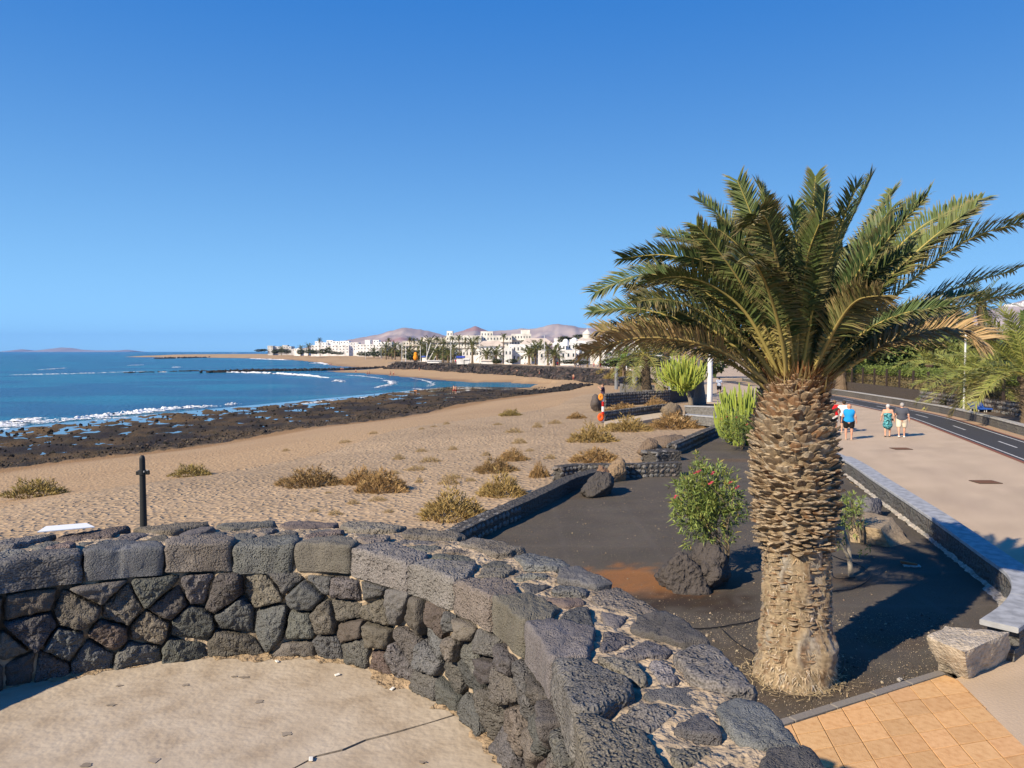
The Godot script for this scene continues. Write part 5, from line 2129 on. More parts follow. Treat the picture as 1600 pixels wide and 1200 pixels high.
func place_shrub(kinds: Array, e: Array) -> void:
	var u: float = (e[0] + e[1]) * 0.5
	# stand it on the real ground: walk the sight line down to the sand
	var p := on_plane(u, e[2], 4.6)
	for k in 6:
		p = on_plane(u, e[2], ground_at(p.x, p.z)[0])
	var w: float = (e[1] - e[0]) / FOCAL * -p.z
	var h: float = e[3] / FOCAL * -p.z
	var o := obj("dry_shrub", kinds[e[4]], M.dry)
	var back := w * 0.28
	o.position = p + Vector3(0, -0.02, -back * 0.6)
	o.basis = Basis(Vector3.UP, rng.randf_range(0, TAU)).scaled(Vector3(w * 0.48, h * 1.2, w * 0.36))
	tag(o, e[5], "shrub", "dry shrubs on the sand")

# ------------------------------------------------------------------ cycle path and the planted strip beside it
func offset_line(line: PackedVector3Array, off: float) -> PackedVector3Array:
	var out := PackedVector3Array()
	var n := line.size()
	for k in n:
		var d := (line[mini(k + 1, n - 1)] - line[maxi(k - 1, 0)]).normalized()
		out.append(line[k] + Vector3(-d.z, 0, d.x) * off)
	return out

func ribbon(g: Geo, line: PackedVector3Array, o0: float, o1: float, y: float, k0 := 0, k1 := -1) -> void:
	var a := offset_line(line, o0)
	var b := offset_line(line, o1)
	if k1 < 0:
		k1 = line.size() - 1
	var first := g.v.size()
	for k in range(k0, k1 + 1):
		g.pt(Vector3(a[k].x, y + a[k].y, a[k].z))
		g.pt(Vector3(b[k].x, y + b[k].y, b[k].z))
	for k in k1 - k0:
		var i := first + k * 2
		g.quad(i, i + 2, i + 3, i + 1)

func build_road_side() -> void:
	var ctrl := []
	for p in [[12.9, -7.0], [16.6, -19.0], [19.8, -29.5], [22.9, -40.0], [25.7, -50.0], [27.0, -58.0], [27.9, -66.0], [29.2, -80.0], [30.5, -100.0], [32.5, -120.0]]:
		ctrl.append(Vector3(p[0], 0, p[1]))
	var edge := even(spline(ctrl, 12), 0.5)
	for k in edge.size():
		edge[k].y = -maxf(0.0, (-edge[k].z - 72.0)) * 0.0075
	var g := Geo.new()
	ribbon(g, edge, 0.0, 2.5, 4.932)
	struct("cycle_path", g.mesh(true), M.asphalt, "dark asphalt cycle path curving along the promenade", "cycle path")
	g = Geo.new()
	g.col = lin(0.30, 0.125, 0.085)
	ribbon(g, edge, -0.17, 0.0, 4.936)
	ribbon(g, edge, 2.5, 2.62, 4.936)
	struct("path_edging", g.mesh(true), M.paving, "narrow red brown edging along both sides of the cycle path", "edging")
	g = Geo.new()
	g.col = lin(0.50, 0.36, 0.24)
	ribbon(g, edge, 2.62, 3.2, 4.935)
	struct("margin", g.mesh(true), M.paving, "pale margin between cycle path and low wall", "margin")
	for e in [[0.16, 0.24, "long white line on the promenade side of the cycle path"], [2.2, 2.28, "long white line on the wall side of the cycle path"]]:
		g = Geo.new()
		ribbon(g, edge, e[0], e[1], 4.9365)
		struct("lane_line", g.mesh(true), M.paint, e[2], "road marking")
	var k := 9
	while k < edge.size() - 8:
		g = Geo.new()
		ribbon(g, edge, 1.18, 1.27, 4.9365, k, k + 5)
		var d := struct("lane_dash", g.mesh(true), M.paint, "short white centre dash on the cycle path", "road marking")
		d.set_meta("group", "centre dashes of the cycle path")
		k += 16
	# low wall with pale coping
	var wall := thing("low_wall", "long low grey stone wall with pale coping beside the cycle path", "wall")
	var mid := offset_line(edge, 3.4)
	k = 16
	while k < edge.size() - 4:
		var e := mini(k + 3, edge.size() - 1)
		g = Geo.new()
		g.col = jit(lin(0.215, 0.205, 0.19), 0.14)
		var a := mid[k].lerp(mid[k + 1], 0.03)
		var b := mid[e].lerp(mid[e - 1], 0.03)
		var d := (b - a).normalized()
		var c := (a + b) * 0.5 + Vector3(0, 4.92 + 0.21, 0)
		g.soft_box(c, Vector3(a.distance_to(b) * 0.5, 0.25, 0.17), 0.012, Basis(d, d.cross(Vector3(-d.z, 0, d.x).normalized()) * -1.0, Vector3(-d.z, 0, d.x).normalized()))
		obj("block", g.mesh(), M.basalt_far, wall)
		g = Geo.new()
		g.col = jit(lin(0.52, 0.50, 0.455), 0.07)
		g.soft_box(c + Vector3(0, 0.285, 0), Vector3(a.distance_to(b) * 0.5, 0.035, 0.215), 0.01, Basis(d, d.cross(Vector3(-d.z, 0, d.x).normalized()) * -1.0, Vector3(-d.z, 0, d.x).normalized()))
		obj("coping_slab", g.mesh(), M.mortar, wall)
		k = e
	# earth strip behind it
	g = Geo.new()
	for j in edge.size():
		pass
	g.col = lin(0.17, 0.13, 0.095)
	ribbon(g, offset_line(edge, 3.6), 0.0, 9.0, 4.96)
	ribbon(g, offset_line(edge, 12.6), 0.0, 60.0, 4.95)
	struct("planting_bed", g.mesh(true), M.picon, "bare dark earth strip under the roadside palms", "earth")
	# brown stone wall with a fence of dark posts on top
	var back := offset_line(edge, 7.3)
	var pts := []
	for p in back:
		if p.z < -49.0 and p.z > -92.0:
			pts.append(Vector3(p.x, PROM, p.z))
	var few := []
	for j in range(0, pts.size(), 8):
		few.append(pts[j])
	rubble_wall("brown grey rubble wall carrying a dark post fence beyond the cycle path", few, 0.95, 0.4, 0.36, 300, false, lin(0.20, 0.165, 0.14))
	var fence := thing("post_fence", "dark wooden post and wire fence on the brown rubble wall", "fence", pts[0])
	for j in range(0, pts.size() - 5, 6):
		g = Geo.new()
		g.col = lin(0.045, 0.035, 0.03)
		g.soft_box(pts[j] - pts[0] + Vector3(0, 1.75, 0), Vector3(0.075, 0.85, 0.075), 0.012)
		obj("fence_post", g.mesh(), M.plain, fence)
		for h in [1.35, 1.85, 2.35]:
			g = Geo.new()
			g.col = lin(0.05, 0.045, 0.04)
			var b: Vector3 = pts[mini(j + 6, pts.size() - 1)]
			g.tube(PackedVector3Array([pts[j] - pts[0] + Vector3(0, h, 0), b - pts[0] + Vector3(0, h, 0)]), PackedFloat32Array([0.012, 0.012]), 5)
			obj("wire", g.mesh(), M.plain, fence)
	# second stretch of rubble wall with black railings
	var second := []
	for p in offset_line(edge, 10.2):
		if p.z < -30.0 and p.z > -47.5:
			second.append(Vector3(p.x, PROM, p.z))
	few = []
	for j in range(0, second.size(), 6):
		few.append(second[j])
	rubble_wall("brown rubble wall under black railings by the sunny pool terrace", few, 0.8, 0.4, 0.36, 200, false, lin(0.20, 0.165, 0.14))
	var rail := thing("black_railing", "black iron railing on the rubble wall by the pool terrace", "railing", second[0])
	for j in range(0, second.size() - 1):
		g = Geo.new()
		g.col = lin(0.02, 0.02, 0.022)
		for q in 2:
			g.box((second[j] as Vector3).lerp(second[j + 1], q * 0.5) - second[0] + Vector3(0, 1.45, 0), Vector3(0.012, 0.65, 0.012))
		obj("bar", g.mesh(), M.plain, rail)
	g = Geo.new()
	g.col = lin(0.02, 0.02, 0.022)
	var rp := PackedVector3Array()
	var rr := PackedFloat32Array()
	for p in second:
		rp.append(p - second[0] + Vector3(0, 2.08, 0))
		rr.append(0.025)
	g.tube(rp, rr, 5)
	obj("top_rail", g.mesh(), M.plain, rail)
	# hedge of clipped balls behind the fence
	var ball := leaf_ball(61, 1500, lin(0.14, 0.19, 0.045), lin(0.22, 0.27, 0.065))
	var scrub := leaf_ball(62, 1500, lin(0.17, 0.135, 0.07), lin(0.26, 0.21, 0.11))
	var hl := offset_line(edge, 9.3)
	var cnt := 0
	for j in range(0, hl.size(), 3):
		var p := hl[j]
		if p.z > -50.0 or p.z < -98.0:
			continue
		var o := obj("clipped_hedge_bush", ball, M.leaf)
		o.position = Vector3(p.x, PROM + 2.35, p.z)
		o.scale = Vector3(1.05, 0.55, 0.9) * rng.randf_range(0.92, 1.08)
		o.rotation.y = rng.randf() * TAU
		tag(o, "round clipped green hedge top behind the dark post fence", "hedge", "clipped hedge behind the fence")
		o = obj("bare_hedge_bush", scrub, M.dry)
		o.position = Vector3(p.x, PROM + 1.25, p.z)
		o.scale = Vector3(1.0, 0.95, 0.7)
		o.rotation.y = rng.randf() * TAU
		tag(o, "brown twiggy lower hedge behind the dark post fence", "hedge", "lower hedge behind the fence")
	# dark trees behind
	var crown := leaf_ball(63, 5200, lin(0.08, 0.12, 0.04), lin(0.16, 0.21, 0.065), 0.16)
	var spots := [[1335, 570, 105.0, 3.2, 3.4], [1368, 556, 96.0, 3.8, 4.4], [1398, 548, 92.0, 4.2, 4.6], [1428, 538, 100.0, 4.6, 4.0], [1455, 548, 96.0, 4.0, 5.0], [1478, 545, 85.0, 3.6, 4.6], [1470, 505, 110.0, 4.2, 3.6], [1440, 580, 84.0, 2.2, 2.2], [1550, 590, 74.0, 3.0, 2.4], [1320, 540, 130.0, 4.0, 4.0], [1575, 555, 82.0, 3.0, 3.4], [1400, 582, 88.0, 2.0, 1.6], [1528, 548, 90.0, 3.5, 3.4]]
	for e in spots:
		var c := at_depth(e[0], e[1], e[2])
		var t := thing("dark_tree", "dark dense garden tree among the houses beyond the hedge", "tree", Vector3(c.x, PROM, c.z), "garden trees beyond the hedge")
		var o := obj("crown", crown, M.leaf, t)
		o.position = Vector3(0, c.y - PROM, 0)
		o.scale = Vector3(e[3], e[4] * 0.8, e[3]) * 0.9
		o.rotation.y = rng.randf() * TAU
		g = Geo.new()
		g.col = lin(0.10, 0.075, 0.055)
		var hh := maxf(0.5, c.y - PROM)
		g.tube(PackedVector3Array([Vector3(0, -0.2, 0), Vector3(0.1, hh * 0.5, 0), Vector3(0, hh, 0)]), PackedFloat32Array([0.22, 0.17, 0.09]), 8)
		obj("trunk", g.mesh(true), M.bark, t)
	# white roadside lamp
	lamp("tall white lamp post behind the low wall among roadside palms", on_plane(1506, 642, PROM), 6.2, 0.085)
	# blue pool furniture glimpsed behind the railing
	for e in [[1528, 626], [1540, 628], [1556, 630], [1570, 629], [1586, 631]]:
		var c := at_depth(e[0], e[1], 54.0)
		c.y = PROM - 0.15
		var t := thing("sun_lounger", "blue sun lounger glimpsed behind the black railing", "sun lounger", c, "loungers on the pool terrace")
		g = Geo.new()
		g.col = lin(0.03, 0.10, 0.42)
		g.soft_box(Vector3(0, 0.42, 0), Vector3(0.24, 0.05, 0.55), 0.02)
		g.soft_box(Vector3(0, 0.62, -0.7), Vector3(0.24, 0.05, 0.3), 0.02, Basis.from_euler(Vector3(0.8, 0, 0)))
		obj("cushion", g.mesh(), M.plain, t)
		for s in [[-0.2, 0.45], [0.2, 0.45], [-0.2, -0.45], [0.2, -0.45]]:
			g = Geo.new()
			g.col = lin(0.6, 0.6, 0.6)
			g.box(Vector3(s[0], 0.18, s[1]), Vector3(0.02, 0.2, 0.02))
			obj("leg", g.mesh(), M.plain, t)

func leaf_ball(sd: int, count: int, a: Color, b: Color, size := 0.13) -> ArrayMesh:
	rng.seed = sd
	var g := Geo.new()
	for k in count:
		var d := Vector3(rng.randfn(), rng.randfn(), rng.randfn()).normalized()
		var r := pow(rng.randf(), 0.28) * (0.86 + 0.34 * nz.get_noise_3d(d.x * 1.9 + sd, d.y * 1.9, d.z * 1.9))
		var dir := (d + Vector3(rng.randfn(), rng.randfn(), rng.randfn()) * 0.7).normalized()
		g.col = jit(a.lerp(b, rng.randf()), 0.2)
		leaf_blade(g, d * r, dir, size * rng.randf_range(0.7, 1.3), size * 0.3)
	return g.mesh()

func lamp(label: String, at: Vector3, h: float, r: float, group := "") -> Node3D:
	var t := thing("lamp_post", label, "lamp post", at, group)
	t.set_meta("stem", "lamp_post")
	var g := Geo.new()
	g.col = lin(0.66, 0.67, 0.68)
	g.tube(PackedVector3Array([Vector3(0, -0.1, 0), Vector3(0, 0.6, 0), Vector3(0, h, 0)]), PackedFloat32Array([r, r * 0.95, r * 0.7]), 10)
	obj("pole", g.mesh(true), M.plain, t)
	g = Geo.new()
	g.col = lin(0.62, 0.63, 0.64)
	g.soft_box(Vector3(-r * 3.5, h + 0.03, 0), Vector3(r * 4.2, 0.035, r * 1.1), 0.02)
	obj("lamp_head", g.mesh(), M.plain, t)
	return t

# ------------------------------------------------------------------ middle ground
func candelabra(label: String, foot: Vector3, crown_c: Vector3, size: Vector3, fingers: int, trunk_r: float, split: float) -> void:
	var t := thing("candelabra_euphorbia", label, "cactus tree", foot)
	var g := Geo.new()
	g.col = lin(0.33, 0.27, 0.20)
	var fork := Vector3((crown_c.x - foot.x) * 0.6, split, (crown_c.z - foot.z) * 0.6)
	g.tube(spline([Vector3(0, -0.1, 0), fork * Vector3(0.3, 0.5, 0.3) + Vector3(0.03, 0, 0), fork], 4), PackedFloat32Array([trunk_r * 1.25, trunk_r * 1.1, trunk_r, trunk_r * 0.95, trunk_r * 0.9, trunk_r * 0.85, trunk_r * 0.8, trunk_r * 0.75, trunk_r * 0.7]), 10)
	obj("trunk", g.mesh(true), M.bark, t)
	for k in fingers:
		var d := Vector3(rng.randfn(), rng.randfn() * 0.8 + 0.35, rng.randfn()).normalized()
		var r := pow(rng.randf(), 0.35)
		var wide := 1.0 if d.y > 0.0 else lerpf(1.0, 0.45, clampf(-d.y * 1.3, 0.0, 1.0))
		var end := crown_c - foot + d * size * r * Vector3(wide, 1.0, wide)
		var start := fork + Vector3(rng.randf_range(-0.12, 0.12), rng.randf_range(-0.1, 0.25), rng.randf_range(-0.12, 0.12))
		var elbow := Vector3(lerpf(start.x, end.x, 0.9), end.y - size.y * rng.randf_range(0.3, 0.55), lerpf(start.z, end.z, 0.9))
		elbow.y = maxf(elbow.y, start.y - 0.25 * size.y)
		var f := Geo.new()
		f.col = jit(lin(0.26, 0.32, 0.06), 0.14)
		if rng.randf() < 0.3:
			f.col = jit(lin(0.36, 0.39, 0.075), 0.1)
		var w := 0.036 * rng.randf_range(0.8, 1.2) * size.y
		f.tube(spline([start, start.lerp(elbow, 0.6) - Vector3.UP * 0.06, elbow, end], 3), PackedFloat32Array([w * 0.6, w * 0.62, w * 0.66, w * 0.7, w * 0.75, w * 0.8, w * 0.82, w * 0.8, w * 0.72, w * 0.3]), 5)
		obj("finger_branch", f.mesh(), M.leaf, t)

func build_middle_ground() -> void:
	rng.seed = 500
	var w := func(u: float, v: float) -> Vector3:
		return on_plane(u, v, PROM - 0.05)
	rubble_wall("low dark lava wall curving along the edge of the gravel bed", [Vector3(-4.0, 4.85, -9.2), Vector3(-2.75, 4.85, -12.8), Vector3(-1.05, 4.85, -17.3), Vector3(-0.15, 4.85, -19.3), Vector3(0.8, 4.85, -21.4), Vector3(1.8, 4.85, -23.8), Vector3(2.95, 4.85, -25.6)], 0.42, 0.42, 0.24, 299)
	rubble_wall("short lit lava wall behind the sandy yellow boulder", [w.call(873, 752), w.call(905, 748), w.call(980, 747), w.call(1062, 744)], 0.5, 0.4, 0.22, 260)
	rubble_wall("dark lava wall at the far end of the gravel bed", [w.call(1050, 712), w.call(1072, 702), w.call(1095, 691), w.call(1117, 681), w.call(1136, 671)], 0.5, 0.4, 0.26, 220)
	rubble_wall("low lava wall behind the striped lifebuoy post", [w.call(944, 657), w.call(985, 651), w.call(1042, 643)], 0.55, 0.4, 0.3, 200)
	rubble_wall("taller lava wall above the golden scrub", [w.call(944, 634), w.call(990, 630), w.call(1040, 627), w.call(1085, 622)], 0.95, 0.4, 0.32, 290)
	rubble_wall("stone retaining wall by the small trunk palm at the bay end", [w.call(964, 602), w.call(985, 600), w.call(1003, 599)], 1.0, 0.5, 0.45, 100)
	# pale path between the low walls
	var g := Geo.new()
	g.col = lin(0.56, 0.47, 0.35)
	var poly := PackedVector2Array()
	for e in [[946, 663], [1000, 658], [1046, 650], [1130, 656], [1130, 645], [1040, 642], [944, 658.5]]:
		var p := on_plane(e[0], e[1], 4.9)
		poly.append(Vector2(p.x, p.z))
	plate(poly, 4.9, 0.5, g)
	struct("beach_path", g.mesh(), M.concrete, "pale concrete path to the beach between low lava walls", "path")
	g = Geo.new()
	g.col = lin(0.52, 0.43, 0.32)
	poly = PackedVector2Array()
	for e in [[1000, 619], [1040, 624], [1100, 622], [1130, 610], [1060, 606]]:
		var p := on_plane(e[0], e[1], 4.9)
		poly.append(Vector2(p.x, p.z))
	plate(poly, 4.93, 0.5, g)
	struct("upper_path", g.mesh(), M.concrete, "pale path rising behind the taller lava wall", "path")
	# planters with slab tops
	for e in [[[1070, 650], [1128, 652], 0.62, 3.2, "stone planter with a slab rim holding the round candelabra"], [[1068, 662], [1132, 668], 0.5, 1.0, "lower stone step with a slab top below the planter"]]:
		var a: Vector3 = w.call(e[0][0], e[0][1])
		var b: Vector3 = w.call(e[1][0], e[1][1])
		var d := (b - a).normalized()
		var nn := Vector3(-d.z, 0, d.x)
		if nn.z > 0:
			nn = -nn
		var bs := Basis(d, Vector3.UP, d.cross(Vector3.UP))
		var t := thing("planter", e[4], "planter", a)
		g = Geo.new()
		g.col = lin(0.12, 0.115, 0.11)
		g.box(d * a.distance_to(b) * 0.5 + nn * e[3] * 0.5 + Vector3.UP * e[2] * 0.5, Vector3(a.distance_to(b) * 0.5, e[2] * 0.5, e[3] * 0.5), bs)
		obj("body", g.mesh(), M.stone_tones[0], t)
		g = Geo.new()
		g.soft_box(d * a.distance_to(b) * 0.5 + Vector3.UP * (e[2] + 0.04) + nn * 0.2, Vector3(a.distance_to(b) * 0.5 + 0.05, 0.04, 0.24), 0.01, bs)
		obj("rim_slab", g.mesh(), M.slab, t)
		if e[3] > 2.0:
			g = Geo.new()
			g.col = lin(0.09, 0.08, 0.07)
			g.box(d * a.distance_to(b) * 0.5 + nn * (e[3] * 0.5 + 0.2) + Vector3.UP * (e[2] + 0.01), Vector3(a.distance_to(b) * 0.48, 0.02, e[3] * 0.42), bs)
			obj("soil", g.mesh(), M.picon, t)
	# square planter of the squat palm
	var a2: Vector3 = w.call(978, 619)
	var b2: Vector3 = w.call(1016, 618)
	var tp := thing("square_planter", "square grey stone planter under the squat palm", "planter", a2)
	g = Geo.new()
	g.col = lin(0.17, 0.16, 0.15)
	var ww := a2.distance_to(b2)
	g.soft_box(Vector3(ww * 0.5, 0.5, -2.2), Vector3(ww * 0.5, 0.55, 2.2), 0.03)
	obj("body", g.mesh(), M.stone_tones[1], tp)
	g = Geo.new()
	g.col = lin(0.06, 0.055, 0.05)
	g.soft_box(Vector3(ww * 0.5, 1.04, -2.2), Vector3(ww * 0.46, 0.03, 2.0), 0.01)
	obj("soil", g.mesh(), M.picon, tp)
	# euphorbias
	var f1 := on_plane(1080, 634, 5.5)
	candelabra("round headed candelabra euphorbia on a pale trunk in the planter", f1, at_depth(1066, 580, -f1.z), Vector3(1.85, 1.3, 1.7), 280, 0.17, 1.1)
	var f2 := on_plane(1172, 695, PROM)
	candelabra("low bright green candelabra euphorbia behind the big palm trunk", f2, at_depth(1158, 645, -f2.z), Vector3(1.4, 1.5, 1.3), 260, 0.16, 0.4)
	# boulders and posts
	boulder("boulder", "pale leaning slab boulder at the corner of the planter", 1053, 650, 4.9, Vector3(1.5, 0.95, 1.0), 0.5, 131, lin(0.36, 0.28, 0.19), 22, 14)
	boulder("boulder", "brown weathered boulder at the end of the far gravel wall", 1040, 701, 4.85, Vector3(1.9, 0.75, 1.0), 0.1, 133, lin(0.26, 0.20, 0.155), 26, 16)
	boulder("boulder", "brown cracked boulder above the stone ramp", 1013, 712, 4.85, Vector3(1.0, 0.8, 0.8), 0.9, 135, lin(0.30, 0.22, 0.155), 24, 16)
	boulder("boulder", "grey boulder on sand by the striped lifebuoy post", 932, 637, 4.8, Vector3(0.9, 1.2, 0.8), 0.4, 137, lin(0.20, 0.17, 0.16), 20, 14)
	boulder("boulder", "rounded grey boulder behind the white lamp foot", 1150, 634, 4.95, Vector3(1.3, 1.0, 0.9), 0.1, 139, lin(0.14, 0.11, 0.10), 18, 12)
	rubble_wall("sloping pier of grey stones above the short lava wall", [w.call(1016, 722), w.call(1035, 720), w.call(1056, 719)], 0.42, 0.9, 0.24, 120, true, lin(0.16, 0.15, 0.14), "stone_pier")
	for e in [[1052, 619, 601, 0.24, lin(0.62, 0.62, 0.60), "square white gate post in front of the taller lava wall"], [963, 607, 577, 0.11, lin(0.20, 0.21, 0.22), "thin grey post above the boulders near the bay"], [992, 611, 582, 0.16, lin(0.22, 0.23, 0.25), "dark grey post in front of the square planter"]]:
		var p := on_plane(e[0], e[1], PROM)
		var t := thing("standing_post", e[5], "post", p)
		var h := at_depth(e[0], e[2], -p.z).y - PROM
		g = Geo.new()
		g.col = e[4]
		if e[3] > 0.2:
			g.soft_box(Vector3(0, h * 0.5, 0), Vector3(e[3] * 1.7, h * 0.5, e[3] * 1.7), 0.04)
		else:
			g.tube(PackedVector3Array([Vector3(0, -0.1, 0), Vector3(0, h, 0)]), PackedFloat32Array([e[3] * 2.0, e[3] * 1.8]), 10)
		obj("shaft", g.mesh(), M.plain, t)
		g = Geo.new()
		g.col = e[4] * 0.9
		g.soft_box(Vector3(0, h + 0.05, 0), Vector3(e[3] * 1.85, 0.05, e[3] * 1.85), 0.02)
		obj("cap", g.mesh(), M.plain, t)
	# lamp foot and swollen grey palm trunk beside the round candelabra
	lamp("white lamp post standing behind the round candelabra", on_plane(1109, 628, PROM), 9.0, 0.24)
	var gp := on_plane(1093, 634, PROM + 0.5)
	var rt := thing("bottle_palm", "grey smooth trunked palm swelling at the foot behind the planter", "palm tree", gp)
	g = Geo.new()
	g.col = lin(0.20, 0.19, 0.19)
	g.tube(PackedVector3Array([Vector3(0, -0.3, 0), Vector3(0, 0.3, 0), Vector3(0, 1.4, 0), Vector3(0, 2.6, 0), Vector3(0, 4.6, 0)]), PackedFloat32Array([0.52, 0.46, 0.30, 0.24, 0.18]), 14)
	obj("trunk", g.mesh(true), M.bark, rt)
	for k in 12:
		var lf := Geo.new()
		var st := Geo.new()
		add_frond(lf, st, arch(Vector3(0, 4.5, 0), k * 2.4, 1.1 - k * 0.1, 2.2, 1.1, 8), 26, 0.45, 0.1, 0.03, lin(0.16, 0.18, 0.05), 0.05, false)
		var fo := obj("frond", lf.mesh(), M.frond, rt)
		obj("leaf_stalk", st.mesh(), M.plain, fo)
	# striped post with a lifebuoy
	var bp := on_plane(942, 659, 4.8)
	var bt := thing("lifebuoy_post", "red and white banded post with an orange lifebuoy on the sand", "lifebuoy post", bp)
	var hh := at_depth(941, 619, -bp.z).y - bp.y
	var bands := [lin(0.75, 0.74, 0.72), lin(0.50, 0.025, 0.02), lin(0.75, 0.74, 0.72), lin(0.40, 0.02, 0.02), lin(0.75, 0.74, 0.72)]
	for k in 5:
		g = Geo.new()
		g.col = bands[k]
		g.tube(PackedVector3Array([Vector3(0, hh * k / 5.0, 0), Vector3(0, hh * (k + 1) / 5.0 - 0.003, 0)]), PackedFloat32Array([0.085, 0.085]), 12)
		obj("band", g.mesh(), M.plain, bt)
	for e in [[Vector3(-0.15, 0.3, 0.12), 0.12, "lifebuoy"], [Vector3(-0.14, hh - 0.05, 0.1), 0.09, "lifebuoy_hood"]]:
		g = Geo.new()
		g.col = lin(0.68, 0.10, 0.02) if e[2] == "lifebuoy" else lin(0.72, 0.26, 0.04)
		var ring := 20
		for k in ring:
			for j in 8:
				var a := TAU * k / ring
				var b := TAU * j / 8
				g.pt(e[0] + Vector3(cos(a) * (e[1] + cos(b) * 0.085), sin(a) * (e[1] + cos(b) * 0.085) * 1.3, sin(b) * 0.085))
		for k in ring:
			for j in 8:
				var a := k * 8 + j
				var b := k * 8 + (j + 1) % 8
				var c := ((k + 1) % ring) * 8 + j
				var d := ((k + 1) % ring) * 8 + (j + 1) % 8
				g.quad(a, b, d, c)
		obj(e[2], g.mesh(true), M.plain, bt)
	# rocks heaped under the far sea wall, and along the spit: too many to count
	var kinds := []
	for k in 3:
		kinds.append(rock_mesh(400 + k, 8, 6, 0.4, 0.9, 8))
	var lists := [[], [], []]
	for k in 3600:
		var i := rng.randi() % (far_wall.size() - 1)
		var f := rng.randf()
		if i == 0 and rng.randf() < 0.3:
			i = 3
		var p := far_wall[i].lerp(far_wall[i + 1], f)
		var d := (far_wall[i + 1] - far_wall[i]).normalized()
		var sea := Vector2(-d.y, d.x)
		var run := rng.randf()
		var pos := p + sea * (run * 6.5 + 0.3)
		var y := lerpf(3.5, 1.25, run) + rng.randf_range(-0.3, 0.3)
		lists[k % 3].append([Vector3(pos.x, y, pos.y), rng.randf_range(0.45, 1.1), jit([lin(0.06, 0.055, 0.055), lin(0.10, 0.088, 0.082), lin(0.15, 0.115, 0.10), lin(0.045, 0.043, 0.045)][k % 4], 0.25)])
	for k in 1500:
		var i := rng.randi() % (spit.size() - 1)
		var p := spit[i].lerp(spit[i + 1], rng.randf())
		lists[k % 3].append([Vector3(p.x + rng.randf_range(-3, 3), rng.randf_range(-0.3, 0.45), p.y + rng.randf_range(-5, 5)), rng.randf_range(0.4, 1.1), jit(lin(0.055, 0.05, 0.048), 0.3)])
	for k in 500:
		var p := on_plane(rng.randf_range(835, 905), 0.0, 1.0)
		var q := rng.randf_range(140.0, 178.0)
		var v := PN * (-55.0 + rng.randf_range(-4, 3)) + QN * q
		lists[k % 3].append([Vector3(v.x, ground_at(v.x, v.y)[0] + 0.05, v.y), rng.randf_range(0.25, 0.7), jit(lin(0.055, 0.05, 0.048), 0.3)])
	for k in 700:
		var u := rng.randf_range(240.0, 400.0)
		if k % 2 == 0 and nz2.get_noise_1d(u * 0.06) < 0.0:
			continue
		var p := on_plane(u, lerpf(560.0, 556.5, (u - 240.0) / 160.0) + rng.randf_range(-0.4, 0.5), 0.3)
		if k % 2 == 0:
			p = on_plane(u - 70.0, lerpf(583.0, 578.5, (u - 240.0) / 160.0) + rng.randf_range(-0.5, 0.5), 0.1)
		lists[k % 3].append([p + Vector3(0, -0.25, 0), rng.randf_range(0.3, 0.7) * (1.0 if k % 2 == 0 else 3.0), jit(lin(0.06, 0.05, 0.045), 0.3)])
	for k in 3:
		scatter("rock_armour", kinds[k], lists[k], M.rock, "heaped dark boulders along the sea wall and the rocky spits", "rocks")
	g = Geo.new()
	g.col = lin(0.115, 0.105, 0.10)
	for k in far_wall.size():
		var d := (far_wall[mini(k + 1, far_wall.size() - 1)] - far_wall[maxi(k - 1, 0)]).normalized()
		var s := Vector2(-d.y, d.x)
		for r in [[0.5, 0.8], [0.3, 4.55], [-0.2, 4.55], [-0.2, 4.1]]:
			var p: Vector2 = far_wall[k] + s * r[0]
			g.pt(Vector3(p.x, r[1], p.y))
	for k in far_wall.size() - 1:
		for r in 3:
			var a := k * 4 + r
			g.quad(a, a + 4, a + 5, a + 1)
	tag(obj("sea_wall", g.mesh(), M.basalt_far), "dark stone sea wall carrying the promenade round the bay", "wall")

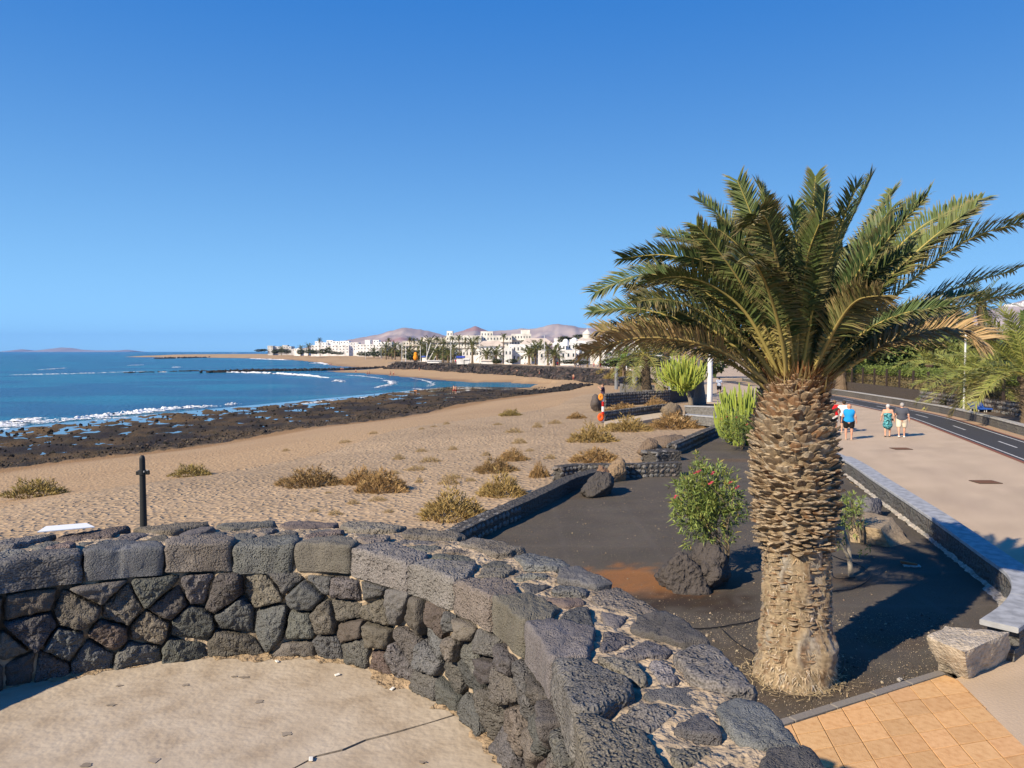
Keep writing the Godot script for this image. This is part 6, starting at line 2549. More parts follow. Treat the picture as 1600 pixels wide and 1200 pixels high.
func build_right_palms() -> void:
	rng.seed = 611
	var olive := lin(0.20, 0.22, 0.055)
	var p := on_plane(1516, 642, PROM)
	make_palm("roadside_palm", "low spreading palm with dark trunk beside the white lamp post", p, at_depth(1520, 598, -p.z).y - PROM, 0.42, 34, 4.2, 46, olive, 0.1, "", 0.05, 70)
	p = at_depth(1606, 640, 44.0)
	p.y = PROM
	make_palm("roadside_palm", "large feathery palm with pale trunk at the end of the rubble wall", p, at_depth(1604, 585, 44.0).y - PROM, 0.36, 40, 4.4, 54, olive, 0.1, "", 0.05, 60)
	p = at_depth(1535, 600, 78.0)
	p.y = PROM
	make_palm("tall_palm", "tall palm with a skirt of dead fronds behind the roadside palms", p, at_depth(1532, 478, 78.0).y - PROM, 0.35, 36, 3.4, 34, lin(0.075, 0.10, 0.04), 0.9, "", 0.06)
	p = at_depth(1314, 610, 84.0)
	p.y = PROM
	make_palm("roadside_palm", "palm with a thick ringed trunk at the far end of the post fence", p, 5.2, 0.55, 30, 4.4, 34, lin(0.12, 0.14, 0.045), 0.1, "", 0.06)
	p = at_depth(1450, 600, 74.0)
	p.y = PROM
	make_palm("roadside_palm", "arching palm growing over the clipped hedge", p, at_depth(1445, 566, 74.0).y - PROM, 0.3, 26, 3.4, 34, olive, 0.1, "", 0.06)
	p = at_depth(1597, 560, 70.0)
	p.y = PROM
	make_palm("tall_palm", "broad leafy palm crown above the feathery roadside palm", p, at_depth(1590, 527, 70.0).y - PROM, 0.3, 22, 2.6, 30, lin(0.10, 0.16, 0.05), 0.0, "", 0.10)
	p = on_plane(1012, 600, PROM + 1.0)
	make_palm("squat_palm", "squat palm with drooping olive fronds in the square planter", on_plane(1010, 607, PROM + 1.0), 3.0, 0.42, 34, 4.2, 34, lin(0.15, 0.16, 0.05), 0.5, "", 0.07)
	p = on_plane(975, 592, PROM - 0.1)
	make_palm("young_palm", "young bright green palm on a thin trunk near the bay", p, at_depth(975, 566, -p.z).y - PROM, 0.28, 18, 3.0, 22, lin(0.13, 0.21, 0.045), 0.0, "", 0.12)
	p = at_depth(1042, 590, 105.0)
	p.y = PROM
	make_palm("promenade_palm", "yellow green palm behind the round candelabra", p, at_depth(1040, 548, 105.0).y - PROM, 0.3, 26, 4.4, 26, lin(0.21, 0.22, 0.045), 0.1, "", 0.10)

# ------------------------------------------------------------------ the town round the bay
var pane_mesh: BoxMesh
var frame_mesh: BoxMesh

func face_windows(t: Node3D, at: Vector3, w: float, h: float, cols: int, rows: int, pw: float, ph: float, m: Material) -> void:
	if pane_mesh == null:
		pane_mesh = BoxMesh.new()
		pane_mesh.size = Vector3(1, 1, 0.16)
		frame_mesh = BoxMesh.new()
		frame_mesh.size = Vector3(1.14, 1.12, 0.1)
	for r in rows:
		for c in cols:
			var o := obj("window", pane_mesh, m, t)
			o.position = at + Vector3(w * ((c + 0.5) / cols - 0.5), h * ((r + 0.55) / rows), 0)
			o.scale = Vector3(pw, ph, 1)
			var f := obj("window_frame", frame_mesh, M.white, o)
			f.position = Vector3(0, 0, -0.02)

# a building of several boxes: [left, right, top row] in the picture, its distance and depth;  windows: cols, rows
func building(called: String, label: String, depth: float, base_y: float, boxes: Array, tone: Color, group := "") -> Node3D:
	var u0: float = boxes[0][0]
	var foot := at_depth(u0, 549, depth)
	foot.y = base_y
	var t := thing(called, label, "building", foot, group)
	for b in boxes:
		var dz: float = b[3]
		var l := at_depth(b[0], b[2], depth + dz)
		var r := at_depth(b[1], b[2], depth + dz)
		var bottom: float = base_y - 0.5 if b.size() < 9 or b[8] == 0 else at_depth(b[0], b[8], depth + dz).y
		var w := r.x - l.x
		var h := l.y - bottom
		var deep: float = b[4]
		var g := Geo.new()
		g.col = tone * (1.0 + rng.randf_range(-0.05, 0.05))
		var c := Vector3((l.x + r.x) * 0.5, bottom + h * 0.5, l.z - deep * 0.5) - foot
		g.box(c, Vector3(w * 0.5, h * 0.5, deep * 0.5))
		# parapet
		g.box(c + Vector3(0, h * 0.5 + 0.15, deep * 0.5 - 0.1), Vector3(w * 0.5 + 0.05, 0.15, 0.12))
		g.box(c + Vector3(w * 0.5 - 0.1, h * 0.5 + 0.15, -0.2), Vector3(0.12, 0.15, deep * 0.5 - 0.02))
		g.box(c + Vector3(-w * 0.5 + 0.1, h * 0.5 + 0.15, -0.2), Vector3(0.12, 0.15, deep * 0.5 - 0.02))
		var wall := obj("wall", g.mesh(), M.wallpaint, t)
		if b[5] > 0:
			var cols: int = b[5]
			var rows: int = b[6]
			var cellw := w / cols
			var cellh := minf(h / rows, 3.4)
			face_windows(wall, c + Vector3(0, h * 0.5 - cellh * rows, deep * 0.5), w, cellh * rows, cols, rows, cellw * 0.3, cellh * 0.34, M.glass)
			if b[7] == 1:
				for q in rows:
					g = Geo.new()
					g.col = tone * 0.97
					g.box(c + Vector3(0, h * 0.5 - cellh * rows + cellh * q + 0.1, deep * 0.5 + 0.7), Vector3(w * 0.5, 0.1, 0.7))
					g.box(c + Vector3(0, h * 0.5 - cellh * rows + cellh * q + 0.55, deep * 0.5 + 1.36), Vector3(w * 0.5, 0.4, 0.05))
					obj("balcony", g.mesh(), M.wallpaint, wall)
	return t

func pitched(t: Node3D, u0: float, u1: float, v_eave: float, v_ridge: float, depth: float, deep: float, tone: Color) -> void:
	var foot := t.position
	var a := at_depth(u0, v_eave, depth) - foot
	var b := at_depth(u1, v_eave, depth) - foot
	var top := at_depth(u0, v_ridge, depth).y - foot.y
	var inx := (b.x - a.x) * 0.22
	var p := Vector3(a.x + inx, top, a.z - deep * 0.5)
	var q := Vector3(b.x - inx, top, a.z - deep * 0.5)
	var back := Vector3(0, 0, -deep)
	var g := Geo.new()
	g.col = tone
	g.face(p, q, b, a)
	g.tri3(q, b + back, b)
	g.tri3(p, a, a + back)
	g.face(q, p, a + back, b + back)
	obj("roof", g.mesh(), M.wallpaint, t)

func dome(t: Node3D, u: float, v_top: float, px: float, depth: float, point: bool, tone: Color) -> void:
	var r := px / FOCAL * depth
	var top := at_depth(u, v_top, depth) - t.position
	var g := Geo.new()
	g.col = tone
	var prof := []
	if point:
		var h := r * 2.2
		prof = [[r, -h], [r, -h * 0.55], [r * 1.12, -h * 0.53], [r * 0.7, -h * 0.3], [r * 0.25, -h * 0.12], [0.06, -h * 0.04], [0.05, h * 0.25], [0.0, h * 0.26]]
	else:
		for k in 7:
			var a := PI * 0.5 * k / 6.0
			prof.append([r * cos(a), r * sin(a) - r])
		prof.push_front([r, -r * 2.2])
	g.lathe(top, prof, 14)
	obj("dome" if not point else "turret", g.mesh(), M.wallpaint, t)

# what stands next to a spot of the far seafront
func beside(u: float) -> String:
	var marks := [[415, "on the far point"], [456, "before the grey hotel block"], [488, "by the low white beach house"], [546, "before the stepped white hotel"], [602, "before the white hotel with dark terrace"], [632, "between white and cream hotels"], [664, "before the cream hotel"], [700, "beside the leaning masts"], [742, "before the large pale hotel"], [768, "by the low shop row"], [792, "between the shop row and white shop"], [832, "before the blue glazed white shop"], [872, "before the arched white villa"], [905, "before the domed centre"], [950, "below the pointed turret"], [1000, "by the blocky white villas"], [1100, "beyond the squat palm"], [2000, "behind the big palm"]]
	for m in marks:
		if u < m[0]:
			return m[1]
	return ""

func build_town() -> void:
	rng.seed = 900
	var white := lin(0.80, 0.79, 0.77)
	var cream := lin(0.72, 0.66, 0.56)
	# [u0, u1, v_top, depth offset, depth, window cols, rows, balconies, v_bottom]
	building("seafront_hotel", "pale grey hotel block on the far point of the bay", 1150.0, 3.5, [[418, 426, 540.5, 0, 18, 2, 3, 0], [425, 455, 541.5, 6, 18, 7, 3, 1], [441, 449, 539.5, 12, 10, 0, 0, 0], [452, 461, 545.5, -4, 10, 2, 1, 0]], lin(0.58, 0.57, 0.55))
	building("seafront_house", "low white beach house left of the stepped hotel", 1050.0, 3.5, [[459, 482, 545, 0, 12, 5, 1, 0], [465, 470, 544, -3, 8, 0, 0, 0]], white)
	building("stepped_hotel", "gleaming white stepped hotel with many roof cubes", 960.0, 3.5, [[492, 500, 533.5, 8, 16, 2, 4, 0], [486, 545, 539.5, 0, 20, 11, 3, 0], [499, 512, 535.5, 6, 14, 3, 1, 0, 541], [510, 520, 532, 10, 12, 2, 1, 0, 541], [519, 530, 533.5, 8, 12, 2, 1, 0, 541], [531, 545, 533, 8, 12, 3, 1, 0, 541], [543, 560, 535.5, 4, 16, 4, 3, 0]], white)
	building("white_hotel", "long white hotel with a dark rooftop terrace", 880.0, 3.5, [[558, 602, 538, 0, 22, 9, 3, 0], [570, 578, 531.5, 6, 12, 0, 0, 0], [583, 592, 531.5, 8, 12, 2, 1, 0], [590, 612, 534.5, 6, 16, 4, 3, 0], [600, 632, 537.5, 10, 18, 6, 3, 0]], white)
	building("cream_hotel", "cream hotel with tiers of balconies among town palms", 560.0, 4.0, [[629, 660, 533.5, 0, 16, 6, 4, 1], [657, 700, 528, 14, 16, 9, 4, 1]], cream)
	building("large_hotel", "large pale hotel with long balcony floors under flat roof towers", 430.0, 4.2, [[697, 752, 525, 0, 16, 12, 4, 1], [698, 707, 518, 8, 8, 2, 1, 0, 527], [751, 770, 518.5, 6, 10, 4, 1, 0, 527], [750, 800, 525, 4, 16, 10, 4, 1], [799, 830, 522.5, 8, 16, 7, 4, 1], [814, 828, 516.5, 12, 8, 0, 0, 0, 525]], lin(0.76, 0.73, 0.66))
	var t := building("tiled_house", "low shop row with pale pitched roofs behind seafront palms", 330.0, 4.2, [[722, 785, 547, 0, 10, 12, 1, 0], [746, 788, 540, 8, 10, 7, 1, 0]], lin(0.78, 0.76, 0.72))
	pitched(t, 744, 790, 540.5, 532.5, 337.0, 12.0, lin(0.62, 0.52, 0.42))
	t = building("white_shop", "white two storey shop with blue glass and a pale hipped roof", 300.0, 4.2, [[795, 830, 539, 0, 12, 6, 2, 0], [788, 800, 545, -3, 8, 2, 1, 0], [828, 852, 537, 6, 12, 5, 2, 0]], white)
	pitched(t, 812, 866, 537.5, 528, 306.0, 14.0, lin(0.64, 0.54, 0.44))
	t = building("white_villa", "white villa with an arched gable near the far promenade", 275.0, 4.2, [[842, 868, 549, 0, 9, 3, 1, 0], [866, 884, 536.5, 8, 12, 3, 2, 0], [876, 900, 548, -1, 9, 3, 1, 0]], white)
	pitched(t, 846, 866, 549.2, 545, 275.0, 9.0, lin(0.78, 0.77, 0.75))
	dome(t, 884, 529.5, 5.0, 284.0, false, white)
	t = building("domed_centre", "white shopping centre with domes and a pointed turret", 290.0, 4.2, [[881, 905, 535.5, 0, 14, 4, 2, 0], [903, 950, 534, 4, 16, 7, 2, 0], [893, 903, 531, 8, 10, 0, 0, 0], [940, 968, 541, -4, 12, 4, 1, 0], [946, 955, 530, 12, 8, 0, 0, 0]], white)
	pitched(t, 901, 950, 534.2, 526.5, 294.0, 16.0, lin(0.68, 0.58, 0.47))
	dome(t, 897.5, 527.5, 5.0, 298.0, false, white)
	dome(t, 917.5, 514.0, 7.0, 302.0, true, lin(0.74, 0.69, 0.60))
	dome(t, 948.5, 524.5, 3.6, 302.0, true, white)
	building("white_villa", "white blocky villas behind the drooping frond of the big palm", 235.0, 4.3, [[950, 966, 546, 0, 10, 2, 2, 0], [964, 976, 543, 4, 10, 2, 2, 0], [984, 1012, 538, 8, 12, 4, 2, 0], [1010, 1050, 531, 20, 12, 5, 3, 0]], white)
	building("white_villa", "white house with a green screen glimpsed over the hedge", 112.0, 5.0, [[1332, 1352, 566, 0, 7, 2, 1, 0], [1345, 1371, 557, 3, 8, 2, 1, 0]], white)
	building("white_villa", "small white flat roofed house between dark garden trees", 120.0, 5.0, [[1422, 1449, 565, 0, 8, 3, 1, 0]], white)
	building("white_villa", "white houses seen between trunks of the roadside palms", 108.0, 5.0, [[1462, 1500, 578, 0, 8, 4, 1, 0], [1540, 1575, 583, 2, 8, 3, 1, 0]], white)
	building("hillside_house", "row of white houses high on the hill at the right", 2600.0, 40.0, [[1572, 1584, 475.5, 0, 10, 4, 1, 0, 479], [1583, 1600, 473.5, 6, 10, 5, 1, 0, 479], [1600, 1622, 471, 10, 10, 5, 1, 0, 479]], white)
	building("hillside_house", "small white house low on the hills behind the domes", 1500.0, 5.0, [[866, 877, 528, 0, 12, 4, 1, 0], [745, 752, 530, 0, 12, 2, 1, 0]], white)
	# kiosks, awnings, low white walls of cafe terraces
	for e in [[714, 726, 556, 567, 300.0, lin(0.05, 0.09, 0.40), "seafront kiosk with a bright blue roof"], [725, 734, 560, 567, 300.0, lin(0.70, 0.70, 0.68), "seafront kiosk with a white awning roof"], [668, 690, 563, 567, 330.0, lin(0.72, 0.72, 0.70), "long low white boat shaped kiosk under palms"], [752, 770, 562, 567, 290.0, lin(0.74, 0.66, 0.58), "cafe terrace screen beside the palm trunks"], [660, 680, 556, 561, 380.0, lin(0.08, 0.14, 0.45), "blue canvas screen beyond the sea wall corner"]]:
		var a := at_depth(e[0], e[3], e[4])
		var b := at_depth(e[1], e[2], e[4])
		var k := thing("kiosk", e[6], "kiosk", Vector3((a.x + b.x) * 0.5, 4.2, a.z))
		var h := maxf(1.2, b.y - 4.2)
		var w := (b.x - a.x) * 0.5
		var g := Geo.new()
		g.col = white
		g.box(Vector3(0, h * 0.35, 0), Vector3(w, h * 0.35, 1.4))
		obj("counter", g.mesh(), M.wallpaint, k)
		g = Geo.new()
		g.col = e[5]
		g.soft_box(Vector3(0, h * 0.86, 0), Vector3(w * 1.08, h * 0.13, 1.8), 0.1)
		obj("canopy", g.mesh(), M.plain, k)
	# orange bulb shaped sculpture at the sea wall corner
	var ob := at_depth(649.5, 566, 345.0)
	ob.y = 4.2
	var st := thing("orange_sculpture", "bulging orange sculpture on a dark plinth at the promenade corner", "sculpture", ob)
	var g2 := Geo.new()
	g2.col = lin(0.75, 0.27, 0.02)
	g2.lathe(Vector3(0, 0.9, 0), [[0.3, 0.0], [0.95, 0.5], [1.15, 1.3], [0.95, 2.1], [0.75, 2.7], [0.85, 3.1], [0.45, 3.7], [0.0, 3.8]], 12)
	obj("bulb", g2.mesh(true), M.plain, st)
	g2 = Geo.new()
	g2.col = lin(0.05, 0.04, 0.04)
	g2.soft_box(Vector3(0, 0.45, 0), Vector3(0.8, 0.5, 0.8), 0.05)
	obj("plinth", g2.mesh(), M.plain, st)
	# lamp posts along the far promenade
	for e in [[628, 566, 535], [634, 566, 534], [657, 566.5, 540], [667, 566.5, 536], [704.5, 568, 533], [749.5, 569, 530], [795.5, 570, 528], [850.5, 572, 524], [911, 575, 518.5], [979, 579, 512.5], [571, 558, 546], [595.5, 558, 546], [1005, 584, 512]]:
		var p := on_plane(e[0], e[1], 4.2)
		if p.z < -420.0:
			p = on_plane(e[0], 561, 3.0)
		var h := at_depth(e[0], e[2], -p.z).y - p.y
		lamp("slim white lamp post " + beside(e[0]), p, h, 0.13, "lamp posts of the far promenade")
	# pairs of leaning white light masts
	for e in [[668, 566, 684, 537], [676, 566, 691, 538], [699, 566, 709, 533], [664, 566, 673, 536], [985, 570, 996, 506], [1030, 560, 1044, 508], [1012, 560, 1021, 510]]:
		var p := on_plane(e[0], 566.5 if e[0] < 800 else 578.0, 4.2)
		var q := at_depth(e[2], e[3], -p.z)
		var m := thing("leaning_mast", "white light mast leaning over the far promenade", "mast", p, "leaning masts")
		var g := Geo.new()
		g.col = lin(0.72, 0.72, 0.72)
		g.tube(PackedVector3Array([Vector3.ZERO, (q - p) * 0.5, q - p]), PackedFloat32Array([0.22, 0.2, 0.14]), 8)
		obj("pole", g.mesh(true), M.plain, m)
		g = Geo.new()
		g.col = lin(0.6, 0.6, 0.6)
		g.soft_box(q - p, Vector3(0.3, 0.12, 0.2), 0.04)
		obj("lamp_head", g.mesh(), M.plain, m)
	# palms of the town: build three, copy the rest
	var gt := lin(0.085, 0.10, 0.035)
	var protos := []
	var spots := [
		[786, 533, 320.0, 1, 1.0], [738, 540, 320.0, 0, 1.05], [718, 541, 345.0, 1, 1.0], [708, 545, 340.0, 0, 1.0], [692, 540, 350.0, 0, 1.1], [761, 548, 300.0, 2, 0.9], [775, 549, 300.0, 2, 0.95], [827, 553, 285.0, 2, 1.0], [837, 543, 285.0, 0, 0.75], [844, 540, 290.0, 0, 0.75], [866, 552, 250.0, 2, 0.95], [873, 546, 265.0, 1, 0.6], [856, 544, 275.0, 0, 0.7], [899, 545, 250.0, 1, 0.62], [918, 552, 240.0, 0, 0.9], [938, 545, 235.0, 0, 0.8], [968, 548, 215.0, 0, 0.8], [607, 532, 560.0, 1, 1.1], [617, 541, 520.0, 0, 1.0], [626, 540, 520.0, 0, 0.9], [640, 531, 500.0, 1, 0.9], [647, 532, 500.0, 1, 0.8], [603, 543, 540.0, 0, 1.0], [612, 544, 540.0, 2, 1.2], [658, 536, 430.0, 0, 1.0], [672, 536, 420.0, 0, 1.1], [682, 530, 420.0, 1, 1.0], [639, 542, 480.0, 2, 1.2], [665, 541, 400.0, 2, 1.2], [708, 530, 390.0, 1, 0.9], [727, 532, 385.0, 1, 0.9], [745, 530, 385.0, 1, 0.9], [700, 552, 330.0, 2, 0.9], [683, 552, 340.0, 2, 1.0], [470, 545, 930.0, 0, 1.6], [482, 543, 900.0, 0, 1.9], [500, 541, 880.0, 1, 1.7], [440, 547, 1080.0, 0, 1.6], [584, 549, 700.0, 2, 1.3], [596, 548, 700.0, 2, 1.2], [817, 536, 350.0, 1, 0.7], [926, 530, 420.0, 1, 0.7], [1016, 528, 240.0, 1, 0.8], [1020, 521, 260.0, 1, 0.7], [879, 526, 420.0, 0, 0.9], [945, 526, 420.0, 0, 0.6],
	]
	var labels := ["full headed date palm on the far seafront", "tall slender palm rising above the town roofs", "low bushy palm on the far promenade"]
	for k in 3:
		protos.append(make_palm(["town_palm", "slender_palm", "bushy_palm"][k], labels[k], Vector3(0, -100, 0), [5.5, 11.0, 2.6][k], [0.32, 0.2, 0.34][k], [26, 20, 22][k], [3.6, 2.2, 3.2][k], 16, gt, [0.5, 0.3, 0.2][k], ["date palms of the far seafront", "slender palms of the town", "bushy palms of the promenade"][k], 0.16))
	var first := [true, true, true]
	for e in spots:
		var c := at_depth(e[0], e[1], e[2])
		var s: float = e[4]
		var hh: float = [5.5, 11.0, 2.6][e[3]] * s
		var at := Vector3(c.x, c.y - hh, c.z)
		var low := 4.1 if e[2] < 450.0 else 3.6
		if at.y < low:
			at.y = low
		elif at.y > low + 0.3:
			# taller trunk, same crown
			at.y = low
			s = (c.y - low) / [5.5, 11.0, 2.6][e[3]]
			s = minf(s, e[4] * 1.5)
		var o: Node3D = protos[e[3]]
		if first[e[3]]:
			first[e[3]] = false
			o.position = at
			o.scale = Vector3.ONE * s
		else:
			o = dup(o, at, rng.randf() * TAU, s)
		o.set_meta("label", ["full headed date palm ", "tall slender palm rising ", "low bushy palm "][e[3]] + beside(e[0]))
	# low greenery along the seafront
	var green := leaf_ball(71, 700, lin(0.05, 0.065, 0.025), lin(0.10, 0.12, 0.04), 0.28)
	for e in [[405, 547.5, 1150, 7, 3.5], [412, 547, 1150, 6, 3.5], [430, 549, 1000, 5, 5], [440, 548, 1000, 5, 5], [448, 549, 980, 6, 4], [470, 550, 900, 5, 5], [484, 549, 880, 6, 4], [492, 550, 860, 6, 4], [505, 549, 840, 5, 5], [513, 547, 840, 4, 6], [520, 551, 830, 4, 3], [530, 552, 800, 5, 2.5], [565, 553, 700, 5, 3], [575, 553, 690, 5, 3.5], [588, 553, 680, 5, 4], [602, 552, 660, 6, 4.5], [615, 552, 600, 6, 5], [625, 552, 600, 5, 5], [645, 556, 420, 5, 4], [658, 555, 400, 4, 5], [675, 557, 380, 4, 4], [690, 552, 370, 5, 5], [700, 556, 360, 4, 4], [722, 556, 350, 3, 4], [800, 564, 290, 2.5, 1.4], [776, 564, 285, 2, 1.6], [890, 565, 240, 3, 1.2], [912, 566, 230, 2, 1.0], [954, 567, 190, 3, 1.8], [960, 563, 190, 2, 1.4], [895, 531, 420, 5, 2.5], [882, 530, 420, 4, 3], [905, 527, 430, 4, 3], [1000, 560, 170, 3, 2.4], [985, 565, 180, 3, 2], [1030, 565, 150, 3, 2], [1045, 540, 170, 4, 4], [1110, 560, 140, 4, 5], [1200, 575, 140, 4, 4], [1260, 585, 110, 3, 3]]:
		var c := at_depth(e[0], e[1], e[2])
		var o := obj("seafront_bush", green, M.leaf)
		o.position = c
		o.position.y = maxf(c.y, 4.0 + e[4] * 0.3)
		o.scale = Vector3(e[3], e[4] * 0.6, e[3])
		o.rotation.y = rng.randf() * TAU
		tag(o, "dark green bush " + beside(e[0]), "bush", "bushes along the far seafront")

# ------------------------------------------------------------------ people
# bones = [from, to, radius from, radius to]; one continuous skin meshed as surface nets
func skin(bones: Array, cell: float, blend: float, grow := 0.0) -> ArrayMesh:
	var lo := Vector3.ONE * 1e9
	var hi := Vector3.ONE * -1e9
	for b in bones:
		var r: float = maxf(b[2], b[3]) + grow + cell * 2.0
		lo = lo.min((b[0] as Vector3).min(b[1]) - Vector3.ONE * r)
		hi = hi.max((b[0] as Vector3).max(b[1]) + Vector3.ONE * r)
	var nx := int((hi.x - lo.x) / cell) + 2
	var ny := int((hi.y - lo.y) / cell) + 2
	var nzz := int((hi.z - lo.z) / cell) + 2
	var f := PackedFloat32Array()
	f.resize(nx * ny * nzz)
	f.fill(10.0)
	for b in bones:
		var a: Vector3 = b[0]
		var ab: Vector3 = b[1] - b[0]
		var ll := maxf(ab.length_squared(), 1e-8)
		var r: float = maxf(b[2], b[3]) + grow + blend + cell * 2.0
		var blo: Vector3 = ((a.min(b[1]) - Vector3.ONE * r - lo) / cell).floor().max(Vector3.ZERO)
		var bhi: Vector3 = ((a.max(b[1]) + Vector3.ONE * r - lo) / cell).ceil().min(Vector3(nx - 1, ny - 1, nzz - 1))
		for z in range(int(blo.z), int(bhi.z) + 1):
			for y in range(int(blo.y), int(bhi.y) + 1):
				for x in range(int(blo.x), int(bhi.x) + 1):
					var p := lo + Vector3(x, y, z) * cell
					var t := clampf((p - a).dot(ab) / ll, 0.0, 1.0)
					var d := (p - a - ab * t).length() - lerpf(b[2], b[3], t) - grow
					var at := (z * ny + y) * nx + x
					var o := f[at]
					if o > 5.0:
						f[at] = d
					else:
						var h := maxf(blend - absf(o - d), 0.0) / blend
						f[at] = minf(o, d) - h * h * blend * 0.25
	var g := Geo.new()
	var id := PackedInt32Array()
	id.resize(nx * ny * nzz)
	id.fill(-1)
	var off := [0, 1, nx, nx + 1, nx * ny, nx * ny + 1, nx * ny + nx, nx * ny + nx + 1]
	var cor := [Vector3(0, 0, 0), Vector3(1, 0, 0), Vector3(0, 1, 0), Vector3(1, 1, 0), Vector3(0, 0, 1), Vector3(1, 0, 1), Vector3(0, 1, 1), Vector3(1, 1, 1)]
	var edges := [[0, 1], [2, 3], [4, 5], [6, 7], [0, 2], [1, 3], [4, 6], [5, 7], [0, 4], [1, 5], [2, 6], [3, 7]]
	for z in nzz - 1:
		for y in ny - 1:
			for x in nx - 1:
				var at := (z * ny + y) * nx + x
				var inside := 0
				for k in 8:
					if f[at + off[k]] < 0.0:
						inside += 1
				if inside == 0 or inside == 8:
					continue
				var s := Vector3.ZERO
				var n := 0
				for e in edges:
					var d0 := f[at + off[e[0]]]
					var d1 := f[at + off[e[1]]]
					if (d0 < 0.0) != (d1 < 0.0):
						s += (cor[e[0]] as Vector3).lerp(cor[e[1]], d0 / (d0 - d1))
						n += 1
				id[at] = g.pt(lo + (Vector3(x, y, z) + s / n) * cell)
	var ax := [1, nx, nx * ny]
	for z in range(1, nzz - 1):
		for y in range(1, ny - 1):
			for x in range(1, nx - 1):
				var at := (z * ny + y) * nx + x
				for k in 3:
					var a := f[at] < 0.0
					if a == (f[at + ax[k]] < 0.0):
						continue
					var u: int = ax[(k + 1) % 3]
					var v: int = ax[(k + 2) % 3]
					var q := [id[at], id[at - u], id[at - u - v], id[at - v]]
					if q.min() < 0:
						continue
					if a:
						g.quad(q[0], q[3], q[2], q[1])
					else:
						g.quad(q[0], q[1], q[2], q[3])
	return g.mesh(true)

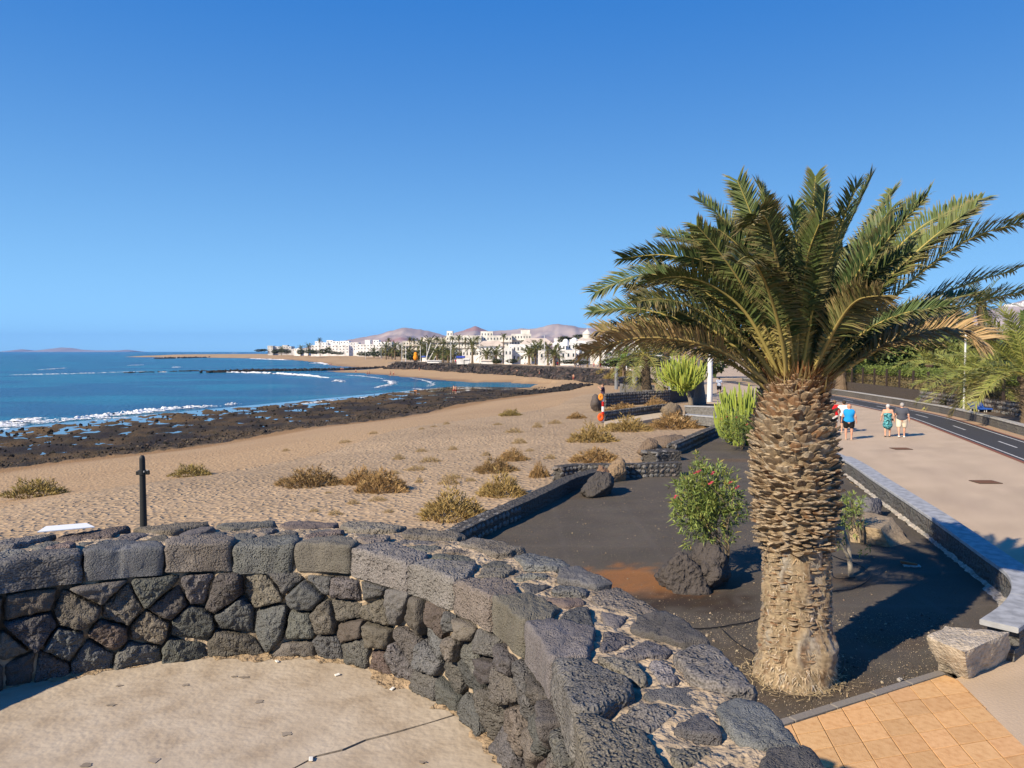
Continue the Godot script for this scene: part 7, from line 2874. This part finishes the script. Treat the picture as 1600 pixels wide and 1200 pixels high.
# look: height, stride, girth, shirt/shorts/hair colours, kind of top, arm pose
func make_person(called: String, label: String, at: Vector3, turn: float, k: Dictionary, cell := 0.028, group := "") -> Node3D:
	var t := thing(called, label, "person", at, group)
	t.set_meta("stem", called)
	t.rotation.y = turn
	var h: float = k.get("height", 1.72)
	var w: float = k.get("girth", 1.0)
	var st: float = k.get("stride", 0.12)
	t.scale = Vector3.ONE * (h / 1.75)
	# the figure faces -z
	var hip := Vector3(0, 0.93, 0)
	var chest := Vector3(0, 1.28, -0.01)
	var neck := Vector3(0, 1.50, -0.01)
	var head := Vector3(0, 1.635, -0.03)
	var bones := []
	var legs := []
	var arms := []
	for s in [-1.0, 1.0]:
		var f: float = st * s
		var hj := Vector3(s * 0.095 * w, 0.90, 0)
		var knee := Vector3(s * 0.10 * w, 0.49 + 0.01 * absf(f), -f * 0.9 - 0.03)
		var ankle := Vector3(s * 0.095 * w, 0.085 + maxf(0.0, -f) * 0.35, -f * 1.35 + maxf(0.0, -f) * 0.5)
		legs.append([hj, knee, ankle])
		bones.append([hj, knee, 0.088 * w, 0.058])
		bones.append([knee, ankle, 0.058, 0.036])
		bones.append([knee.lerp(ankle, 0.25) + Vector3(0, 0, 0.025), knee.lerp(ankle, 0.45) + Vector3(0, 0, 0.018), 0.045, 0.038])
		bones.append([ankle + Vector3(0, -0.045, 0.035), ankle + Vector3(s * 0.015, -0.055, -0.14), 0.036, 0.030])
		var sh := Vector3(s * 0.185 * (0.55 + 0.45 * w), 1.43, 0)
		var el := Vector3(s * (0.235 + 0.05 * w), 1.16, 0.03 + f * 0.5)
		var wr := Vector3(s * (0.255 + 0.06 * w), 0.92, -0.04 + f * 0.9)
		if k.has("raise") and s == k.raise:
			el = Vector3(s * 0.36, 1.30, -0.08)
			wr = Vector3(s * 0.27, 1.46, -0.26)
		arms.append([sh, el, wr])
		bones.append([sh, el, 0.05 * (0.7 + 0.3 * w), 0.04])
		bones.append([el, wr, 0.040, 0.028])
		var pd := (wr - el).normalized()
		bones.append([wr, wr + pd * 0.08, 0.030, 0.034])
		bones.append([Vector3(s * 0.06, 1.42, 0), sh, 0.06, 0.055])
	bones.append([hip, chest, 0.135 * w, 0.145 * w])
	bones.append([hip + Vector3(-0.06, -0.02, 0.02), hip + Vector3(0.06, -0.02, 0.02), 0.11 * w, 0.11 * w])
	bones.append([chest, Vector3(0, 1.40, 0), 0.145 * w, 0.10])
	bones.append([chest + Vector3(-0.07 * w, 0.05, 0), chest + Vector3(0.07 * w, 0.05, 0), 0.12 * w, 0.12 * w])
	bones.append([Vector3(0, 1.40, 0), neck, 0.07, 0.055])
	bones.append([neck, head + Vector3(0, -0.04, -0.02), 0.052, 0.07])
	bones.append([head, head + Vector3(0, 0.035, 0.015), 0.088, 0.092])
	bones.append([head + Vector3(0, -0.075, -0.05), head + Vector3(0, -0.03, -0.06), 0.045, 0.055])
	bones.append([head + Vector3(0, 0.0, -0.1), head + Vector3(0, -0.025, -0.115), 0.012, 0.016])
	for s in [-1.0, 1.0]:
		bones.append([head + Vector3(s * 0.088, 0.01, 0.0), head + Vector3(s * 0.092, -0.03, -0.005), 0.018, 0.014])
	var sk: Material = mat(k.get("skin", lin(0.52, 0.29, 0.19)), 0.6)
	var body := obj("body", skin(bones, cell, 0.05), sk, t)
	# fingers
	var g := Geo.new()
	for a in 2:
		var wr: Vector3 = arms[a][2]
		var pd: Vector3 = (arms[a][2] - arms[a][1]).normalized()
		for q in 4:
			var b := wr + pd * 0.10 + Vector3(0, 0, (q - 1.5) * 0.019)
			var l: float = [0.062, 0.075, 0.07, 0.055][q]
			g.tube(PackedVector3Array([b, b + pd * l * 0.55, b + (pd + Vector3(0, 0, -0.25)).normalized() * l]), PackedFloat32Array([0.0095, 0.009, 0.007]), 5)
		g.tube(PackedVector3Array([wr + pd * 0.03 + Vector3(0, 0, -0.028), wr + pd * 0.06 + Vector3(0, 0, -0.05), wr + pd * 0.09 + Vector3(0, 0, -0.055)]), PackedFloat32Array([0.012, 0.011, 0.008]), 5)
	obj("fingers", g.mesh(true), sk, body)
	var top: Array = []
	if k.get("top", "shirt") != "none":
		top = [[Vector3(0, 1.0, 0), chest, 0.15 * w, 0.15 * w], [chest, Vector3(0, 1.40, 0), 0.15 * w, 0.10], [chest + Vector3(-0.08 * w, 0.05, 0), chest + Vector3(0.08 * w, 0.05, 0), 0.125 * w, 0.125 * w], [hip + Vector3(-0.08, 0.03, 0.01), hip + Vector3(0.08, 0.03, 0.01), 0.12 * w, 0.12 * w]]
		if k.top == "shirt":
			for a in 2:
				top.append([arms[a][0], (arms[a][0] as Vector3).lerp(arms[a][1], 0.62), 0.065 * w, 0.062])
				top.append([Vector3(0, 1.43, 0), arms[a][0], 0.062, 0.062])
		elif k.top == "vest":
			for a in 2:
				top.append([Vector3(0, 1.42, 0), (arms[a][0] as Vector3) * 0.9 + Vector3(0, 0.14, 0), 0.062, 0.06])
		elif k.top == "strapless":
			top = [[Vector3(0, 0.62, 0), Vector3(0, 0.95, 0), 0.19 * w, 0.16 * w], [Vector3(0, 0.95, 0), Vector3(0, 1.24, 0), 0.15 * w, 0.145 * w], [Vector3(-0.08 * w, 1.22, 0), Vector3(0.08 * w, 1.22, 0), 0.11 * w, 0.11 * w], [Vector3(-0.09 * w, 0.66, 0), Vector3(0.09 * w, 0.66, 0), 0.12 * w, 0.12 * w]]
		obj(k.get("top_name", "shirt"), skin(top, cell, 0.05, 0.012), k.top_mat, t)
	if k.has("shorts"):
		var sh := [[hip + Vector3(-0.065, -0.02, 0.015), hip + Vector3(0.065, -0.02, 0.015), 0.112 * w, 0.112 * w]]
		for a in 2:
			sh.append([legs[a][0], (legs[a][0] as Vector3).lerp(legs[a][1], k.get("short_len", 0.75)), 0.098 * w, 0.088 * w])
		obj("shorts", skin(sh, cell, 0.04, 0.014), mat(k.shorts, 0.85), t)
	if k.has("hair"):
		var hr := [[head + Vector3(0, 0.04, 0.03), head + Vector3(0, 0.055, -0.01), 0.092, 0.09], [head + Vector3(0, -0.02, 0.05), head + Vector3(0, 0.02, 0.045), 0.065, 0.08]]
		obj("hair", skin(hr, cell, 0.04, 0.004), mat(k.hair, 0.8), t)
	for a in 2:
		var an: Vector3 = legs[a][2]
		g = Geo.new()
		g.col = k.get("shoes", lin(0.6, 0.6, 0.6))
		g.soft_box(an + Vector3(0, -0.062, -0.05), Vector3(0.046, 0.03 if k.has("shoes") else 0.012, 0.135), 0.012)
		obj("shoe", g.mesh(), M.plain, t)
	return t

func build_people() -> void:
	rng.seed = 1200
	var y := 4.92
	var flower := ntex(81, 0.022, [[0.0, Color(0.02, 0.05, 0.08)], [0.38, Color(0.05, 0.12, 0.16)], [0.46, Color(0.15, 0.5, 0.55)], [0.58, Color(0.55, 0.8, 0.8)], [0.75, Color(0.1, 0.4, 0.48)]], 256)
	var dress := tri_mat(Color.WHITE, 0.85, flower, 1.2, null, 1.0, false)
	dress.uv1_world_triplanar = false
	var away := -0.42
	make_person("person", "bald person in a bright blue vest and black shorts on the promenade", on_plane(1326, 687, y), away, {"height": 1.72, "girth": 1.32, "stride": 0.02, "top": "vest", "top_mat": mat(lin(0.015, 0.27, 0.62), 0.8), "shorts": lin(0.012, 0.012, 0.014), "short_len": 0.55, "shoes": lin(0.45, 0.33, 0.25), "skin": lin(0.55, 0.28, 0.19)})
	make_person("person", "person with dark short hair in white beside the blue vest", on_plane(1318, 676, y), away, {"height": 1.68, "girth": 0.95, "stride": 0.08, "top": "shirt", "top_mat": mat(lin(0.72, 0.72, 0.72), 0.8), "shorts": lin(0.02, 0.03, 0.07), "hair": lin(0.05, 0.035, 0.025), "raise": -1.0})
	make_person("person", "person in a red and yellow top and white shorts by the palm trunk", on_plane(1303, 674, y), away, {"height": 1.66, "girth": 1.1, "stride": 0.1, "top": "shirt", "top_mat": mat(lin(0.62, 0.015, 0.02), 0.8), "shorts": lin(0.75, 0.75, 0.75), "hair": lin(0.20, 0.13, 0.07), "shoes": lin(0.8, 0.8, 0.8)})
	make_person("person", "grey haired person in a strapless teal flowered dress walking away", on_plane(1386.5, 682.5, y), away, {"height": 1.62, "girth": 1.12, "stride": 0.05, "top": "strapless", "top_mat": dress, "top_name": "dress", "hair": lin(0.50, 0.49, 0.47), "shoes": lin(0.05, 0.04, 0.03), "skin": lin(0.60, 0.33, 0.22)})
	make_person("person", "person in a dark grey shirt and cream shorts walking away", on_plane(1408.5, 683, y), away, {"height": 1.70, "girth": 1.34, "stride": 0.1, "top": "shirt", "top_mat": mat(lin(0.075, 0.08, 0.10), 0.85), "shorts": lin(0.66, 0.58, 0.46), "hair": lin(0.35, 0.33, 0.31), "shoes": lin(0.7, 0.7, 0.7), "skin": lin(0.58, 0.32, 0.22)})
	# small black camera bag in the hand of the couple
	var g := Geo.new()
	g.col = lin(0.02, 0.02, 0.02)
	var bag := on_plane(1394.5, 682.5, y)
	g.soft_box(bag + Vector3(0, 0.86, 0), Vector3(0.08, 0.05, 0.05), 0.015)
	tag(obj("hand_bag", g.mesh(), M.plain), "small black bag held by the person in the flowered dress", "bag")
	make_person("person", "person in a white shirt and black shorts farther along the promenade", on_plane(1123.5, 617, y), away, {"height": 1.72, "girth": 1.1, "stride": 0.12, "top": "shirt", "top_mat": mat(lin(0.62, 0.66, 0.72), 0.8), "shorts": lin(0.015, 0.015, 0.015), "hair": lin(0.1, 0.07, 0.05)}, 0.04)
	var bp := on_plane(942, 633, 4.75)
	make_person("person", "person in a dark purple top standing on sand behind the striped post", bp, 1.2, {"height": 1.75, "girth": 1.05, "stride": 0.04, "top": "shirt", "top_mat": mat(lin(0.06, 0.035, 0.06), 0.8), "shorts": lin(0.03, 0.025, 0.05), "hair": lin(0.16, 0.09, 0.06), "raise": -1.0}, 0.04)
	# far figures: two made, the rest copied
	var a := make_person("beach_walker", "distant walker in a dark top on the far promenade", on_plane(898, 574.5, 4.2), 0.3, {"height": 1.75, "girth": 1.1, "stride": 0.14, "top": "shirt", "top_mat": mat(lin(0.05, 0.05, 0.06), 0.8), "shorts": lin(0.35, 0.32, 0.28), "hair": lin(0.06, 0.04, 0.03)}, 0.06, "walkers on the far promenade")
	var b := make_person("light_walker", "distant walker in a pale top on the far promenade", on_plane(903, 574.5, 4.2), -0.3, {"height": 1.75, "girth": 1.1, "stride": 0.14, "top": "shirt", "top_mat": mat(lin(0.7, 0.7, 0.7), 0.8), "shorts": lin(0.05, 0.05, 0.08), "hair": lin(0.06, 0.04, 0.03)}, 0.06, "walkers on the far promenade")
	var c := make_person("bather", "bare chested distant bather in dark red shorts", on_plane(712.5, 615.5, 0.35), 0.6, {"height": 1.75, "girth": 1.0, "stride": 0.14, "top": "none", "shorts": lin(0.25, 0.02, 0.02), "hair": lin(0.05, 0.03, 0.02)}, 0.05, "bathers at the water")
	var d := make_person("red_walker", "distant walker in a red top on the far promenade", on_plane(938, 575.5, 4.2), 0.2, {"height": 1.75, "girth": 1.05, "stride": 0.14, "top": "shirt", "top_mat": mat(lin(0.55, 0.03, 0.03), 0.8), "shorts": lin(0.06, 0.03, 0.12), "hair": lin(0.06, 0.04, 0.03)}, 0.06, "walkers on the far promenade")
	for e in [[906, 575, a], [859, 572, b], [862, 572, a], [820, 571, b], [823.5, 571, b], [871, 573, d], [928, 575.5, d], [934, 575.5, b], [961, 577, d], [990, 579, a], [988, 579, d], [712, 568, d], [713.5, 568, b], [719, 568.3, b]]:
		var o := dup(e[2], on_plane(e[0], e[1], 4.2), rng.randf() * TAU, 1.0)
		o.set_meta("label", {a: "walker in a dark top ", b: "walker in a pale top ", d: "walker in a red top "}[e[2]] + beside(e[0]))
	for e in [[709, 615, 0.35, c], [610, 587.5, 0.1, c], [615, 587, 0.1, c], [556, 583, 0.2, c], [574, 587, -0.4, c], [577, 586, -0.4, c], [533, 580, 0.2, c], [536, 580, 0.2, c], [495, 565.5, 0.8, c], [516, 572, 0.5, c], [518, 572, 0.5, c], [655, 580.5, 1.2, c], [843, 588, 1.6, c], [808, 585.5, 1.6, c], [721, 578, 1.6, c], [896, 595, 1.7, c], [531, 561, 2.2, c]]:
		var o := dup(e[3], on_plane(e[0], e[1], e[2]), rng.randf() * TAU, 1.0)
		o.set_meta("label", "bare chested bather in dark red shorts " + ("on the reef" if e[0] > 700 and e[1] > 605 else "against the rock armour" if e[2] > 1.4 else "on the sand of the bay" if e[2] > 1.0 else "on the second beach" if e[1] < 573 else "at the rocky spit" if e[0] < 560 else "wading in the bay"))
	# small black car and a dark bin seen past the sea wall
	for e in [[776, 567.5, lin(0.02, 0.02, 0.022), "black parked car on the far promenade between palms"], [804, 568.5, lin(0.03, 0.03, 0.035), "dark parked car right of a lamp post on the far seafront"]]:
		var p := on_plane(e[0], e[1], 4.2)
		var t := thing("parked_car", e[3], "car", p)
		g = Geo.new()
		g.col = e[2]
		g.soft_box(Vector3(0, 0.6, 0), Vector3(2.0, 0.35, 0.85), 0.15)
		g.soft_box(Vector3(-0.1, 1.12, 0), Vector3(1.15, 0.27, 0.72), 0.18)
		obj("body", g.mesh(), mat(e[2], 0.25), t)
		g = Geo.new()
		g.col = lin(0.04, 0.05, 0.06)
		g.soft_box(Vector3(-0.1, 1.13, 0), Vector3(0.95, 0.2, 0.735), 0.1)
		obj("side_window", g.mesh(), M.glass, t)
		for s in [-1.25, 1.25]:
			for q in [-0.8, 0.8]:
				g = Geo.new()
				g.col = lin(0.015, 0.015, 0.015)
				g.tube(PackedVector3Array([Vector3(s, 0.32, q - 0.1), Vector3(s, 0.32, q + 0.1)]), PackedFloat32Array([0.32, 0.32]), 12)
				obj("wheel", g.mesh(), M.plain, t)
